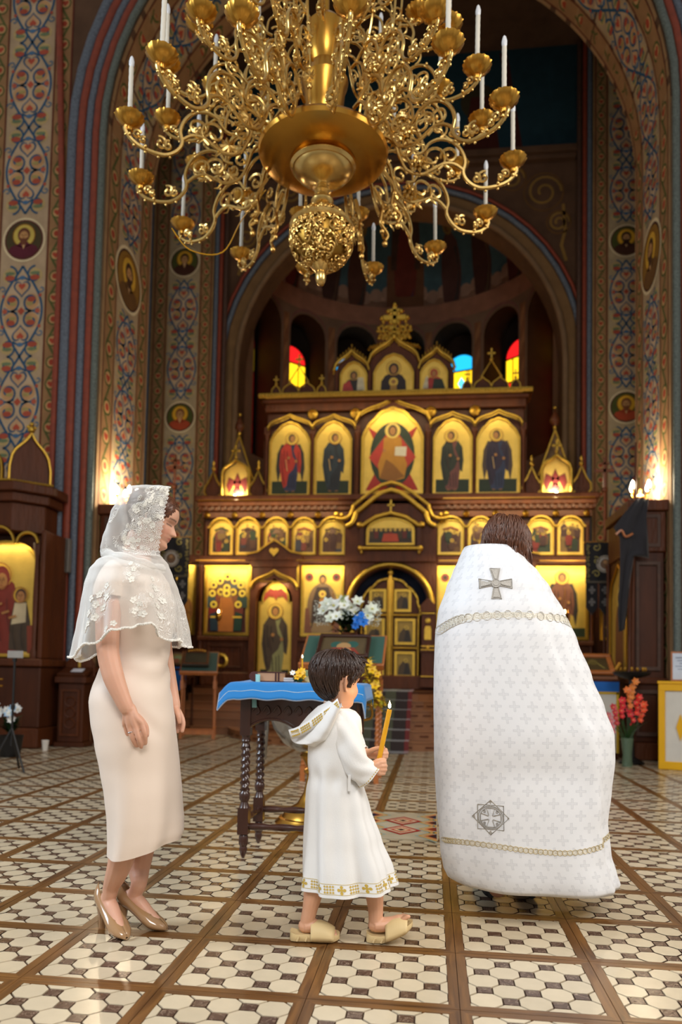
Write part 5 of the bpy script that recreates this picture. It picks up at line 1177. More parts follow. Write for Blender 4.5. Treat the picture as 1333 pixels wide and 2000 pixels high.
# ---- baptismal font
fp = (-.02, 4.95); font = thing('baptismal_font', 'silver baptismal font bowl on a flared brass pedestal behind the table', 'font', (fp[0], fp[1], 0))
q = MB(); q.lathe([(.03, .47), (.10, .485), (.20, .54), (.27, .64), (.30, .74), (.308, .83), (.325, .845), (.325, .86), (.30, .86), (.29, .75), (.25, .65), (.12, .53), (0, .51)], 40); q.build('bowl', 'silver', font, smooth=40)
q = MB(); q.lathe([(.24, .0), (.245, .03), (.23, .045), (.22, .06), (.20, .065), (.18, .10), (.10, .15), (.06, .22), (.045, .29), (.04, .33), (.06, .35), (.06, .37), (.04, .385), (.06, .42), (.09, .46), (.07, .48)], 32); q.build('pedestal', 'brass', font, smooth=40)
for sg in (-1, 1): q = MB(); q.tube(smoothpath([(sg * .31, 0, .80), (sg * .37, 0, .80), (sg * .38, 0, .72), (sg * .30, 0, .70)], 5), .009, 6); q.build('handle', 'brass', font, smooth=60)
tw = thing('towel', 'white towel hanging behind the side table at the font rim', 'towel', (fp[0] - .31, fp[1], 0)); q = MB(); q.hexc('#d6cfc2'); G = []
for k in range(15):
    z = .868 - .44 * k / 14; G.append([(-.022 + .012 * sin(k * .5 + i) + (-.010 if i in (0, 6) else 0), -.055 + .018 * i, z) for i in range(7)])
q.loft([[(.03, y, .868) for x, y, z in G[0]]] + G, closed=False); o = q.build('cloth_fold', 'cloth', tw, smooth=180); so = o.modifiers.new('t', 'SOLIDIFY'); so.thickness = .012

# ---- lecterns
def lectern(name, label, cx, cy, wd, hf, hb, dp, cloth=None, rz=0., mt='wood_light', twisted=True):
    t = thing(name, label, 'lectern', (cx, cy, 0), rz); h = wd / 2 * .86
    for x in (-h, h):
        for y in (-dp / 2, dp / 2):
            top = hf - .12 if y < 0 else hf - .12; q = MB(); q.bx(x - .022, x + .022, y - .022, y + .022, .0, .14); q.lathe([(.02, .14), (.026, .155), (.016, .17)], 10, (x, y, 0)); twist(q, x, y, .17, top - .12, .019, 7 if twisted else .01); q.bx(x - .022, x + .022, y - .022, y + .022, top - .12, top); q.build('leg', mt, t, smooth=40)
    for y in (-dp / 2, dp / 2): q = MB(); q.bx(-h, h, y - .012, y + .012, .06, .12); q.build('rail', mt, t, bevel=.003)
    for x in (-h, h): q = MB(); q.bx(x - .012, x + .012, -dp / 2, dp / 2, .06, .12); q.build('rail', mt, t, bevel=.003)
    for x in (-h, h):
        q = MB(); n = 12; pr = [(-dp / 2 - .02, hf - .16), (-dp / 2 - .02, hf - .02), (dp / 2 + .02, hb - .02), (dp / 2 + .02, hf - .16)] + [(dp / 2 - dp * i / 8, hf - .16 + .05 * abs(sin(pi * i / 4))) for i in range(1, 8)]
        m = len(pr); q.add([(x - .012, a, b_) for a, b_ in pr] + [(x + .012, a, b_) for a, b_ in pr], [tuple(range(m)), tuple(range(2 * m - 1, m - 1, -1))] + [(i, i + m, (i + 1) % m + m, (i + 1) % m) for i in range(m)]); q.build('side_board', mt, t)
    ang = math.atan2(hb - hf, dp); L_ = math.hypot(dp + .08, (hb - hf)); q = MB(); q.box((0, 0, (hf + hb) / 2), (wd, L_, .03), 0, ang); q.build('slope', mt, t, bevel=.004)
    q = MB(); q.box((0, -dp / 2 - .035, hf - .005), (wd, .03, .06), 0, ang); q.build('ledge', mt, t, bevel=.004)
    if cloth: q = MB(); q.hexc(cloth); q.box((0, -.018 * sin(ang), (hf + hb) / 2 + .018 * cos(ang)), (wd * .95, L_ * .90, .006), 0, ang); q.build('felt', 'cloth', t)
    return t, ang
lc = at(672, 1300, 7.2); lect, ang = lectern('lectern', 'light wooden lectern with green felt slope before the royal doors', lc.x, 7.2, .80, 1.08, 1.36, .42, '#0d4a3c')
ic = thing('lectern_icon', 'framed festal icon lying on the green felt lectern', 'icon', (lc.x + .0, 7.2 - .02, 1.24)); X = Matrix.Rotation(ang, 4, 'X')
q = MB(); q.X = X; q.box((0, .0, .02), (.50, .40, .02)); q.build('backing', 'wood_plain', ic)
q = MB(); q.X = X @ Matrix.Rotation(-pi / 2, 4, 'X') @ Matrix.Translation((0, -.03, 0)); q.ringprism([(-.25, -.20), (.25, -.20), (.25, .20), (-.25, .20)], [(-.21, -.16), (.21, -.16), (.21, .16), (-.21, .16)], -.02, .01); 
q.X = None; q = MB(); q.X = X
for x0, x1, y0, y1 in ((-.25, .25, -.20, -.165), (-.25, .25, .165, .20), (-.25, -.215, -.165, .165), (.215, .25, -.165, .165)): q.bx(x0, x1, y0, y1, .03, .055)
q.build('frame', 'wood_table', ic, bevel=.004)
q = MB(); q.X = X; P = Paint(q, lambda s_, t_, d: (s_, t_, .031 + d), .0006); P.poly([(-.215, -.165), (.215, -.165), (.215, .165), (-.215, .165)], '#5a4a30', 1); P.disc((-.07, .03), .06, '#2f5a50', 2); P.disc((.08, .04), .06, '#2f5a50', 2); P.disc((0, .0), .07, '#b08a5a', 3); P.poly([(-.18, -.16), (.18, -.16), (.1, -.02), (-.1, -.02)], '#8a3a2c', 4); P.disc((.03, -.08), .05, '#c28a5a', 5); q.build('painting', 'paint', ic)
# left lectern with metal book cover
g = ground(385, 1443); lecl, angl = lectern('lectern', 'twisted-leg wooden lectern holding a dark metal gospel cover, left of the table', g.x - .06, g.y + .22, .56, .98, 1.28, .42, '#0e3a34', radians(14))
gb = thing('gospel_book', 'dark metal gospel cover with gilt crest on the left lectern', 'book', (g.x - .09, g.y + .20, 1.155), radians(14)); X = Matrix.Rotation(angl, 4, 'X')
q = MB(); q.hexc('#2c2618'); q.X = X; q.box((-.02, 0, .04), (.40, .36, .05)); q.build('cover', MT['filigree'] if False else 'paint', gb, bevel=.006)
q = MB(); q.X = X
for x0, x1, y0, y1 in ((-.21, .17, -.17, -.14), (-.21, .17, .14, .17), (-.21, -.18, -.14, .14), (.14, .17, -.14, .14)): q.bx(x0, x1, y0, y1, .06, .072)
q.build('clasp_frame', 'wood_dark', gb)
q = MB(); q.X = X
for k in range(7): q.ball((-.14 + .04 * k, .17 + .03 * sin(pi * k / 6), .07), .022, 8)
q.build('gilt_crest', 'brass', gb, smooth=60)
g2 = ground(340, 1436); l2, a2 = lectern('lectern', 'lectern with hanging blue cloth partly behind the woman', g2.x - .1, g2.y + .3, .50, 1.02, 1.28, .40, '#0d63b4', 0, 'wood_plain')
q = MB(); q.hexc('#0d63b4'); q.loft([[(x, -.245 - .004 * sin(x * 40), z) for x in (-.2, -.1, 0, .1, .2, .25)] for z in (1.06, .9, .75)], closed=False); q.add([(-.2, -.245, .75), (.25, -.245, .75), (.03, -.247, .62)], [(0, 1, 2)]); o = q.build('cloth_drop', 'cloth', l2); so = o.modifiers.new('t', 'SOLIDIFY'); so.thickness = .004
q = MB(); q.tube([(-.2, -.25, .75), (.03, -.252, .62), (.25, -.25, .75)], .008, 5); q.build('fringe', 'gilt', l2)
i2 = thing('lectern_icon', 'dark framed icon on the blue clothed lectern beside the woman', 'icon', (g2.x - .1, g2.y + .28, 1.16)); q = MB(); q.X = Matrix.Rotation(a2, 4, 'X'); q.box((0, 0, .03), (.42, .38, .03)); q.build('frame', 'wood_plain', i2, bevel=.005); q = MB(); q.X = Matrix.Rotation(a2, 4, 'X'); P = Paint(q, lambda s_, t_, d: (s_, t_, .046 + d), .0008); P.poly([(-.16, -.14), (.16, -.14), (.16, .14), (-.16, .14)], '#6b5a2c', 1); P.disc((.03, .02), .07, '#6a7a5a', 2); P.poly([(-.1, -.13), (.1, -.13), (.06, .0), (-.06, .0)], '#7a3a2a', 3); q.build('painting', 'paint', i2)
# right lectern with white and yellow cover
g = ground(1178, 1468); l3, a3 = lectern('lectern', 'lectern dressed in white, blue and yellow cloth right of the priest', at(1165, 1300, 9.9).x, 10.1, .56, .98, 1.30, .42, '#7a4a28', 0, 'wood_plain')
q = MB(); q.hexc('#0f5fb0'); q.bx(-.27, .27, -.26, -.25, .84, 1.0); q.build('cloth_band', 'cloth', l3)
q = MB(); q.hexc('#cfc9bc'); q.bx(-.26, .26, -.258, -.246, .08, .84); q.bx(.25, .262, -.25, .2, .08, .9); q.build('cloth_front', 'cloth', l3)
q = MB(); q.hexc('#caa012'); q.bx(-.27, .27, -.266, -.256, .815, .845); q.bx(.235, .265, -.266, -.244, .08, .84); q.bx(-.265, -.235, -.266, -.244, .08, .84); q.build('cloth_trim', 'cloth', l3)
i3 = thing('lectern_icon', 'brown framed dark icon on the white clothed lectern', 'icon', (l3.location.x, 10.08, 1.165)); X = Matrix.Rotation(a3, 4, 'X'); q = MB(); q.X = X
for x0, x1, y0, y1 in ((-.24, .24, -.21, -.15), (-.24, .24, .15, .21), (-.24, -.18, -.15, .15), (.18, .24, -.15, .15)): q.bx(x0, x1, y0, y1, .02, .06)
q.build('frame', 'wood_light', i3, bevel=.006); q = MB(); q.X = X; P = Paint(q, lambda s_, t_, d: (s_, t_, .03 + d), .0008); P.poly([(-.18, -.15), (.18, -.15), (.18, .15), (-.18, .15)], '#4a3a1c', 1); P.stroke([(-.13, -.08), (-.06, .02), (.06, .02), (.13, -.08)], .02, '#8a7a3a', 2); P.disc((0, .05), .06, '#6a5a2a', 2); q.build('painting', 'paint', i3)

# ---- big bouquet on a stand behind the centre lectern
bq = at(680, 1240, 7.62); fl = thing('flower_stand', 'slim wooden flower stand behind the centre lectern', 'stand', (bq.x, 7.62, 0)); zt = bq.z - .16
q = MB(); q.lathe([(.15, 0), (.15, .03), (.03, .06), (.022, .5), (.03, zt - .1), (.10, zt - .03), (.11, zt)], 16); q.build('column', 'wood_plain', fl, smooth=40)
bqt = thing('bouquet', 'large bouquet of white lilies with blue blooms and dark leaves in a vase', 'flowers', (bq.x, 7.62, zt + .002))
q = MB(); q.lathe([(.05, 0), (.07, .03), (.085, .10), (.07, .16), (.075, .18)], 16); q.build('vase', 'wood_dark', bqt, smooth=40)
q = MB(); rr = random.Random(3)
for k in range(120): q.hexc(rr.choice(('#16301a', '#1d3a1c', '#0f2614', '#26451f'))); a = rr.uniform(0, 6.28); leafblade(q, (rr.uniform(-.08, .08), rr.uniform(-.06, .06), .17 + rr.uniform(0, .12)), (cos(a), sin(a) * .8), rr.uniform(.12, .26), .024, rr.uniform(.4, 1.2))
q.build('leaves', 'leaf', bqt)['kind'] = 'stuff'
for k in range(24):
    a = rr.uniform(0, 6.28); r = .27 * sqrt(rr.random()); x, y, z = r * cos(a) * 1.0, r * sin(a) * .6 - .05, .36 + rr.uniform(0, .17) - r * .25
    q = MB(); flower(q, (x, y, z), rr.uniform(.065, .09), 6, rr.choice(('#eef0ea', '#e6ebe2', '#f4f3ee', '#dfe6d6')), '#c9c46a', .6, (x * 2, -1, .5 + z - .3)); q.build('lily', 'leaf', bqt)
for x, z, r in ((.11, .30, .055), (.17, .28, .06), (.09, .24, .045), (.15, .35, .04)):
    q = MB(); flower(q, (x, -.17, z), r, 7, '#1370cf', '#1a58a8', .5, (.2, -1, .2)); q.build('blue_bloom', 'leaf', bqt)
q = MB(); q.hexc('#cfd3c4')
for k in range(420):
    a = rr.uniform(0, 6.28); sx_ = rr.choice((-1, 1)); c = Vector((sx_ * (.20 + .14 * rr.random()), rr.uniform(-.12, .08), .25 + .25 * rr.random())); q.ball(c, .0065, 4, m=3)
q.build('gypsophila', 'leaf', bqt)['kind'] = 'stuff'
q = MB(); q.hexc('#a9c23a')
for k in range(5): leafblade(q, (-.09 + .02 * k, -.1, .47), (rr.uniform(-1, 1), -.3), .10, .014, 1.4)
q.build('buds', 'leaf', bqt)
# garland of yellow flowers on the lectern corner
gp = at(728, 1330, 6.9); gl = thing('yellow_garland', 'yellow flower garland hanging at the lectern corner before the boy face', 'flowers', (gp.x, 6.9, gp.z))
q = MB(); rr = random.Random(8)
for k in range(420):
    t = rr.random(); c = Vector((-.06 + .13 * t + rr.uniform(-.06, .06), rr.uniform(-.04, .04), .18 - .42 * t + rr.uniform(-.04, .04))); q.hexc(rr.choice(('#b99a12', '#d0ac16', '#8f8a1c', '#c7a81e', '#e0b91c'))); a = rr.uniform(0, 6.28); leafblade(q, c, (cos(a), sin(a)), rr.uniform(.03, .07), .012, rr.uniform(-.3, .8), 3)
q.build('sprays', 'leaf', gl)['kind'] = 'stuff'
for x, z, r in ((.0, .10, .05), (.03, -.04, .05), (.06, -.12, .042), (-.03, .16, .04), (.05, .06, .04)): q = MB(); flower(q, (x, -.05, z), r, 6, '#e6b818', '#c98a10', .4); q.build('blossom', 'leaf', gl)

# ---- kiots (icon cases) beside the pillars
def inner_kiot(sx, label):
    xw = XO + sx * (XP - .01); xf = xw - sx * .46; t = thing('icon_case', label, 'icon case', ((xw + xf) / 2, 9.86, 0)); cx = (xw + xf) / 2; h = .22
    def bx(name, x0, x1, y0, y1, z0, z1, m='wood_dark', bv=.012): q = MB(); q.bx(x0, x1, y0, y1, z0, z1); return q.build(name, m, t, bevel=bv)
    bx('plinth', -.24, .24, -.03, 1.2, 0, .22); bx('body', -.20, .20, .0, 1.16, .22, 2.62, 'wood_plain'); bx('cornice', -.26, .26, -.06, 1.22, 3.14, 3.28); bx('attic', -.22, .22, -.02, 1.18, 2.62, 3.14); bx('lower_moulding', -.24, .24, -.04, 1.2, .95, 1.03)
    for z0, z1 in ((.30, .88), (1.12, 2.50), (2.68, 3.10)):
        q = MB(); q.ringprism([(-.15, z0), (.15, z0), (.15, z1), (-.15, z1)], [(-.11, z0 + .05), (.11, z0 + .05), (.11, z1 - .05), (-.11, z1 - .05)], -.03, .0); q.build('panel_moulding', 'shaft_brown', t, bevel=.004)
    q = MB(); P = Paint(q, lambda s_, t_, d: (-sx * (.205 + d), s_, t_), .002); P.poly([(.15, 1.1), (1.0, 1.1), (1.0, 2.1), (.92, 2.3), (.575, 2.5), (.23, 2.3), (.15, 2.1)], '#b8933a', 1); P.poly([(.36, 1.15), (.80, 1.15), (.78, 1.8), (.66, 2.05), (.5, 2.05), (.38, 1.8)], '#7a4a2c', 2); P.disc((.58, 2.1), .14, '#d8b85a', 3); P.disc((.58, 2.1), .08, '#5a3a24', 4); q.build('painting', 'paint', t)
    q = MB(); q.tube([(-sx * .225, y, z) for y, z in ((.12, 1.08), (.12, 2.12), (.2, 2.32), (.575, 2.54), (.95, 2.32), (1.03, 2.12), (1.03, 1.08), (.12, 1.08))], .02, 6); q.build('frame', 'gilt', t, smooth=40)
    for y in (.0, 1.16): q = MB(); q.lathe([(.035, 1.03), (.04, 1.1), (.025, 1.14), (.03, 1.9), (.024, 2.5), (.04, 2.56), (.04, 2.62)], 10, (-sx * .22, y, 0)); q.build('column', 'wood_dark', t, smooth=40)
    return t
kl = inner_kiot(-1, 'tall dark wooden icon case by the pillar behind the veiled woman'); kr = inner_kiot(1, 'tall dark wooden icon case by the pillar right of the banners')
def sconce(t0, label, sx):
    x, y, z = t0.location.x, 9.86 + .35, 3.285; t = thing('lamp_sconce', label, 'lamp', (x, y, z))
    q = MB(); q.lathe([(.10, 0), (.10, .02), (.05, .04), (.03, .08), (.05, .12), (.02, .16), (.015, .22)], 14); q.build('base', 'brass', t, smooth=40)
    q = MB()
    for k in range(4): a = 2 * pi * k / 4 + .6; q.tube(smoothpath([(0, 0, .16), (.07 * cos(a), .07 * sin(a), .12), (.13 * cos(a), .13 * sin(a), .15), (.14 * cos(a), .14 * sin(a), .20)], 4), .008, 6); q.lathe([(.01, .19), (.03, .205), (.03, .21)], 8, (.14 * cos(a), .14 * sin(a), 0))
    for k in range(6): a = k * 1.05; q.tube(smoothpath([(.02 * cos(a), .02 * sin(a), .02), (.11 * cos(a), .11 * sin(a), .07), (.12 * cos(a), .12 * sin(a), .02)], 3), [.012] * 7, 5)
    q.build('arm', 'brass', t, smooth=60)
    for k in range(4): a = 2 * pi * k / 4 + .6; q = MB(); q.lathe([(.008, .21), (.022, .235), (.026, .265), (.018, .30), (0, .325)], 10, (.14 * cos(a), .14 * sin(a), 0)); q.build('bulb', 'glow', t, smooth=180)
    l = point('sconce_light', (x, y, z + .27), 60, (1, .82, .56), .10)
sconce(kl, 'bright brass electric lamp on the icon case behind the veil', -1); sconce(kr, 'bright brass electric lamp on the icon case at the right pillar', 1)

# ---- big corner kiot at the left edge
kx = at(58, 1200, 8.95).x; lk = thing('icon_case', 'large dark icon case with onion gables at the left edge', 'icon case', (kx - .45, 8.95, 0))
def lb(name, x0, x1, y0, y1, z0, z1, m='wood_dark', bv=.015): q = MB(); q.bx(x0, x1, y0, y1, z0, z1); return q.build(name, m, lk, bevel=bv)
lb('plinth', -.62, .64, -.05, .62, 0, .25); lb('base', -.58, .62, 0, .6, .25, 1.02, 'wood_plain'); lb('sill', -.64, .66, -.06, .62, 1.02, 1.12); lb('back', -.54, .56, .30, .59, 1.12, 2.75, 'wood_plain'); lb('side_wall', .56, .62, .0, .6, 1.12, 2.75)
lb('side_wall', -.58, -.54, .0, .6, 1.12, 2.75)
def poly_slab(name, k, z0, z1): q = MB(); q.slab([(-.66 - k, .62), (-.66 - k, -.06 - k), (.20 + k * .6, -.06 - k), (.50 + k, .26 - k * .5), (.50 + k, .62)], z0, z1); q.build(name, 'wood_dark', lk, bevel=.012)
poly_slab('attic', -.05, 2.75, 3.12); poly_slab('cornice', .02, 3.12, 3.24); poly_slab('cornice', .09, 3.24, 3.36)
for x in (.50, .30, -.5): q = MB(); q.lathe([(.05, 1.12), (.055, 1.2), (.032, 1.26), (.04, 1.9), (.03, 2.4), (.05, 2.5), (.055, 2.6)], 10, (x, .05 if x != .30 else .12, 0)) ; (q.build('column', 'wood_dark', lk, smooth=40) if x != .30 else None)
q = MB()
for xc, r in ((.40, .14), (.0, .22)): q.tube([(x, -.03, z) for x, z in arc(xc, 2.58, r, 180, 0, 12)], .022, 6)
q.build('gilt_arch', 'gilt', lk, smooth=60)
for x0, x1, y, rz in ((-.60, -.28, -.13, 0), (-.24, .08, -.13, 0)):
    q = MB(); on = [(x0, 3.36), (x1, 3.36)] + ogee(x0, x1, 3.52, 3.82)[::-1]; q.prism(on, y, y + .05); q.build('onion_gable', 'wood_dark', lk); q = MB(); q.tube([(x, y - .01, z) for x, z in [(x0, 3.36)] + ogee(x0, x1, 3.52, 3.84) + [(x1, 3.36)]], .018, 6); q.ball(((x0 + x1) / 2, y, 3.88), .035, 8); q.build('gilt_trim', 'gilt', lk, smooth=60)
q = MB(); X = Matrix.Translation((.34, .06, 0)) @ Matrix.Rotation(radians(42), 4, 'Z'); q.X = X; q.prism([(-.24, 3.36), (.24, 3.36)] + ogee(-.24, .24, 3.55, 4.0)[::-1], 0, .05); q.build('onion_gable', 'wood_dark', lk); q = MB(); q.X = X; q.tube([(x, -.01, z) for x, z in [(-.25, 3.36)] + ogee(-.25, .25, 3.56, 4.02) + [(.25, 3.36)]], .020, 6); q.ball((0, 0, 4.07), .05, 8); q.ball((0, 0, 4.14), .03, 8); q.ball((.04, 0, 4.1), .025, 6); q.ball((-.04, 0, 4.1), .025, 6); q.build('gilt_trim', 'gilt', lk, smooth=60)
q = MB(); 
for k in range(18): q.ball((.20 + .38 * k / 17, -.14 + .34 * k / 17, 3.37), .018, 6)
for k in range(30): q.ball((-.7 + .90 * k / 29, -.15, 3.37), .018, 6)
q.build('bead_row', 'gilt', lk)['kind'] = 'stuff'
ki = thing('framed_icon', 'large gilded mother and child icon in the case at the left edge', 'icon', (kx - .45 - .0, 8.95 + .18, 1.14)); O = [(-.46, 0), (.46, 0), (.46, 1.15)] + [(.46 * cos(pi * i / 12), 1.15 + .36 * sin(pi * i / 12) ** .8) for i in range(1, 12)] + [(-.46, 1.15)]; I = [(x * .92, .03 + z * .955) for x, z in O]
q = MB(); q.ringprism(O, I, -.03, .03); q.build('frame', 'gilt', ki); q = MB(); P = Paint(q, lambda s_, t_, d: (s_, -d, t_), .001); P.poly(I, '#ffffff', 0, mi=1)
P.poly([(-.42, .04), (.28, .04), (.26, .5), (.12, .95), (-.1, 1.1), (-.42, .9)], '#7c2a1c'); P.disc((-.08, 1.05), .17, '#d2a73a'); P.disc((-.06, 1.02), .12, '#7c2a1c', ry=.16); P.disc((-.05, .98), .075, '#a8743f', ry=.11); P.poly([(.08, .1), (.38, .06), (.36, .45), (.30, .72), (.14, .72), (.08, .45)], '#4a3a2a'); P.poly([(.1, .42), (.3, .45), (.3, .7), (.14, .7)], '#c9b894'); P.disc((.22, .80), .10, '#d2a73a'); P.disc((.22, .80), .075, '#4a2c1c', ry=.085); P.disc((.22, .78), .055, '#b07a48', ry=.07); P.poly([(.34, .05), (.42, .05), (.42, .42), (.32, .4)], '#8a3a20')
for hx, hz, k in ((-.05, .98, 1.), (.22, .78, .75)):
    for sg in (-1, 1): P.disc((hx + sg * .028 * k, hz + .02 * k), .014 * k, '#2c1a12', n=8, ry=.007 * k); P.stroke([(hx + sg * .045 * k, hz + .04 * k), (hx + sg * .012 * k, hz + .046 * k)], .006 * k, '#3a2418')
    P.stroke([(hx, hz + .03 * k), (hx + .008 * k, hz - .03 * k)], .008 * k, '#7c5030'); P.stroke([(hx - .018 * k, hz - .055 * k), (hx + .018 * k, hz - .055 * k)], .008 * k, '#8a3a2c')
for a, b_, c, e in ((-.34, .80, -.28, .2), (-.22, .92, -.16, .3), (-.10, .80, -.02, .2), (.04, .75, .1, .3), (-.3, .5, -.2, .1), (.14, .4, .18, .1), (.26, .42, .28, .12)): P.stroke([(a, b_), ((a + c) / 2 - .02, (b_ + e) / 2), (c, e)], .010, '#4a1812' if a < .1 else '#2a2018')
for a, b_ in ((-.12, .66), (-.02, .56), (.08, .5)): P.stroke([(a, b_), (a + .10, b_ + .03)], .03, '#a8743f')
P.ring((-.08, 1.05), .17, .012, '#8a4a1c'); P.ring((.22, .80), .10, .010, '#8a4a1c'); q.build('painting', ['paint', 'goldleaf'], ki)
area('case_lamp_light', (kx - .45, 8.98, 2.6), (kx - .45, 9.2, 1.6), .8, .05, 2.2, (1, .82, .5))
# brass rail and candle stand before it
cs = thing('candle_stand', 'brass rail candle stand before the large icon case at left', 'candle stand', (kx - .30, 8.55, 0))
for x in (-.35, .13): q = MB(); q.lathe([(.05, 0), (.05, .02), (.015, .05), (.015, .4), (.022, .42), (.013, .44), (.013, .86)], 10, (x, 0, 0)); q.build('post', 'brass', cs, smooth=40)
for z in (.78, .86): q = MB(); q.tube([(-.4, 0, z), (.22, 0, z)], .012, 8); q.build('rail', 'brass', cs)
q = MB(); q.lathe([(.0, .3), (.10, .33), (.13, .42), (.10, .46), (.02, .48)], 16, (-.1, 0, 0)); q.bx(-.35, .13, -.012, .012, .28, .31); q.build('drip_bowl', 'brass', cs, smooth=40)
# white bouquet in a dark pot, tripod with phone
p = ground(18, 1478); pt = thing('potted_flowers', 'white and pale blue flowers in a dark pot at the left edge', 'flowers', (p.x, p.y, 0)); q = MB(); q.lathe([(.10, 0), (.12, .05), (.14, .22), (.15, .24), (.13, .24)], 16); q.build('pot', 'black', pt, smooth=40)
q = MB(); rr = random.Random(5)
for k in range(60): q.hexc(rr.choice(('#18301a', '#22421f'))); a = rr.uniform(0, 6.28); leafblade(q, (0, 0, .24 + rr.uniform(0, .1)), (cos(a), sin(a)), rr.uniform(.12, .22), .022, rr.uniform(.5, 1.3))
q.build('leaves', 'leaf', pt)['kind'] = 'stuff'
for k in range(12): a = rr.uniform(0, 6.28); r = .15 * sqrt(rr.random()); q = MB(); flower(q, (r * cos(a), r * sin(a) - .05, .50 + rr.uniform(-.08, .08)), .055, 7, rr.choice(('#e8e8e4', '#dfe4e6', '#9fc4e0', '#eeeeea')), '#d8cf9a', .5, (r * cos(a), -1, .6)); q.build('blossom', 'leaf', pt)
p = ground(20, 1508); tp_ = thing('phone_tripod', 'thin black tripod holding a phone at the left edge', 'tripod', (p.x, p.y, 0)); q = MB(); q.tube([(0, 0, .25), (0, 0, 1.06)], .011, 8); q.lathe([(.02, .6), (.022, .64), (.012, .66)], 8); q.build('pole', 'black', tp_)
for k in range(3): a = 2 * pi * k / 3 - .4; q = MB(); q.tube([(0, 0, .42), (.2 * cos(a), .2 * sin(a), .012)], .010, 6); q.build('leg', 'black', tp_)
q = MB(); q.box((.0, 0, 1.09), (.03, .03, .06)); q.build('clamp', 'black', tp_); q = MB(); q.hexc('#9a9690'); q.box((.015, -.02, 1.13), (.16, .012, .07)); q.build('phone', 'paint', tp_, bevel=.004)
p = ground(88, 1466); cu_ = MB(); cu_.lathe([(.0, .0), (.030, .0), (.031, .01), (.043, .12), (.046, .122), (.045, .125), (.041, .12), (.029, .012), (0, .012)], 20); MT['plastic_white'] = mat('plastic_white', '#d8d4cc', rough=.4); c = cu_.build('paper_cup', 'plastic_white', None, smooth=40, loc=(p.x, p.y, 0)); tag(c, 'white paper cup standing on the floor by the donation box', 'cup')
# donation box
p = ground(140, 1458); db = thing('donation_box', 'dark carved donation box with gold cross against the left pillar', 'donation box', (p.x, 9.35, 0))
q = MB(); q.bx(-.20, .20, -.15, .15, .0, .06); q.bx(-.17, .17, -.12, .12, .06, .82); q.bx(-.21, .21, -.16, .15, .82, .90); q.build('body', 'wood_plain', db, bevel=.008)
q = MB(); q.box((0, -.02, .96), (.38, .26, .05), 0, .35); q.build('sloped_lid', 'wood_plain', db, bevel=.006)
q = MB(); q.prism([(-.21, .90), (.21, .90), (.20, 1.08), (.08, 1.20), (0, 1.24), (-.08, 1.20), (-.20, 1.08)], .10, .14); q.build('back_board', 'wood_dark', db, bevel=.006)
q = MB(); q.ringprism([(-.13, .14), (.13, .14), (.13, .74), (-.13, .74)], [(-.10, .17), (.10, .17), (.10, .71), (-.10, .71)], -.14, -.12)
for z in (.3, .44, .58): q.tube([(.07 * cos(a), -.125, z + .06 * sin(a)) for a in [2 * pi * i / 12 for i in range(13)]], .010, 5)
q.build('carving', 'wood_dark', db, smooth=40)
q = MB(); q.bx(-.016, .016, .085, .10, 1.0, 1.22); q.bx(-.065, .065, .085, .10, 1.12, 1.15); q.bx(-.035, .035, .085, .10, 1.175, 1.195); q.build('gold_cross', 'goldleaf', db, bevel=.003)
q = MB(); q.hexc('#d2d2da'); q.box((.05, -.05, .985), (.15, .12, .003), .1, .35); q.build('paper', 'paint', db)
p = at(131, 1086, 9.55); sp = thing('wall_speaker', 'narrow grey loudspeaker fixed on the left pillar shafts', 'loudspeaker', (p.x, 9.53, p.z)); q = MB(); q.hexc('#6d6862'); q.bx(-.055, .055, -.05, .05, -.23, .23); q.build('case', 'paint', sp, bevel=.01); q = MB(); q.hexc('#565049'); q.bx(-.045, .045, -.055, -.049, -.215, .215); q.build('grille', 'paint', sp); q = MB(); q.bx(-.02, .02, .04, .12, -.05, .05); q.build('bracket', 'black', sp)
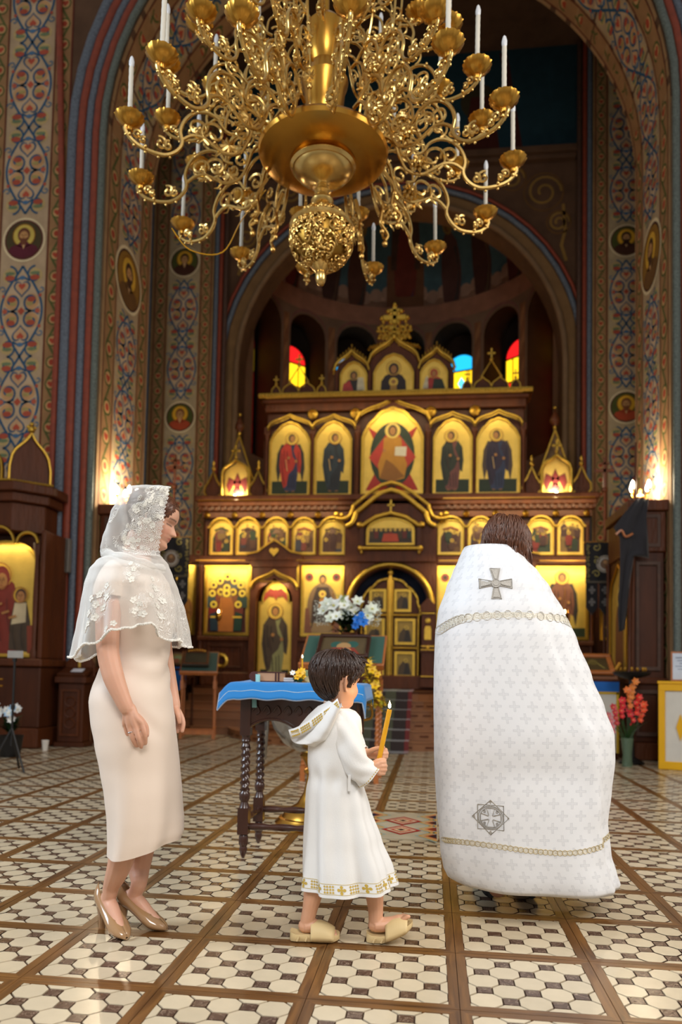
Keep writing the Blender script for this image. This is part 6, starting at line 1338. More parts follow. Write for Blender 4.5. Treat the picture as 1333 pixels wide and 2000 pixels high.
# ---- right side: banners, black stand, flowers, yellow cabinet
def banner(sx, label, x, y):
    t = thing('church_banner', label, 'banner', (x, y, 0)); zt = 3.05
    q = MB(); q.tube([(0, .02, 0), (0, .02, 3.9)], .018, 8); q.lathe([(.12, 0), (.12, .03), (.03, .06)], 12, (0, .02, 0)); q.build('pole', 'wood_dark', t); q = MB(); q.bx(-.02, .02, .0, .03, 3.85, 4.35); q.bx(-.14, .14, .0, .03, 4.12, 4.17); q.bx(-.07, .07, .0, .03, 4.24, 4.27); q.ball((0, .015, 3.85), .05, 8); q.build('cross', 'wood_plain', t)
    q = MB(); q.tube([(-.30, 0, zt), (.30, 0, zt)], .015, 8); q.build('crossbar', 'brass', t)
    q = MB(); q.hexc('#141013'); R_ = []
    for k in range(25):
        z = zt - .62 * k / 24; R_.append([(-.28 + .56 * i / 12, -.02 + .014 * sin(i * 1.1 + k * .06), z) for i in range(13)])
    q.loft(R_, closed=False); o = q.build('cloth', 'cloth', t, smooth=180); s_ = o.modifiers.new('t', 'SOLIDIFY'); s_.thickness = .006
    for x0 in (-.19, 0, .19):
        q = MB(); q.hexc('#141013'); q.prism([(x0 - .085, zt - .62), (x0 + .085, zt - .62), (x0 + .085, zt - .98), (x0, zt - 1.10), (x0 - .085, zt - .98)], -.028, -.018); o2 = q.build('tail', 'cloth', t)
        for zz in (.72, .90):
            q = MB(); P = Paint(q, lambda a, b_, d: (a, -.029 - d, b_), .001)
            for dx, dz in ((0, 0), (.03, 0), (-.03, 0), (0, .04), (0, -.04)): P.disc((x0 + dx, zt - zz + dz), .022, '#75706c', 1, 8)
            q.build('embroidered_cross', 'paint', o2)
    q = MB(); P = Paint(q, lambda a, b_, d: (a, -.042 - d, b_), .001); rr = random.Random(2)
    for k in range(10):
        for xx in (-.25, .25): P.stroke(spiral((xx, zt - .05 - .058 * k), .026, k, .9, 1 if k % 2 else -1, 8), .014, '#8a7a3e', 1)
    for sg in (-1, 1):
        for k in range(3): P.stroke(spiral((sg * .13, zt - .08 - .2 * k), .06, k + 1, 1.1, sg, 14), .016, '#9a8a44', 1)
    P.ring((0, zt - .33), .115, .035, '#9a8f80', 1); P.ring((0, zt - .33), .085, .02, '#c9c0b4', 2); P.disc((0, zt - .33), .07, '#7a5a40', 1); P.disc((.0, zt - .30), .03, '#b98a5c', 3)
    P.stroke([(-.27, zt - .60), (.27, zt - .60)], .03, '#5a5040', 1); q.build('embroidery', 'paint', t)
    return t
bp_ = at(1182, 1030, 11.6); banner(1, 'black gold-embroidered church banner right of the icon screen', bp_.x, 11.6)
bp2 = at(338, 1030, 11.1); banner(-1, 'black gold-embroidered church banner behind the veiled woman', bp2.x, 11.1)
dp_ = at(1240, 1060, 9.72); dr = thing('black_drape', 'plain black banner cloth hanging askew before the right icon case', 'banner', (dp_.x, 9.72, 0))
q = MB(); q.tube([(-.02, .05, 0), (.0, .05, 2.0), (.03, .05, 4.0)], .014, 8); q.lathe([(.1, 0), (.1, .02), (.02, .04)], 12, (-.02, .05, 0)); q.build('staff', 'wood_dark', dr)
def dl(u, v, k=0.): z_ = at(u, v, 9.72); return (z_.x - dp_.x, -.01 + k, z_.z)
q = MB(); q.hexc('#17131a'); Lf = [(1246, 972), (1222, 1000), (1200, 1030), (1212, 1050), (1212, 1090), (1209, 1140), (1206, 1200), (1208, 1235)]; Rt = [(1266, 975), (1262, 1010), (1264, 1040), (1268, 1090), (1240, 1085), (1232, 1130), (1226, 1190), (1220, 1230)]
q.loft([[dl(a[0] + (b_[0] - a[0]) * i / 8, a[1] + (b_[1] - a[1]) * i / 8, .03 * sin(i * 1.3 + j * .8)) for i in range(9)] for j, (a, b_) in enumerate(zip(Lf, Rt))], closed=False); o = q.build('cloth', 'cloth', dr, smooth=180); s_ = o.modifiers.new('t', 'SOLIDIFY'); s_.thickness = .006
q = MB(); q.tube(smoothpath([dl(1202, 1046, -.05), dl(1212, 1038, -.06), dl(1220, 1050, -.06), dl(1234, 1044, -.05)], 4), .016, 6); q.build('gold_cord', 'wood_light', dr, smooth=60)
p = ground(1235, 1492); st_ = thing('candle_stand', 'dark tiered candle stand with small brass cups at right', 'candle stand', (p.x + .0, 9.42, 0)); q = MB(); q.lathe([(.14, 0), (.15, .02), (.04, .08), (.025, .3), (.035, .5), (.025, .7), (.03, 1.0), (.2, 1.06), (.22, 1.09), (.2, 1.1)], 20); q.build('column', 'black', st_, smooth=40)
for k in range(7): a = 2 * pi * k / 7; q = MB(); q.lathe([(.012, 1.1), (.02, 1.12), (.016, 1.15)], 8, (.16 * cos(a), .16 * sin(a), 0)); q.build('candle_cup', 'brass', st_, smooth=40)
q = MB(); q.tube([(-.20, -.08, 1.12), (-.15, -.1, 1.2)], .022, 8); q.build('snuffer', 'brass', st_, smooth=40)
p = ground(1226, 1476); vs_ = thing('gladiolus_vase', 'red and orange gladioli in a green glass vase at right', 'flowers', (at(1226, 1440, 9.1).x, 9.1, 0)); MT['glass_green'] = mat('glass_green', '#7f9a7c', rough=.08, trans=.6)
q = MB(); q.lathe([(.055, 0), (.06, .02), (.05, .14), (.07, .33), (.066, .33), (.045, .14), (.05, .03), (0, .02)], 18); q.build('vase', 'glass_green', vs_, smooth=50)
q = MB(); q.hexc('#2a4a22'); rr = random.Random(6)
stems = [(-.16, .62, '#c22a3a'), (-.08, .70, '#d01f2a'), (.0, .82, '#d8702c'), (.07, .92, '#d67a30'), (.13, .74, '#d8281c'), (.03, .60, '#c9242c'), (-.22, .52, '#d0707a'), (.18, .66, '#e04a20')]
for dx, z, c in stems: q.tube(smoothpath([(0, 0, .05), (dx * .3, -.01, .35), (dx, -.03, z)], 4), .006, 5)
for k in range(10): a = rr.uniform(0, 6.28); leafblade(q, (0, 0, .3), (cos(a), sin(a)), .3, .016, 1.2)
q.build('stems', 'leaf', vs_)
for dx, z, c in stems:
    for k in range(4): q = MB(); flower(q, (dx * (1 - .08 * k) + rr.uniform(-.02, .02), -.05 + rr.uniform(-.02, .02), z - .06 * k + .06), .05 - .004 * k, 6, c, '#e8c070', .5, (rr.uniform(-.5, .5), -1, .3)); q.build('bloom', 'leaf', vs_)
p = ground(1287, 1502); yc = thing('yellow_cabinet', 'white cabinet with bright yellow frame and diamond at the right edge', 'cabinet', (p.x, p.y, 0), -.30); MT['yellow'] = mat('yellow', '#e0a806', rough=.35, var=.05); MT['white_panel'] = mat('white_panel', '#cfcabf', rough=.5, var=.06)
hC = 1. - (1330 - 1322) * p.y / FPX; hC = at(1290, 1330, p.y).z
q = MB(); q.bx(.01, .79, .02, .48, .02, hC - .03); q.build('carcass', 'white_panel', yc)
for nm, a in (('stile', (0, .07, 0, .04, .0, hC)), ('stile', (.385, .455, 0, .04, 0, hC)), ('stile', (.75, .80, 0, .04, 0, hC)), ('rail', (.0, .8, -.002, .04, 0, .09)), ('rail', (.0, .8, -.002, .04, hC - .11, hC - .02)), ('top', (-.01, .81, -.015, .50, hC - .03, hC)), ('side_rail', (-.004, .03, .44, .5, 0, hC))): q = MB(); q.bx(*a); q.build(nm, 'yellow', yc, bevel=.004)
for xc in (.228, .60): q = MB(); zc = hC * .48; q.prism([(xc, zc - .15), (xc + .045, zc), (xc, zc + .15), (xc - .045, zc)], .004, .02); q.build('diamond', 'yellow', yc)
pn = thing('notice_frame', 'framed paper notice standing on the yellow cabinet', 'notice', (p.x + .33, p.y + .02, hC), -.3); q = MB(); q.box((0, 0, .17), (.36, .012, .34), 0, -.08); q.build('frame', 'wood_light', pn, bevel=.003); q = MB(); q.hexc('#c3cad6'); q.box((0, -.008, .17), (.32, .004, .30), 0, -.08); o = q.build('paper', 'paint', pn)
q = MB(); q.hexc('#6a7890')
for k in range(7): q.box((-.02, -.0115 - .08 * (.17 - (.27 - .033 * k)) * -1 * 0 - .0015, .27 - .033 * k), (.22 - .04 * (k % 3), .001, .007), 0, -.08)
q.build('print_lines', 'paint', o)

# ---- rugs
def rugthing():
    a = ground(728, 1588); b_ = ground(853, 1644); x0, x1, y0, y1 = a.x, .80, b_.y, a.y; t = thing('kilim_rug', 'small kilim rug with red diamonds and zigzags between boy and priest', 'rug', ((x0 + x1) / 2, (y0 + y1) / 2, 0)); w_, h = (x1 - x0) / 2, (y1 - y0) / 2
    q = MB(); q.hexc('#b0a284'); q.bx(-w_, w_, -h, h, 0.0006, .008); q.build('weave', 'cloth', t)
    q = MB(); P = Paint(q, lambda s_, t_, d: (s_ * w_, t_ * h, .008 + d), .0003)
    P.poly([(-.97, -.97), (.97, -.97), (.97, .97), (-.97, .97)], '#b7a98e', 1)
    for k in range(4):
        yc_ = -.75 + .5 * k
        for sg in (-1, 1):
            P.poly([(sg * .97, yc_ - .22), (sg * .62, yc_), (sg * .97, yc_ + .22)], '#c9702c', 2); P.poly([(sg * .97, yc_ - .15), (sg * .72, yc_), (sg * .97, yc_ + .15)], ('#3a1c20', '#7a2a1c', '#3a1c20', '#22203a')[k], 3); P.stroke([(sg * .97, yc_ - .30), (sg * .5, yc_), (sg * .97, yc_ + .30)], .07, '#d09a44', 4); P.stroke([(sg * .97, yc_ - .38), (sg * .40, yc_), (sg * .97, yc_ + .38)], .05, '#8fa69c', 3)
    P.z = 7
    for yc_ in (-.40, .30):
        for r, c in ((.56, '#a3261a'), (.42, '#cdb999'), (.32, '#b83c22'), (.22, '#d3bd92'), (.12, '#4a1616')): P.poly([(-r * 1.0, yc_), (0, yc_ - r * .62), (r, yc_), (0, yc_ + r * .62)], c)
    q.build('pattern', 'fresco', t)
rugthing()
q = MB(); run = MB(); path = [(9.66, .008), (10.0 - .02, .008)]
for k in range(5, -1, -1):
    yf = 12.6 - (1.2 + .28 * k) - .035; z = .75 - .125 * k; path += [(yf, path[-1][1]), (yf, z + .008)]
path += [(13.05, .758)]
rt = thing('stair_runner', 'dark red patterned carpet runner laid down the altar steps', 'carpet', (0, 9.66, 0))
run.hexc('#2a1a16'); run.loft([[(x, y - 9.66, z) for y, z in path] for x in (-.42, .42)], closed=False); o = run.build('weave', 'cloth', rt); s_ = o.modifiers.new('t', 'SOLIDIFY'); s_.thickness = .008; s_.offset = 1
for x0, x1, c in ((-.46, -.40, '#6a1e1a'), (.40, .46, '#6a1e1a'), (.06, .22, '#4a4a34'), (-.22, -.06, '#4a4a34')):
    q = MB(); q.hexc(c); q.loft([[(x, y - 9.66 - .004, z + .004) for y, z in path] for x in (x0, x1)], closed=False); q.build('border_stripe', 'cloth', rt)
candle_specs = [('thin lit candle standing among the posy on the blue cloth', candle_later[0], candle_later[1] + V(0, 0, 0), .0045, .12, .016)]

# ================================================================== PEOPLE
def skin_mat():
    m, nt, b = nodes_mat('skin'); a = N(nt, 'ShaderNodeAttribute', attribute_name='Col')
    nt.links.new(a.outputs['Color'], b.inputs['Base Color']); b.inputs['Roughness'].default_value = .48
    b.inputs['Subsurface Weight'].default_value = .18; b.inputs['Subsurface Radius'].default_value = (.02, .008, .004); b.inputs['Subsurface Scale'].default_value = .4
    return m
MT['skin'] = skin_mat()
MT['dress'] = mat('dress', '#e2d0c0', rough=.55, var=.04, vscale=3, bump=.06, bscale=420, sheen=.25)
MT['robe_white'] = mat('robe_white', '#e7e7e6', rough=.75, var=.03, vscale=6, bump=.10, bscale=260, sheen=.2)
MT['hair_dark'] = mat('hair_dark', '#352016', rough=.38, var=.35, vscale=60, spec=.6)
MT['hair_brown'] = mat('hair_brown', '#5a3522', rough=.40, var=.40, vscale=60, spec=.5)
MT['patent'] = mat('patent', '#a5805a', rough=.10, coat=.8)
MT['foam'] = mat('foam', '#dcc28e', rough=.6)
MT['gold_thread'] = mat('gold_thread', '#c9ab4e', rough=.5, metal=.3)
MT['silver_thread'] = mat('silver_thread', '#aea9a1', rough=.42, metal=.35, bump=.3, bscale=300)

class Person:
    def __init__(s, label, u, d, vfoot=None):
        p = atd(u, 1500, d); s.o = Vector((p.x, p.y, 0)); s.d = d
        s.t = thing('person', label, 'person', s.o, YAW)
    def L(s, u, v, d=None, z=None):
        q = atd(u, v, d if d is not None else s.d) - s.o; return Vector((q.dot(HR), q.dot(HF), q.z))
    def ring(s, v, uL, uR, hd, d=None, n=40, dy=0., pw=1., cut=None):
        a, b = s.L(uL, v, d), s.L(uR, v, d); c = (a + b) / 2; h = (b.x - a.x) / 2; z = c.z; out = []
        for i in range(n):
            t = 2 * pi * i / n; ct, st = cos(t), sin(t)
            out.append(Vector((c.x + h * math.copysign(abs(ct) ** pw, ct), c.y + dy + hd * math.copysign(abs(st) ** pw, st), z)))
        return out

HEADTAB = [(.0, .22, .06, .05), (.03, .31, .02, .13), (.07, .365, -.04, .175), (.12, .392, -.10, .215), (.17, .385, -.16, .24), (.21, .368, -.21, .258), (.25, .385, -.25, .272), (.285, .392, -.29, .285), (.32, .385, -.325, .298), (.36, .388, -.36, .31),
           (.42, .385, -.40, .322), (.48, .375, -.435, .332), (.53, .372, -.455, .340), (.57, .402, -.468, .345), (.61, .415, -.475, .347), (.68, .414, -.478, .346), (.75, .398, -.468, .335), (.82, .362, -.44, .31), (.88, .315, -.395, .27), (.93, .25, -.325, .215), (.965, .175, -.24, .15), (.99, .08, -.14, .07), (1.0, .0, -.05, .01)]
def head_pt(th, z, H, child=0., off=0.):
    F, B, W = interp(z, HEADTAB)
    if child: F += child * .02 * math.exp(-((z - .74) / .14) ** 2) - child * .03 * math.exp(-((z - .1) / .1) ** 2); W += child * .02 * math.exp(-((z - .3) / .12) ** 2)
    c, s_ = cos(th), sin(th); pf = .86 if z < .75 else .95
    x = (F if c > 0 else -B) * math.copysign(abs(c) ** pf, c); y = W * math.copysign(abs(s_) ** .9, s_)
    if c > 0:
        g = lambda a, wd: math.exp(-(a / wd) ** 2)
        tip = (.115 if not child else .085)
        if .33 < z < .56:
            t = (.56 - z) / (.56 - .365); hgt = tip * min(1, t) ** 1.15 if z > .365 else tip * max(0, (z - .33) / .035) ** .7
            x += hgt * g(y, .050 + .022 * min(1, t))
        x += .034 * g(z - .300, .020) * g(y, .085) + .032 * g(z - .240, .022) * g(y, .075) - .016 * g(z - .27, .009) * g(y, .11) + .022 * g(z - .12, .05) * g(y, .09)
        for sg in (-1, 1): x -= .040 * g(y - sg * .15, .075) * g(z - .515, .045)
        for sg in (-1, 1): x += .018 * g(y - sg * .155, .055) * g(z - .505, .024)
        for sg in (-1, 1): x += (.012 + .02 * child) * g(y - sg * .19, .08) * g(z - .36, .08)
    p = Vector((x, y, z))
    if off:
        n = (p - Vector((-.03, 0, .58))); n = Vector((n.x, n.y * 1.1, n.z)).normalized(); p = p + n * (off / H)
    return p * H
def head_mesh(mb, M, H, child=0., ear=1.):
    zs = [0, .015, .03, .05, .07, .095, .12, .145, .17, .19, .21, .23, .25, .2675, .285, .30, .32, .34, .36, .38, .40, .42, .44, .46, .48, .50, .52, .54, .56, .58, .60, .63, .66, .70, .74, .78, .82, .85, .88, .905, .93, .95, .965, .98, .99, 1.0]
    ths = [2 * pi * i / 72 for i in range(72)]
    ths = [t - .35 * sin(t) * (1 if True else 0) * .9 for t in ths]           # denser in front
    mb.X = M; mb.loft([[head_pt(t, z, H, child) for t in ths] for z in zs])
    for sg in (-1, 1):     # ears: folded rim and bowl
        R = Matrix.Translation((-.045 * H, sg * .338 * H, .475 * H)) @ Matrix.Rotation(sg * radians(-34), 4, 'Z')
        mb.X = M @ R; k = H * ear
        if not ear: continue
        rim = [(.02, .0, -.115), (-.015, .0, -.10), (-.055, .008, -.045), (-.08, .012, .03), (-.075, .012, .095), (-.035, .01, .13), (.02, .006, .12), (.05, .0, .075), (.045, -.005, .03), (.015, -.01, .0)]
        mb.tube(smoothpath([(a * k, sg * (b + .03) * k, c * k) for a, b, c in rim], 4), .017 * k, 7)
        mb.ball((-.018 * k, sg * .012 * k, .01 * k), .075 * k, 12, (.75, .28, 1.35)); mb.ball((.012 * k, sg * .028 * k, -.105 * k), .028 * k, 8, (1, .7, 1.1))
    mb.X = None
def remeshed(mb, name, voxel, parent, colour, smooth=2):
    me = bpy.data.meshes.new('tmp'); me.from_pydata(mb.v, [], mb.f); o = bpy.data.objects.new('tmp', me); COL.objects.link(o)
    r = o.modifiers.new('r', 'REMESH'); r.mode = 'VOXEL'; r.voxel_size = voxel
    if smooth: k = o.modifiers.new('s', 'SMOOTH'); k.factor = .5; k.iterations = smooth
    bpy.context.view_layer.update()
    new = bpy.data.meshes.new_from_object(o.evaluated_get(bpy.context.evaluated_depsgraph_get())); new.name = name
    bpy.data.objects.remove(o); bpy.data.meshes.remove(me)
    n = len(new.vertices); co = np.empty(n * 3, 'f'); new.vertices.foreach_get('co', co); co = co.reshape(-1, 3)
    col = np.ones((n, 4), 'f'); col[:, :3] = colour(co)
    ca = new.color_attributes.new('Col', 'FLOAT_COLOR', 'POINT'); ca.data.foreach_set('color', col.ravel())
    new.materials.clear(); new.materials.append(MT['skin']); new.polygons.foreach_set('use_smooth', [True] * len(new.polygons)); new.update()
    return link(name, new, parent)
def skin_colour(base, M, H, lips='#a5584c', brow='#4a3020', nails=()):
    inv = np.array(M.inverted()); base = np.array(lin(base)); lp = np.array(lin(lips)); bw = np.array(lin(brow))
    def f(co):
        h = (np.c_[co, np.ones(len(co))] @ inv.T)[:, :3] / H; x, y, z = h.T; c = np.tile(base, (len(co), 1)); ay = abs(y); inh = (x > .2) & (z > 0) & (z < 1) & (ay < .4)
        def mixin(mask, colr, k):
            w_ = np.clip(mask, 0, 1)[:, None] * k; return c * (1 - w_) + colr * w_
        g = lambda a, b_: np.exp(-(a / b_) ** 2)
        c = mixin(inh * g(z - .27, .034) * g(y, .10), lp, 1.)
        c = mixin(inh * g(z - .36, .09) * g(ay - .20, .09), np.array(lin('#c2705a')), .35)
        c = mixin(inh * g(z - (.605 - .25 * (ay - .15) ** 2 * 4), .014) * ((ay > .06) & (ay < .25)), bw, .85)
        c = mixin(inh * g(z - (.497 - .4 * (ay - .15) ** 2), .012) * ((ay > .08) & (ay < .23)), np.array(lin('#24150f')), .9)
        return c
    return f
def limb(mb, pts, n=14, flat=None): 
    P = smoothpath([p for p, r in pts], 4); R = []
    for i in range(len(P)):
        k = i / 4; a = min(int(k), len(pts) - 2); t = k - a; R.append(pts[a][1] * (1 - t) + pts[a + 1][1] * t)
    mb.tube(P, R, n, flat=flat); mb.ball(P[0], R[0], 10); mb.ball(P[-1], R[-1], 10)
def hair_shell(M, H, child, mask, thick, name, m, parent, strands, comb, seed, rad=.0016, wave=0., lift=.004, slen=(.15, .4)):
    "hair: closed shell over the scalp plus combed locks on top of it"
    r_ = random.Random(seed); mb = MB(); mb.X = M; nz, nt = 30, 60; ids = {}; q = []; f = []
    for j in range(nz + 1):
        z = .12 + .88 * j / nz
        for i in range(nt):
            th = 2 * pi * i / nt; tk = thick(th, z); n_ = .0018 * sin(th * 37 + 3 * sin(z * 9)) + .0012 * sin(th * 61 + z * 20)
            q.append(head_pt(th, min(z, .998), H, child, max(.0005, (tk + n_) if mask(th, z) else -.004)))
    for j in range(nz):
        for i in range(nt):
            k = (i + 1) % nt
            if any(mask(2 * pi * a / nt, .12 + .88 * b / nz) for a, b in ((i, j), (i + 1, j), (i, j + 1), (i + 1, j + 1))): f.append((j * nt + i, j * nt + k, (j + 1) * nt + k, (j + 1) * nt + i))
    q.append(head_pt(0, .999, H, child, thick(0, 1.0))); top = len(q) - 1
    for i in range(nt): f.append((nz * nt + i, nz * nt + (i + 1) % nt, top))
    mb.add(q, f)
    sm = mb
    for k in range(strands):
        for _ in range(30):
            th = r_.uniform(-pi, pi); z = 1 - .85 * r_.random() ** 1.1
            if mask(th, z): break
        P = []; a, b = th, z; ln = r_.uniform(*slen); jit = r_.uniform(-.35, .35); ph = r_.uniform(0, 6)
        for i in range(7):
            da_, db = comb(a, b); p = head_pt(a, max(.08, min(.995, b)), H, child, thick(a, b) + lift * (.4 + .8 * sin(pi * i / 6)) * r_.uniform(.7, 1.2)); P.append(p)
            na, nb = a + (da_ + jit * .3 + wave * sin(ph + i)) * ln / 6, b + db * ln / 6
            if mask(na, nb): a, b = na, nb
            else: b += .0
        P = [p for i, p in enumerate(P) if i == 0 or (p - P[i - 1]).length > .0015]
        if len(P) > 3: sm.tube(P, [rad * (.5, 1, 1.2, 1.2, 1.1, .8, .25)[min(6, i + 7 - len(P)) if i else 0] for i in range(len(P))], 4, cap=False)
    return sm.build(name, m, parent, smooth=180)

# ------------------------------------------------------------------ woman
W = Person('woman in cream dress and white lace veil, walking in beige heels', 265, 2.95)
hw = .224
Mw = Matrix.Translation(W.L(308, 1074, 2.93)) @ Matrix.Rotation(radians(6), 4, 'Z') @ Matrix.Rotation(radians(19), 4, 'Y') @ Matrix.Translation((-.06, 0, -.008))
mb = MB(); head_mesh(mb, Mw, hw, ear=.55)
limb(mb, [(W.L(272, 1055, 2.93), .052), (W.L(268, 1085, 2.94), .054), (W.L(266, 1115, 2.95), .066)])
tw = [(1105, 238, 296, .10), (1130, 212, 318, .15), (1180, 210, 332, .15), (1240, 214, 324, .13), (1290, 222, 318, .12), (1340, 198, 322, .145), (1380, 190, 326, .16), (1430, 196, 330, .15)]
mb.loft([W.ring(v, a, b, hd, n=28) for v, a, b, hd in tw])
limb(mb, [(W.L(222, 1135, 2.84), .05), (W.L(212, 1200, 2.79), .047), (W.L(211, 1270, 2.76), .041), (W.L(222, 1322, 2.745), .039), (W.L(238, 1362, 2.74), .031), (W.L(248, 1384, 2.74), .0265)])
limb(mb, [(W.L(300, 1140, 3.08), .05), (W.L(312, 1220, 3.12), .042), (W.L(322, 1290, 3.12), .037), (W.L(333, 1345, 3.10), .031), (W.L(342, 1380, 3.08), .023)])
def chain(P, pts, r): P2 = smoothpath(pts, 4); n = len(P2); P.tube(P2, [r[0] + (r[1] - r[0]) * i / (n - 1) for i in range(n)], 10); P.ball(P2[-1], r[1], 8); P.ball(P2[0], r[0], 8)
for k, (kn, mid, tip) in enumerate((((245, 1415, 2.762), (250, 1437, 2.772), (259, 1450, 2.79)), ((253, 1419, 2.742), (259, 1441, 2.742), (267, 1457, 2.762)), ((265, 1418, 2.735), (271, 1442, 2.735), (276, 1459, 2.757)), ((277, 1412, 2.738), (283, 1433, 2.738), (284, 1452, 2.757)))):
    chain(mb, [W.L(248 + 3 * k, 1382, 2.745), W.L((248 + kn[0]) / 2 + k, 1400, (2.735 + kn[2]) / 2), W.L(*kn)], (.016, .0125))
    chain(mb, [W.L(*kn), W.L(*mid), W.L(*tip)], (.0115 if k else .0100, .0080 if k else .0072))
chain(mb, [W.L(258, 1392, 2.765), W.L(274, 1405, 2.785), W.L(285, 1420, 2.795), W.L(287, 1436, 2.795)], (.015, .009))
for k, P_ in enumerate((((344, 1384, 3.07), (349, 1397, 3.05), (351, 1411, 3.05)), ((346, 1386, 3.09), (354, 1400, 3.09), (358, 1414, 3.085), (356, 1428, 3.08)), ((346, 1388, 3.11), (351, 1405, 3.11), (351, 1418, 3.10), (347, 1429, 3.09)), ((343, 1388, 3.12), (348, 1405, 3.13), (345, 1422, 3.11)))): chain(mb, [W.L(*p) for p in P_], (.0145, .0085))
toeN = W.L(248, 1837, 2.835); toeN.z = 0; toeF = W.L(327, 1817, 2.945); toeF.z = 0
aN, aF = radians(-46), radians(-18)
def heel_foot(mb, toe, ang, leg, ln=.205):
    d = Vector((cos(ang), sin(ang), 0)); A = lambda back, z: toe - d * (ln - back) + V(0, 0, z)
    limb(mb, [(A(.035, .118), .027), (A(.080, .095), .027), (A(.130, .052), .023), (A(.178, .026), .012)])
    limb(mb, leg + [(A(.074, .175), .032), (A(.062, .14), .028), (A(.050, .115), .026)])
heel_foot(mb, toeN, aN, [(W.L(248, 1440, 2.91), .07), (W.L(250, 1540, 2.89), .062), (W.L(247, 1610, 2.865), .052), (W.L(243, 1655, 2.865), .053), (W.L(231, 1697, 2.885), .044)])
heel_foot(mb, toeF, aF, [(W.L(285, 1440, 3.02), .085), (W.L(282, 1540, 3.03), .073), (W.L(278, 1610, 3.03), .056), (W.L(277, 1655, 3.025), .052), (W.L(272, 1697, 3.015), .042)])
remeshed(mb, 'body', .0034, W.t, skin_colour('#d3a187', Mw, hw, lips='#b06055'))
def pump(toe, ang, ln=.218):
    "court shoe: closed toe, open throat, heel cup, block heel"
    d = Vector((cos(ang), sin(ang), 0)); n_ = Vector((-sin(ang), cos(ang), 0)); t = bpy.data.objects.new('shoe', None)
    prof = [  # along, sole z, width, top z, opening half angle (0 closed)
        (0.0, .006, .006, .016, 0), (.012, .004, .020, .030, 0), (.035, .003, .036, .046, 0), (.058, .004, .042, .056, 0), (.070, .006, .044, .066, .35), (.10, .018, .042, .082, .55), (.135, .040, .039, .102, .62), (.17, .060, .037, .126, .66), (.20, .072, .037, .150, .66), (.225, .080, .035, .170, .5), (.244, .083, .018, .176, .35)]
    rings = []; N_ = 22
    for s_, zs, w_, zt, op in prof:
        c = toe - d * (s_ * ln / .238) ; R_ = []
        for i in range(N_ + 1):
            a = -pi / 2 - (pi - op) + 2 * (pi - op) * i / N_; a = -pi / 2 + (i / N_ - .5) * 2 * (pi - op * .9)
            zz = zs + (zt - zs) * (.5 + .5 * sin(a)); ww = w_ * cos(a)
            R_.append(c + n_ * ww + V(0, 0, zz))
        rings.append(R_)
    q = MB(); q.loft(rings, closed=False)
    o = q.build('shoe', 'patent', W.t, smooth=180); so = o.modifiers.new('t', 'SOLIDIFY'); so.thickness = .003; so.offset = 1
    q = MB(); hb = toe - d * (ln - .020)
    q.loft([[hb + d * x * k + n_ * y * k + V(0, 0, z) for x, y in [(.017 * cos(2 * pi * i / 12), .017 * sin(2 * pi * i / 12)) for i in range(12)]] for z, k in ((0, .75), (.03, .8), (.060, 1.05), (.088, 1.5))]); q.build('heel', 'patent', o, smooth=50)
pump(toeN, aN); pump(toeF, aF)
# ring on the finger
q = MB(); c = W.L(256, 1430, 2.742); q.tube([c + Vector((.0115 * cos(a), .0115 * sin(a), .003 * cos(a))) for a in [2 * pi * i / 16 for i in range(17)]], .0014, 6); q.ball(c + V(0, -.013, 0), .003, 6); q.build('finger_ring', 'silver', W.t, smooth=60)
# dress
tabd = [(1100, 240, 296, .085), (1118, 210, 316, .150), (1140, 200, 329, .168), (1180, 202, 342, .172), (1220, 207, 338, .155), (1260, 211, 330, .14), (1290, 208, 327, .138), (1330, 189, 329, .162), (1370, 179, 335, .180), (1410, 182, 341, .184), (1450, 189, 344, .182), (1500, 200, 345, .176), (1550, 208, 348, .180), (1600, 214, 350, .184), (1640, 216, 348, .186), (1660, 216, 342, .186)]
rings = []; N_ = 72
for k in range(61):
    v = 1100 + 560 * k / 60; uL, uR, hd = interp(v, tabd); R_ = []
    for i, p in enumerate(W.ring(v, uL, uR, hd, n=N_, pw=.93)):
        t = 2 * pi * i / N_; c = Vector((W.L((uL + uR) / 2, v).x, 0, p.z)); o = Vector((p.x - c.x, p.y - c.y, 0)); low = max(0, (v - 1420) / 240)
        wr = .0045 * sin((v - 1270) / 8 + 2.6 * sin(t) + 1.3 * sin(3 * t)) * math.exp(-((v - 1305) / 45) ** 2)
        fold = low * (.014 * sin(3 * t + 1.0 + v / 130) + .008 * sin(7 * t + v / 80)) - .010 * math.exp(-((v - 1400 - 60 * (t - 5.2)) / 16) ** 2) * math.exp(-((t - 5.3) / .5) ** 2) + .006 * math.exp(-((v - 1470) / 60) ** 2) * sin(2 * t + v / 60)
        p = p + o.normalized() * (wr + fold)
        if k > 52: p = p + Vector((0, 0, (k - 52) / 8 * (.050 * (.5 + .5 * cos(t)) ** 2 - .004)))
        R_.append(p)
    rings.append(R_)
q = MB(); q.loft(rings, cap0=True, cap1=False)
inner = [[Vector((p.x * .985, p.y * .985, p.z)) for p in r] for r in rings[-1:-16:-1]]; q.loft([rings[-1]] + inner, cap0=False, cap1=True); dress = q.build('dress', 'dress', W.t, smooth=180)
# short cap sleeve over the near shoulder
q = MB(); q.tube(smoothpath([W.L(236, 1112, 2.88), W.L(224, 1128, 2.83), W.L(214, 1150, 2.80), W.L(212, 1165, 2.795)], 4), [.05, .053, .056, .057, .058, .058, .058, .058, .058, .058, .057, .057, .056], 16); q.build('dress_sleeve', 'dress', dress, smooth=60)
q = MB(); P = [(235 + .6 * i, 1500 + 16 * i) for i in range(10)]
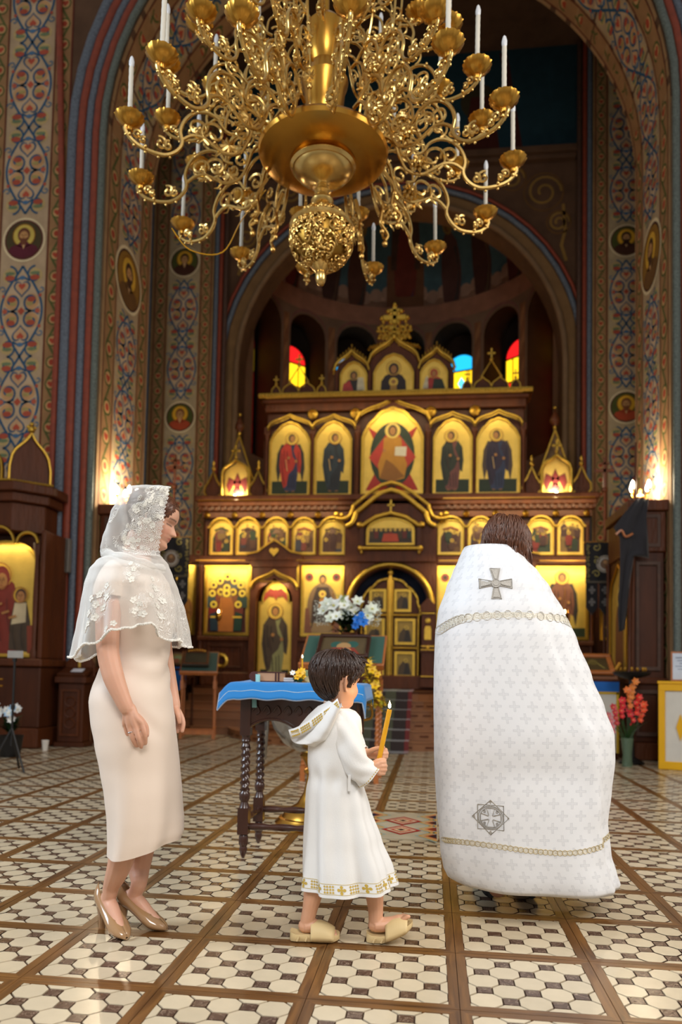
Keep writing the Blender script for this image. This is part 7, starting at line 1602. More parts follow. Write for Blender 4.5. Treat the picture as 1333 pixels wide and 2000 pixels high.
# hair under the veil
def wmask(th, z):
    a = abs((th + pi) % (2 * pi) - pi); return z > (.82 - .0 * a if a < .5 else .82 - .32 * min(1, (a - .5) / .7)) if a < 1.3 else z > (.46 if a < 1.9 else .20)
hair_shell(Mw, hw, 0, wmask, lambda th, z: .004, 'hair', 'hair_brown', W.t, 260, lambda a, b: (1.0 if a > 0 else -1.0, -.25), 3, .0012, 0, .0015, (.3, .8))
# lace veil
def veil_mat():
    m, nt, b = nodes_mat('tulle'); L = nt.links
    at_ = N(nt, 'ShaderNodeAttribute', attribute_name='lace'); tc = N(nt, 'ShaderNodeTexCoord')
    vo = N(nt, 'ShaderNodeTexVoronoi', feature='DISTANCE_TO_EDGE'); vo.inputs['Scale'].default_value = 62; L.new(tc.outputs['Object'], vo.inputs['Vector'])
    v2 = N(nt, 'ShaderNodeTexVoronoi', feature='F1'); v2.inputs['Scale'].default_value = 62; L.new(tc.outputs['Object'], v2.inputs['Vector'])
    # petals: solid inside a cell, open towards its rim, with an outline
    r1 = N(nt, 'ShaderNodeMapRange'); r1.inputs[1].default_value = .035; r1.inputs[2].default_value = .075; L.new(vo.outputs['Distance'], r1.inputs[0])
    rim = N(nt, 'ShaderNodeMapRange'); rim.inputs[1].default_value = .16; rim.inputs[2].default_value = .10; rim.inputs[3].default_value = .45; rim.inputs[4].default_value = 1.; L.new(vo.outputs['Distance'], rim.inputs[0])
    mu = N(nt, 'ShaderNodeMath', operation='MULTIPLY'); L.new(r1.outputs[0], mu.inputs[0]); L.new(rim.outputs[0], mu.inputs[1])
    mu2 = N(nt, 'ShaderNodeMath', operation='MULTIPLY'); L.new(mu.outputs[0], mu2.inputs[0]); L.new(at_.outputs['Fac'], mu2.inputs[1])
    lw = N(nt, 'ShaderNodeLayerWeight'); lw.inputs['Blend'].default_value = .35
    base = N(nt, 'ShaderNodeMapRange'); base.inputs[3].default_value = .26; base.inputs[4].default_value = .80; L.new(lw.outputs['Facing'], base.inputs[0])
    mx = N(nt, 'ShaderNodeMath', operation='MAXIMUM'); L.new(base.outputs[0], mx.inputs[0]); L.new(mu2.outputs[0], mx.inputs[1])
    L.new(mx.outputs[0], b.inputs['Alpha']); b.inputs['Base Color'].default_value = (*lin('#f1efea'), 1); b.inputs['Roughness'].default_value = .8
    bp = N(nt, 'ShaderNodeBump'); bp.inputs['Strength'].default_value = .5; bp.inputs['Distance'].default_value = .003; L.new(mu2.outputs[0], bp.inputs['Height']); L.new(bp.outputs[0], b.inputs['Normal'])
    return m
MT['tulle'] = veil_mat()
def fan(ring_list, lacefn, name, parent):
    q = MB(); q.loft(ring_list, closed=False); n = len(ring_list[0]); o = q.build(name, 'tulle', parent, smooth=180)
    a = o.data.attributes.new('lace', 'FLOAT', 'POINT'); a.data.foreach_set('value', [lacefn(k / (len(ring_list) - 1), i / (n - 1), ring_list[k][i]) for k in range(len(ring_list)) for i in range(n)])
    return o
rv = random.Random(11); N_ = 96
# hood: open in front (+x); sweep angle runs from the near front edge round the back to the far front edge
tabh = [(951, 270, 334, .034, 2.95), (956, 256, 337, .070, 2.72), (964, 247, 339, .094, 2.50), (985, 235, 338, .106, 2.30), (1005, 223, 334, .108, 2.2), (1030, 214, 330, .106, 2.12), (1052, 205, 327, .104, 2.1), (1070, 198, 323, .098, 2.15), (1080, 202, 322, .098, 2.25), (1092, 218, 326, .108, 2.5)]
rings = []
for k in range(50):
    v = 953 + 139 * k / 49; uL, uR, hd, op = interp(v, tabh); a_, b_ = W.L(uL, v, 2.94), W.L(uR, v, 2.94); c = (a_ + b_) / 2; h = (b_.x - a_.x) / 2; R_ = []
    for i in range(N_ + 1):
        t = -op + (op + min(op, 1.95)) * i / N_             # 0 = back
        sag = .003 * sin(9 * t + v / 10) + .006 * sin(4 * t + v / 17) * (v - 953) / 139
        bk = max(0, cos(t))
        x = -cos(t); y = sin(t); xx = c.x + h * x * (1 if x < 0 else 1 / max(.2, -cos(op)) if cos(op) < 0 else 1); sc = .014 * abs(sin(v / 3.4)) * 0
        yy = math.copysign(abs(y) ** .55, y); R_.append(Vector((xx, c.y + hd * yy, c.z - .018 * bk * (k / 49) + .0)) + Vector((-cos(t), sin(t), 0)) * sag)
    # scalloped edge
    for i in (0, N_): R_[i] = R_[i] + Vector((.004 * sin(v * .75), 0, 0))
    rings.append(R_)
def lace_h(k, s_, p):
    e = min(s_, 1 - s_) * 2; band = 1. if e < .34 + .06 * sin(k * 20) else 0.
    if k > .72 and e > .15: band = max(band, .8 if sin(s_ * 60 + k * 9) > .2 else 0)
    if .30 < k < .55 and .5 < e < .75 and sin(s_ * 40) > 0: band = 1.
    return band
hood_rings = rings
veil = fan(rings, lace_h, 'veil', W.t)
# twisted roll of tulle at the nape, then the cape over the shoulders
q = MB(); q.tube(smoothpath([W.L(203, 1078, 2.94), W.L(222, 1084, 2.83), W.L(260, 1094, 2.795), W.L(295, 1106, 2.82), W.L(318, 1112, 2.90)], 6), [.012 + .008 * abs(sin(i * .5)) for i in range(25)], 8)
q.build('veil_roll', 'tulle', veil, smooth=180)
a = veil.children[0].data.attributes.new('lace', 'FLOAT', 'POINT'); a.data.foreach_set('value', [.35] * len(veil.children[0].data.vertices))
tabc = [(1086, 214, 316, .10), (1100, 192, 327, .15), (1120, 181, 333, .205), (1150, 175, 342, .245), (1190, 170, 352, .262), (1230, 164, 357, .268), (1262, 158, 358, .270), (1292, 153, 357, .270)]
rings = []
for k in range(56):
    f_ = k / 55; R_ = []
    for i in range(N_ + 1):
        t = -pi + 2 * pi * i / N_            # 0 = back (-x), -pi/2 = near side
        near = max(0, -sin(t)); back = max(0, cos(t)); frnt = max(0, -cos(t))
        hem = 1252 + 36 * back ** 1.5 - 14 * max(0, -sin(t + .55)) ** 3 + 6 * near * 0 + 4 * frnt + 5 * sin(9 * t)
        if -2.5 < t < -1.6: hem -= 16 * sin((t + 2.5) / .9 * pi)
        hem += 3.2 * abs(sin(t * 34))                    # scallops
        v = 1086 + (hem - 1086) * f_; uL, uR, hd = interp(v, tabc); a_, b_ = W.L(uL, v, 2.945), W.L(uR, v, 2.945); c = (a_ + b_) / 2; h = (b_.x - a_.x) / 2
        fo = f_ ** 1.3 * (.012 * sin(11 * t + .6) + .008 * sin(17 * t + 2) + .010 * frnt * sin(26 * t))
        R_.append(Vector((c.x - (h + fo) * cos(t), c.y + (hd + fo) * sin(t), c.z)))
    rings.append(R_)
spots = [(.62, -1.32, .16, .23), (.30, -1.95, .15, .17), (.74, -2.05, .15, .16), (.55, -2.5, .22, .25), (.35, -.6, .1, .2)]
def lace_c(k, s_, p):
    t = -pi + 2 * pi * s_
    if k > .965: return 1.
    for a, b_, ra, rb in spots:
        dd = ((k - a) / ra) ** 2 + ((t - b_ - (k - a) * .5) / rb) ** 2
        if dd < 1 + .5 * sin(t * 40 + k * 50): return 1.
    if abs(t) > 2.3 and k > .45: return .9
    return .0
cape = fan(rings, lace_c, 'veil_cape', W.t)
def cape_pt(k, t, off):
    kk = max(0, min(54.99, k * 55)); i0 = (t + pi) / (2 * pi) * N_; j, fj = int(kk), kk - int(kk); i = int(i0) % N_; fi = i0 - int(i0)
    a_ = rings[j][i] * (1 - fi) + rings[j][i + 1] * fi; b_ = rings[j + 1][i] * (1 - fi) + rings[j + 1][i + 1] * fi; p = a_ * (1 - fj) + b_ * fj
    c = Vector((W.L(262, 1180).x, 0, p.z)); n_ = Vector((p.x - c.x, p.y, 0)).normalized(); return p + n_ * off
# appliqué blossoms: petals sewn on the tulle
MT['applique'] = mat('applique', '#efece4', rough=.8, bump=.4, bscale=300)
def blossom(q, k, t, r, rot, n=5):
    R0 = .20; c = cape_pt(k, t, .003)
    for j in range(n):
        a = rot + 2 * pi * j / n; P = []
        for b_ in range(9):
            g = 2 * pi * b_ / 9; x = r * (.62 + .46 * cos(g)); y = r * .40 * sin(g); dx = x * cos(a) - y * sin(a); dz = x * sin(a) + y * cos(a); P.append(cape_pt(k + dz / .33, t + dx / R0, .0022 + .0006 * cos(g)))
        q.add(P, [tuple(range(9))]); q.tube(P + [P[0]], .0007, 4, cap=False)
    q.ball(c, r * .2, 6)
q = MB()
for k, t, rot in ((.44, -1.42, .2), (.50, -1.25, .9), (.57, -1.42, 1.4), (.60, -1.20, .3), (.66, -1.34, 2.), (.73, -1.20, .6), (.79, -1.08, 1.2), (.53, -1.08, .4), (.68, -1.05, .4), (.84, -1.0, .9),
                  (.18, -1.88, .1), (.26, -1.98, .8), (.33, -1.88, .5), (.40, -1.94, 1.1), (.66, -1.95, .2), (.73, -2.06, .9), (.80, -1.98, .3), (.86, -2.1, .5), (.45, -2.45, .3), (.56, -2.55, .1), (.66, -2.45, 1.), (.6, -2.3, .7), (.75, -2.5, .4), (.35, -2.4, .4), (.93, -1.45, .3), (.92, -1.6, .6)): blossom(q, k, t, rv.uniform(.010, .0145), rot)
q.build('applique_blossom', 'applique', cape)
def hood_pt(k, s_, off):
    kk = max(0, min(48.99, k * 49)); ii = max(0, min(N_ - .01, s_ * N_)); j, fj, i, fi = int(kk), kk - int(kk), int(ii), ii - int(ii)
    p = (hood_rings[j][i] * (1 - fi) + hood_rings[j][i + 1] * fi) * (1 - fj) + (hood_rings[j + 1][i] * (1 - fi) + hood_rings[j + 1][i + 1] * fi) * fj
    return p + V(0, -1, .15).normalized() * off
q = MB()
for k in range(90):
    kc, sc_ = rv.uniform(.06, .93), .012 + .17 * rv.random() ** 1.3; r = rv.uniform(.007, .011); rot_ = rv.uniform(0, 6)
    for j in range(5):
        a = rot_ + 2 * pi * j / 5; P = []
        for b_ in range(7):
            g_ = 2 * pi * b_ / 7; x = r * (.62 + .46 * cos(g_)); y = r * .42 * sin(g_); P.append(hood_pt(kc + (x * sin(a) + y * cos(a)) / .28, sc_ + (x * cos(a) - y * sin(a)) / .85, .002))
        if k % 3 == 0: q.add(P, [tuple(range(7))])
        q.tube(P + [P[0]], .0008, 3, cap=False)
q.build('lace_blossom', 'applique', veil)['kind'] = 'stuff'
q = MB(); P = [cape_pt(.995, -pi + 2 * pi * i / 240, .001 + .0015 * (i % 2)) for i in range(240)]
for i in range(0, 240): q.ball(P[i], .0058, 5, (1, 1, .9))
q.build('scalloped_hem', 'applique', cape)['kind'] = 'stuff'

# ------------------------------------------------------------------ boy
B = Person('small dark haired boy in white hooded baptism robe holding a lit candle', 670, 2.90)
hb = .205
Mb = Matrix.Translation(B.L(664, 1386, 2.90)) @ Matrix.Rotation(radians(33), 4, 'Z') @ Matrix.Rotation(radians(6), 4, 'Y') @ Matrix.Translation((-.025, 0, 0))
mb = MB(); head_mesh(mb, Mb, hb, 1., 1.2)
limb(mb, [(B.L(655, 1362, 2.90), .040), (B.L(652, 1380, 2.90), .041), (B.L(652, 1398, 2.90), .048)])
mb.loft([B.ring(v, a, b, hd, n=24) for v, a, b, hd in ((1396, 634, 676, .05), (1412, 622, 690, .075), (1450, 612, 702, .09), (1520, 612, 700, .09), (1580, 612, 706, .095), (1610, 614, 704, .09))])
def bchain(pts, r): chain(mb, [B.L(*p) for p in pts], r)
limb(mb, [(B.L(666, 1420, 2.85), .030), (B.L(680, 1455, 2.81), .030), (B.L(692, 1497, 2.80), .028), (B.L(708, 1503, 2.805), .024), (B.L(722, 1502, 2.81), .020)])
limb(mb, [(B.L(666, 1420, 2.95), .030), (B.L(682, 1455, 2.99), .032), (B.L(692, 1478, 2.97), .028), (B.L(708, 1474, 2.94), .024), (B.L(720, 1471, 2.92), .019)])
# near hand, a fist round the candle
for k, (u, v) in enumerate(((746, 1489), (748, 1496.5), (747, 1504), (744, 1511))):
    bchain([(724, 1499 + k * 2.2, 2.812), (735, (v + 1500) / 2, 2.80), (u - 3, v, 2.805)], (.012, .0090))
    bchain([(u - 3, v, 2.803), (u + 5, v - .5, 2.818), (u + 5, v, 2.842), (u - 3, v + .5, 2.856)], (.0090, .0068))
bchain([(727, 1494, 2.815), (736, 1487, 2.815), (746, 1484, 2.825), (752, 1484, 2.835)], (.0105, .0072))
# far hand above it, thumb along the wax
for k, (u, v) in enumerate(((748, 1465), (750, 1471.5), (749, 1478), (746, 1483.5))):
    bchain([(722, 1470 + k * 2, 2.915), (734, (v + 1471) / 2, 2.91), (u - 8, v, 2.905)], (.012, .0090))
    bchain([(u - 8, v, 2.905), (u + 4, v - .8, 2.895), (u + 6, v, 2.868), (u - 1, v + .5, 2.848)], (.0090, .0066))
bchain([(720, 1469, 2.90), (730, 1464, 2.875), (741, 1461, 2.858), (750, 1460, 2.85)], (.0115, .0070))
# legs and feet
fl = B.L(600, 1832, 2.89); fl.z = 0; frr = B.L(752, 1834, 2.885); frr.z = 0
limb(mb, [(B.L(640, 1610, 2.89), .045), (B.L(624, 1680, 2.885), .038), (B.L(613, 1740, 2.88), .037), (B.L(606, 1775, 2.885), .029), (B.L(600, 1800, 2.89), .026)])
limb(mb, [(B.L(685, 1610, 2.92), .045), (B.L(712, 1680, 2.91), .038), (B.L(730, 1740, 2.90), .036), (B.L(734, 1775, 2.895), .029), (B.L(734, 1800, 2.89), .026)])
def bare_foot(P):    # heel, instep, ball, toes
    limb(mb, [(B.L(*P[0]), .026), (B.L(*P[1]), .027), (B.L(*P[2]), .025), (B.L(*P[3]), .020)], flat=(1, 1.2))
    for k in range(5): p = B.L(*P[3]); q_ = B.L(*P[4]); d_ = (q_ - p); s_ = Vector((0, (k - 2) * .0105, 0)); chain(mb, [p + s_, p + s_ + d_ * (.8 - .08 * k), p + s_ + d_ * (1.05 - .1 * k) - V(0, 0, .003)], (.0095, .0080 - .0006 * k))
bare_foot([(596, 1808, 2.89), (612, 1808, 2.89), (632, 1817, 2.89), (648, 1822, 2.89), (657, 1824, 2.885)])
bare_foot([(732, 1806, 2.89), (746, 1806, 2.89), (766, 1803, 2.89), (782, 1796, 2.89), (797, 1786, 2.885)])
remeshed(mb, 'body', .0030, B.t, skin_colour('#d9a585', Mb, hb, lips='#b9685c', brow='#3a241a'))
def bmask(th, z):
    a = abs((th + pi) % (2 * pi) - pi)
    lim = interp(a, [(0, .80), (.6, .79), (.9, .70), (1.15, .62), (1.35, .52), (1.50, .42), (1.58, .60), (1.86, .60), (1.95, .34), (2.3, .22), (3.2, .15)])[0]
    return z > lim
def bthick(th, z):
    a = abs((th + pi) % (2 * pi) - pi); return interp(z, [(.15, .004), (.35, .010), (.6, .015), (.8, .020), (1.0, .024)])[0] * (1 - .2 * (a < .5)) + .006 * math.exp(-((a - .3) / .5) ** 2) * (z > .75)
hair_shell(Mb, hb, 1., bmask, bthick, 'hair', 'hair_dark', B.t, 900, lambda a, b: ((-.55 if a > 0 else .25) * (b > .75), -.75 if abs(a) > .9 else .1), 5, .0017, .15, .004, (.12, .4))
q = MB()       # swept fringe
for k in range(70):
    th = rv.uniform(-.75, .8); z = rv.uniform(.83, .92); p0 = Mb @ head_pt(th, z, hb, 1., .016); fw = (Mb.to_3x3() @ Vector((1, .15, 0))).normalized(); sd = (Mb.to_3x3() @ Vector((0, -1, 0))).normalized(); up = Vector((0, 0, 1))
    q.tube([p0, p0 + fw * .014 + up * .010, p0 + fw * .024 + sd * .006 + up * .013, p0 + fw * .032 + sd * .012 + up * .008], [.0018, .0028, .0022, .0005], 5)
q.build('fringe', 'hair_dark', B.t, smooth=180)
# robe
tabb = [(1383, 634, 682, .058), (1390, 622, 698, .088), (1402, 612, 706, .108), (1425, 604, 708, .118), (1455, 602, 706, .12), (1490, 601, 704, .12), (1530, 600, 710, .12), (1580, 599, 722, .125), (1640, 597, 741, .135), (1700, 595, 762, .146), (1733, 593, 771, .152)]
rb_rings = []; N_ = 96
for k in range(66):
    v = 1383 + 350 * k / 65; uL, uR, hd = interp(v, tabb); R_ = []; low = max(0, (v - 1480) / 250)
    for i, p in enumerate(B.ring(v, uL, uR, hd, n=N_, pw=.95)):
        t = 2 * pi * i / N_; c = Vector((B.L((uL + uR) / 2, v).x, 0, p.z)); o = Vector((p.x - c.x, p.y - c.y, 0)).normalized()
        fo = low * (.013 * sin(6 * t + .5 + .3 * sin(v / 50)) + .008 * sin(11 * t + v / 90)) + .004 * math.exp(-((v - 1515) / 18) ** 2) * sin(9 * t) - .008 * math.exp(-((v - 1515) / 16) ** 2)
        R_.append(p + o * fo + Vector((0, 0, .010 * max(0, cos(t)) * (k / 65) ** 4)))
    rb_rings.append(R_)
q = MB(); q.loft(rb_rings, cap0=True, cap1=False); q.loft([rb_rings[-1]] + [[Vector((p.x * .98, p.y * .98, p.z)) for p in r] for r in rb_rings[-1:-14:-1]], cap0=False, cap1=True)
robe = q.build('robe', 'robe_white', B.t, smooth=180)
def rb_pt(k, i0, off):
    kk = max(0, min(64.99, k)); j = int(kk); fj = kk - j; i = int(math.floor(i0)) % N_; fi = i0 - math.floor(i0); i2 = (i + 1) % N_
    p = (rb_rings[j][i] * (1 - fi) + rb_rings[j][i2] * fi) * (1 - fj) + (rb_rings[j + 1][i] * (1 - fi) + rb_rings[j + 1][i2] * fi) * fj
    c = Vector((B.L(660, 1600).x, 0, p.z)); return p + Vector((p.x - c.x, p.y, 0)).normalized() * off
# gold embroidery on the hem: crosses and lozenges
q = MB(); P = Paint(q, lambda s_, t, d: rb_pt(62.0 + t, s_, .0012 + d), .0003)
for i in range(96): P.poly([(i, -1.9), (i + 1, -1.9), (i + 1, -1.75), (i, -1.75)], '#cdb56a', 1); P.poly([(i, 1.55), (i + 1, 1.55), (i + 1, 1.7), (i, 1.7)], '#cdb56a', 1)
for m in range(24):
    s0 = m * 4 + 2
    if m % 2:
        for a, b_ in ((0, 0), (-.9, 0), (.9, 0), (0, 1.0), (0, -1.0)): P.disc((s0 + a, b_), .5, '#c2a344', 2, 8, .55)
    else:
        for a in (-1.3, -.45, .45, 1.3):
            for b_ in (-1., 0, 1.): P.poly([(s0 + a - .38, b_), (s0 + a, b_ - .45), (s0 + a + .38, b_), (s0 + a, b_ + .45)], '#c2a344', 2)
q.build('hem_embroidery', MT['paint'], robe)
# near and far sleeves, wide and open at the cuff
def sleeve(pts, name):
    P = smoothpath([B.L(u, v, d) for u, v, d, r in pts], 6); n = len(P); rings = []
    T0 = None
    for i in range(n):
        k = i / 6; a = min(int(k), len(pts) - 2); t = k - a; r = pts[a][3] * (1 - t) + pts[a + 1][3] * t
        T = (P[min(i + 1, n - 1)] - P[max(0, i - 1)]).normalized(); ax = Vector((0, 1, 0)); ax = (ax - T * ax.dot(T)).normalized(); up = T.cross(ax); f_ = i / (n - 1)
        rings.append([P[i] + ax * cos(2 * pi * j / 32) * r * .86 + up * sin(2 * pi * j / 32) * r * (1 + .28 * f_ ** 3) + (ax * cos(2 * pi * j / 32) + up * sin(2 * pi * j / 32)) * .0035 * sin(5 * 2 * pi * j / 32 + i * .55) * (1 - .5 * f_) for j in range(32)])
    q = MB(); q.loft(rings, cap0=True, cap1=False); q.loft([rings[-1]] + [[p + (P[min(i, n - 1)] - p) * .10 for p in rings[i]] for i in range(n - 1, n - 8, -1)], cap0=False, cap1=False)
    o = q.build(name, 'robe_white', robe, smooth=180)
    e = MB(); R1, R2 = rings[-2], rings[-4]; C = P[-2]
    for j in range(32):
        a, b_ = R1[j], R2[j]; m_ = (a + b_) / 2; out = (m_ - C).normalized() * .002
        e.hexc('#c9ab4e'); d1 = (R1[(j + 1) % 32] - a) * .35; d2 = (b_ - a) * .35
        e.add([m_ - d1 + out, m_ - d2 + out, m_ + d1 + out, m_ + d2 + out], [(0, 1, 2, 3)])
    e.build('cuff_embroidery', 'paint', o)
sleeve([(666, 1398, 2.85, .045), (674, 1425, 2.82, .052), (684, 1462, 2.80, .051), (697, 1493, 2.80, .048), (713, 1509, 2.805, .043), (723, 1518, 2.81, .041)], 'sleeve')
sleeve([(668, 1398, 2.95, .045), (678, 1425, 2.98, .052), (688, 1458, 2.98, .050), (697, 1476, 2.96, .046), (708, 1482, 2.945, .040)], 'sleeve')
# hood lying on the back
hr = []
for k in range(15):
    f_ = k / 14; R_ = []
    # rim from the neck opening sweeping down and back to a point
    cu = 655 - 62 * f_; cv = 1378 + 58 * f_ ** 1.1; wu = 32 - 12 * f_; hd = .085 - .035 * f_; tilt = .8
    for i in range(36):
        t = 2 * pi * i / 36; p = B.L(cu + wu * cos(t) * (1 - .25 * f_), cv + 10 * (1 - f_) * cos(t) * -.5 + (16 + 10 * sin(pi * f_)) * sin(t) * .75, 2.88); p = p + Vector((0, hd * sin(t + .9), .012 * cos(t))); R_.append(p)
    hr.append(R_)
tabho = [(0., 668, 1377, 640, 1372), (.25, 660, 1398, 622, 1382), (.5, 650, 1424, 602, 1402), (.75, 640, 1448, 583, 1424), (1., 618, 1462, 568, 1440)]
hr = []
for k in range(17):
    f_ = k / 16; u1, v1, u2, v2 = interp(f_, tabho); a, b_ = B.L(u1, v1, 2.80 + .02 * f_), B.L(u2, v2, 2.90); c = (a + b_) / 2; ax = (a - b_) / 2; dp = .105 - .055 * f_ ** 2; R_ = []
    for i in range(40):
        t = 2 * pi * i / 40; R_.append(c + ax * cos(t) + Vector((0, 1, 0)) * dp * sin(t) * 1.0 + V(0, 0, 1) * .010 * sin(2 * t + 3 * f_) + Vector((0, 0, -.016 * sin(pi * f_) * max(0, -sin(t)))))
    hr.append(R_)
q = MB(); q.loft(hr, cap0=False, cap1=True); hood = q.build('hood', 'robe_white', robe, smooth=180)
q = MB()     # embroidered rim of the hood
P0 = [B.L(u, v, d) for u, v, d in ((664, 1376, 2.80), (650, 1388, 2.795), (630, 1402, 2.80), (606, 1420, 2.815), (585, 1432, 2.83), (569, 1437, 2.85))]
rim = smoothpath(P0, 6); R_a = []; R_b = []
for i, p in enumerate(rim):
    dn = Vector((-.35, -.15, 1)).normalized(); sh = .020 * (1 - i / (len(rim) - 1)); R_a.append(p + dn * .024 + V(0, -.002 - sh, 0)); R_b.append(p - dn * .012 + V(0, -.010 - sh, 0))
q.loft([R_b, [(a + b_) / 2 + V(0, -.006, 0) for a, b_ in zip(R_a, R_b)], R_a], closed=False); o = q.build('hood_rim', 'robe_white', hood, smooth=180); so = o.modifiers.new('t', 'SOLIDIFY'); so.thickness = .004
q = MB(); q.hexc('#c9ab4e')
for i in range(2, len(rim) - 2):
    c = (R_a[i] + R_b[i]) / 2 + V(0, -.0105, .001); a = (rim[i + 1] - rim[i]).normalized(); up = Vector((-.35, -.1, 1)).normalized()
    if i % 6 == 5: continue
    for m in (-1, 0, 1):
        e_ = c + up * m * .0085; q.add([e_ - a * .006, e_ - up * .0040, e_ + a * .006, e_ + up * .0040], [(0, 1, 2, 3)])
q.build('hood_embroidery', 'paint', hood)
q = MB(); q.tube(smoothpath([B.L(634, 1370, 2.86), B.L(648, 1372, 2.845), B.L(662, 1374, 2.85), B.L(670, 1381, 2.87)], 5), .0018, 5); q.build('cord', 'robe_white', B.t)
q = MB(); a = B.L(683, 1513, 2.775); q.box(a + V(0, 0, -.03), (.010, .002, .06), 0, .1); q.build('tie_end', 'robe_white', robe)
# slides
def slide(heel, toe, lift, name='slide'):
    h, t = B.L(*heel), B.L(*toe); h.z = 0; t.z = 0; d = (t - h); ln = d.length; d.normalize(); n_ = Vector((-d.y, d.x, 0)); rings = []; prof = [(0, .012), (.03, .027), (.12, .033), (.35, .033), (.6, .040), (.85, .041), (.96, .028), (1.0, .010)]
    for s_, w_ in prof:
        zz = lift * max(0, (s_ - .35) / .65) ** 1.3; zb = zz + .004 + (.006 if s_ > .9 else 0); zt = zz + .030 + .006 * (s_ < .1)
        c = h + d * s_ * ln; rings.append([c + n_ * w_ * k * x + V(0, 0, zb + (zt - zb) * y) for x, y, k in ((-1, 0, .92), (-1, .5, 1.06), (-1, 1, .97), (-.5, .88, 1), (0, .85, 1), (.5, .88, 1), (1, 1, .97), (1, .5, 1.06), (1, 0, .92), (0, 0, 1))])
    q = MB(); q.loft(rings); o = q.build('slide', 'foam', B.t, smooth=55)
    st = []
    for k in range(9):
        s_ = .42 + .46 * k / 8; zz = lift * max(0, (s_ - .35) / .65) ** 1.3; c = h + d * s_ * ln; hgt = .066 - .026 * ((k - 2) / 6) ** 2 if k > 2 else .062 + .002 * k; R_ = []
        for i in range(17):
            a = pi * i / 16; R_.append(c + n_ * .043 * cos(a) * (1 if s_ < .8 else .97) + V(0, 0, zz + .012 + (hgt - .012) * sin(a) ** .75))
        st.append(R_)
    q = MB(); q.loft(st, closed=False); s2 = q.build('strap', 'foam', o, smooth=180); so = s2.modifiers.new('t', 'SOLIDIFY'); so.thickness = .008; so.offset = 1
    q = MB()
    for k in range(5):
        s_ = .15 + .17 * k; zz = lift * max(0, (s_ - .35) / .65) ** 1.3; c = h + d * s_ * ln - n_ * .043; q.tube([c + n_ * .004 + V(0, 0, zz + .008), c + n_ * .004 + d * .008 + V(0, 0, zz + .024)], .0035, 5)
    q.build('sole_rib', 'foam', o, smooth=60)
slide((567, 1828, 2.885), (664, 1828, 2.885), .0); slide((716, 1833, 2.885), (806, 1833, 2.875), .055)
# candle held by the boy
def candle_thing(label, p0, p1, r, e, flame=.022, group=None):
    t = thing('candle', label, 'candle', p0, group=group); ax = p1 - p0
    q = MB(); P = [ax * (i / 14) for i in range(15)]; q.tube(P, [r * (1 + .05 * (i % 2)) for i in range(15)], 9); q.build('wax', 'wax', t, smooth=50)
    q = MB(); q.tube([ax, ax + V(0, 0, .008)], .0012, 5); q.build('wick', 'black', t)
    q = MB(); q.lathe([(.0, 0), (flame * .22, flame * .25), (flame * .27, flame * .5), (flame * .16, flame * .85), (0, flame * 1.35)], 10, tuple(ax + V(0, 0, .004))); q.build('flame', 'flame', t, smooth=180)
    l = point('candle_light', p1 + V(0, 0, .03), e, (1, .62, .25), .012); return t
candle_thing('thick yellow lit candle held in the boy fists', atd(736, 1506, 2.842), atd(761.5, 1386, 2.842), .0092, .55, .022)

# ------------------------------------------------------------------ priest
PR = Person('priest seen from behind in white brocade vestment with silver crosses', 1030, 3.33)
hp = .235
Mp = Matrix.Translation(PR.L(985, 1112, 3.33)) @ Matrix.Rotation(radians(62), 4, 'Z') @ Matrix.Rotation(radians(8), 4, 'Y') @ Matrix.Translation((.02, 0, 0))
mb = MB(); head_mesh(mb, Mp, hp)
limb(mb, [(PR.L(985, 1085, 3.33), .06), (PR.L(985, 1120, 3.33), .065), (PR.L(990, 1150, 3.33), .08)])
mb.loft([PR.ring(v, a, b, hd, n=24) for v, a, b, hd in ((1140, 930, 1040, .10), (1170, 905, 1075, .14), (1250, 905, 1080, .15), (1350, 915, 1075, .14), (1420, 900, 1090, .15), (1500, 905, 1090, .15))])
for s_ in (-1, 1):
    limb(mb, [(PR.L(1000 + s_ * 45, 1480, 3.33), .09), (PR.L(1005 + s_ * 42, 1600, 3.33), .065), (PR.L(1010 + s_ * 40, 1700, 3.33), .045), (PR.L(1012 + s_ * 40, 1735, 3.33), .04)])
    limb(mb, [(PR.L(985 + s_ * 55, 1200, 3.33), .05), (PR.L(990 + s_ * 70, 1290, 3.36), .045), (PR.L(1000 + s_ * 50, 1370, 3.44), .042), (PR.L(1000 + s_ * 25, 1370, 3.47), .036)])
remeshed(mb, 'body', .006, PR.t, skin_colour('#b98a6e', Mp, hp))
for s_ in (-1, 1):
    c = PR.L(1012 + s_ * 42, 1745, 3.33); c.z = 0; c.y += .22; q = MB(); q.loft([[c + Vector((w_ * cos(a), yy, .005 + hh * (.5 + .5 * sin(a)))) for a in [2 * pi * i / 14 for i in range(14)]] for yy, w_, hh in ((-.10, .02, .05), (-.08, .036, .07), (0, .042, .085), (.10, .048, .06), (.16, .035, .045), (.18, .01, .03))]); q.build('shoe', 'black', PR.t, smooth=60)
def pmask(th, z):
    a = abs((th + pi) % (2 * pi) - pi); return z > (.78 if a < .8 else (.45 if a < 1.5 else .10))
hair_shell(Mp, hp, 0, pmask, lambda th, z: .016 + .012 * (z < .5) + .006 * sin(5 * th), 'hair', 'hair_brown', PR.t, 700, lambda a, b: (.35 if a > 0 else -.35, -.9), 9, .0024, .5, .006, (.25, .7))
q = MB()
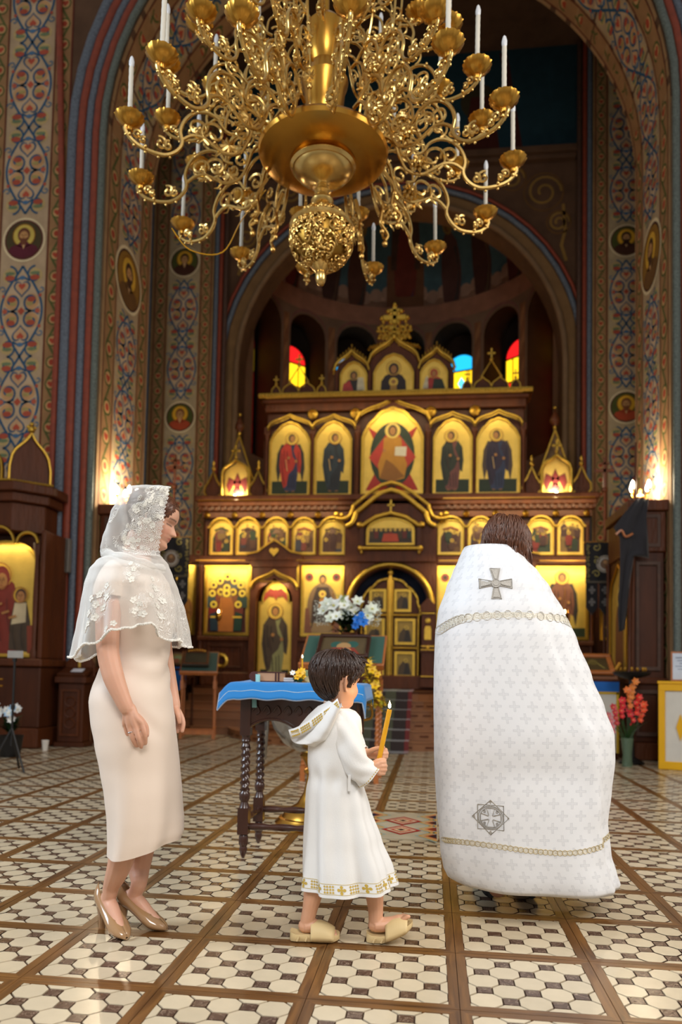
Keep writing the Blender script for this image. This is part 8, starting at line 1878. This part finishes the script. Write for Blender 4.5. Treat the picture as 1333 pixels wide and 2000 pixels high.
for k in range(60):
    a = rv.uniform(1.0, 2.6) * rv.choice((-1, -1, 1)); z = rv.uniform(.25, .5); p = Mp @ head_pt(a, z, hp, 0, .02); out = (p - Mp @ Vector((0, 0, .5 * hp))); out.z = 0; out.normalize()
    q.tube(smoothpath([p, p + out * .012 - V(0, 0, .025), p + out * rv.uniform(.006, .022) - V(0, 0, .06), p + out * rv.uniform(.0, .03) - V(0, 0, rv.uniform(.075, .10))], 3), [.0035, .004, .004, .004, .004, .0035, .003, .0025, .002, .001], 5)
q.build('hair_locks', 'hair_brown', PR.t, smooth=180)
tabp = [(1071, 909, 999, .105), (1078, 905, 1006, .118), (1095, 898, 1024, .145), (1120, 887, 1048, .170), (1150, 875, 1070, .192), (1200, 859, 1098, .215), (1250, 854, 1121, .228), (1320, 852, 1150, .232), (1380, 851, 1176, .236), (1430, 851, 1195, .24), (1480, 850, 1197, .24), (1540, 851, 1190, .24), (1600, 853, 1182, .245), (1660, 858, 1188, .25), (1695, 865, 1199, .250), (1713, 873, 1206, .244), (1720, 884, 1203, .236)]
prs = []; N_ = 140; KP = 90
for k in range(KP + 1):
    v = 1071 + 649 * k / KP; uL, uR, hd = interp(v, tabp); R_ = []; f_ = k / KP
    for i, p in enumerate(PR.ring(v, uL, uR, hd, n=N_, pw=.92)):
        t = 2 * pi * i / N_; c = Vector((PR.L((uL + uR) / 2, v).x, 0, p.z)); o = Vector((p.x - c.x, p.y - c.y, 0)).normalized()
        fo = f_ * (.008 * sin(4 * t + 1.3 + v / 160) + .007 * sin(7 * t + v / 110)) + .012 * f_ * math.exp(-((t - 5.35 - (v - 1500) / 900) / .10) ** 2) - .014 * f_ * math.exp(-((t - 5.58 - (v - 1500) / 700) / .12) ** 2) - .010 * math.exp(-((v - 1560 - 60 * sin(t)) / 35) ** 2) * max(0, sin(t - 2.9))
        fo += .006 * math.exp(-((t - 3.75) / .12) ** 2) * f_
        hm = .018 * max(0, -cos(t)) ** 3 - .012 * max(0, cos(t)) if k > 80 else 0
        R_.append(p + o * fo + V(0, 0, hm * max(0, (k - 80) / 10)))
    prs.append(R_)
def brocade():
    m, nt, b = nodes_mat('brocade'); L = nt.links
    uv = N(nt, 'ShaderNodeUVMap'); uv.uv_map = 'UV'; se = N(nt, 'ShaderNodeSeparateXYZ'); L.new(uv.outputs[0], se.inputs[0])
    def mth(op, a, b_=None, c=None):
        n = N(nt, 'ShaderNodeMath', operation=op)
        for k, x in enumerate((a, b_, c)):
            if x is None: continue
            if isinstance(x, (int, float)): n.inputs[k].default_value = x
            else: L.new(x, n.inputs[k])
        return n.outputs[0]
    def crosses(ox, oy):
        u = mth('ABSOLUTE', mth('SUBTRACT', mth('FRACT', mth('ADD', mth('DIVIDE', se.outputs[0], .074), ox)), .5)); v = mth('ABSOLUTE', mth('SUBTRACT', mth('FRACT', mth('ADD', mth('DIVIDE', se.outputs[1], .098), oy)), .5))
        u = mth('MULTIPLY', u, .074); v = mth('MULTIPLY', v, .098)
        bar = lambda p, q, w_, l: mth('MULTIPLY', mth('LESS_THAN', p, w_), mth('LESS_THAN', q, l))
        outer = mth('MAXIMUM', bar(u, v, .0052, .022), bar(v, u, .0052, .022)); inn = mth('MAXIMUM', bar(u, v, .002, .017), bar(v, u, .002, .017))
        return mth('SUBTRACT', outer, mth('MULTIPLY', inn, .55))
    x = mth('MAXIMUM', crosses(0, 0), crosses(.5, .5))
    no = N(nt, 'ShaderNodeTexNoise'); no.inputs['Scale'].default_value = 700; L.new(uv.outputs[0], no.inputs['Vector'])
    mix = N(nt, 'ShaderNodeMixRGB'); mix.inputs[1].default_value = (*lin('#e4e6ea'), 1); mix.inputs[2].default_value = (*lin('#c6c9cf'), 1); L.new(mth('MULTIPLY', x, .5), mix.inputs[0]); L.new(mix.outputs[0], b.inputs['Base Color'])
    ro = N(nt, 'ShaderNodeMapRange'); ro.inputs[3].default_value = .62; ro.inputs[4].default_value = .34; L.new(x, ro.inputs[0]); L.new(ro.outputs[0], b.inputs['Roughness']); b.inputs['Sheen Weight'].default_value = .3
    bp = N(nt, 'ShaderNodeBump'); bp.inputs['Strength'].default_value = .25; bp.inputs['Distance'].default_value = .002; L.new(mth('ADD', x, mth('MULTIPLY', no.outputs[0], .5)), bp.inputs['Height']); L.new(bp.outputs[0], b.inputs['Normal'])
    return m
MT['brocade'] = brocade()
q = MB(); q.loft(prs, cap0=False, cap1=False); nv = len(q.v)
q.uv = []
for k in range(KP + 1):
    s_ = 0.
    for i in range(N_):
        if i: s_ += (prs[45][i] - prs[45][i - 1]).length
        q.uv.append((s_ * (.75 + .25 * min(1, k / 30)), prs[k][i].z))
vest = q.build('vestment', 'brocade', PR.t, smooth=180); so = vest.modifiers.new('t', 'SOLIDIFY'); so.thickness = .004; so.offset = -1
def pr_pt(u, v, off):
    "point of the near side of the vestment seen at photo column u, row v of its mid plane"
    k = (v - 1071) / 649 * KP; j = max(0, min(KP - 1, int(k))); fj = k - j; row = [prs[j][i] * (1 - fj) + prs[j + 1][i] * fj for i in range(N_ // 2, N_)] ; row.append(prs[j][0] * (1 - fj) + prs[j + 1][0] * fj)
    x = PR.L(u, v).x
    for a, b_ in zip(row, row[1:]):
        if a.x <= x <= b_.x: t = (x - a.x) / max(1e-6, b_.x - a.x); p = a * (1 - t) + b_ * t; tn = (b_ - a); n_ = Vector((tn.y, -tn.x, 0)).normalized(); return p + n_ * off
    p = row[0] if x < row[0].x else row[-1]; return p + V(-1 if x < row[0].x else 1, 0, 0) * off
def band(pts_top, pts_bot, m, name, off=.003, n=60):
    tp = [(p.x, p.y) for p in smoothpath([(a, b_, 0) for a, b_ in pts_top], 14)]; bt = [(p.x, p.y) for p in smoothpath([(a, b_, 0) for a, b_ in pts_bot], 14)]
    q = MB(); q.loft([[pr_pt(u, v, off) for u, v in tp], [pr_pt((a + c) / 2, (b_ + d) / 2, off + .002) for (a, b_), (c, d) in zip(tp, bt)], [pr_pt(u, v, off) for u, v in bt]], closed=False); return q.build(name, m, vest, smooth=180), tp, bt
MT['galloon_gold'] = mat('galloon_gold', '#c8b78e', rough=.5, metal=.2)
MT['galloon'] = mat('galloon', '#ddd8cb', rough=.45, metal=.15, var=.12, vscale=40, bump=.5, bscale=160)
g1, tp, bt = band([(857, 1226), (875, 1212), (899, 1203), (977, 1197), (1066, 1199), (1095, 1204)], [(856, 1246), (875, 1234), (899, 1226), (977, 1219), (1070, 1222), (1106, 1232)], 'galloon', 'galloon_band')
q = MB()
for i in range(2, len(tp) - 2, 3):
    c = ((tp[i][0] + bt[i][0]) / 2, (tp[i][1] + bt[i][1]) / 2); P = [(c[0] + 7 * cos(a), c[1] + 8 * sin(a)) for a in [2 * pi * j / 10 for j in range(11)]]; q.tube([pr_pt(u, v, .0065) for u, v in P], .0014, 4)
q.build('knot_embroidery', 'galloon', g1)
g2, tp, bt = band([(862, 1625), (886, 1622), (946, 1622), (1010, 1628), (1072, 1631), (1135, 1624), (1178, 1612)], [(864, 1640), (886, 1637), (946, 1638), (1010, 1645), (1072, 1648), (1135, 1641), (1178, 1628)], 'galloon', 'galloon_band')
q = MB()
for i in range(2, len(tp) - 2, 2):
    c = ((tp[i][0] + bt[i][0]) / 2, (tp[i][1] + bt[i][1]) / 2)
    q.tube([pr_pt(c[0] + 5 * cos(a), c[1] + 5 * sin(a), .006) for a in [2 * pi * j / 8 for j in range(9)]], .0013, 4)
q.build('lace_embroidery', 'galloon_gold', g2)
# padded silver cross on the shoulders
q = MB(); cu, cv = 952, 1150
def tri(pts, off, base=.001):
    n = len(pts); q.add([pr_pt(cu + x, cv + y, off) for x, y in pts] + [pr_pt(cu + x * 1.03, cv + y * 1.03, base) for x, y in pts], [tuple(range(n))] + [(i, (i + 1) % n, n + (i + 1) % n, n + i) for i in range(n)])
for a in range(4):
    R2 = lambda x, y, a=a: (x * cos(a * pi / 2) - y * sin(a * pi / 2), x * sin(a * pi / 2) + y * cos(a * pi / 2))
    tri([R2(*p) for p in ((-4, -6), (-9, -29), (9, -29), (4, -6))], .006); tri([R2(*p) for p in ((-2, -9), (-6, -26), (6, -26), (2, -9))], .009, .005)
tri([(7.5 * cos(2 * pi * i / 16), 7.5 * sin(2 * pi * i / 16)) for i in range(16)], .010); tri([(4.5 * cos(2 * pi * i / 12), 4.5 * sin(2 * pi * i / 12)) for i in range(12)], .012, .009)
q.build('embroidered_cross', 'silver_thread', vest)
q = MB()
for a in range(4):
    R2 = lambda x, y, a=a: (x * cos(a * pi / 2) - y * sin(a * pi / 2), x * sin(a * pi / 2) + y * cos(a * pi / 2))
    P = [R2(*p) for p in ((-4, -6), (-9, -29), (9, -29), (4, -6))]; q.tube([pr_pt(cu + x, cv + y, .0065) for x, y in P], .0022, 5)
q.tube([pr_pt(cu + 7.5 * cos(a), cv + 7.5 * sin(a), .0105) for a in [2 * pi * i / 16 for i in range(17)]], .002, 5); q.build('cross_piping', 'silver_thread', vest, smooth=60)
# eight-pointed star
q = MB(); cu, cv = 940, 1579
def rot(pts, a): return [(x * cos(a) - y * sin(a), x * sin(a) + y * cos(a)) for x, y in pts]
for a in (0, pi / 4): tri(rot([(-22, -22), (22, -22), (22, 22), (-22, 22)], a), .004 + a * .001)
q.build('embroidered_star', 'silver_thread', vest)
q = MB()
for a in (0, pi / 4): P = rot([(-22, -22), (22, -22), (22, 22), (-22, 22), (-22, -22)], a); q.tube([pr_pt(cu + x, cv + y, .006) for x, y in P], .0022, 5)
for r in (21, 18): q.tube([pr_pt(cu + r * cos(a), cv + r * sin(a), .007) for a in [2 * pi * i / 28 for i in range(29)]], .0018, 5)
for a in range(4): P = rot([(-3, -4), (-7, -17), (7, -17), (3, -4)], a * pi / 2); q.tube([pr_pt(cu + x, cv + y, .0075) for x, y in P], .0018, 5)
for a in range(4): P = rot([(9, 9), (12, 9), (12, 12), (9, 12), (9, 9)], a * pi / 2); q.tube([pr_pt(cu + x, cv + y, .007) for x, y in P], .0014, 4)
q.build('star_piping', 'silver_thread', vest, smooth=60)
# hem piping
q = MB(); q.tube(prs[-1] + [prs[-1][0]], .0035, 6); q.build('hem_piping', 'galloon', vest, smooth=60)
for lb_, a, b_, r, e, fl_ in candle_specs: candle_thing(lb_, a, b_, r, e, fl_)
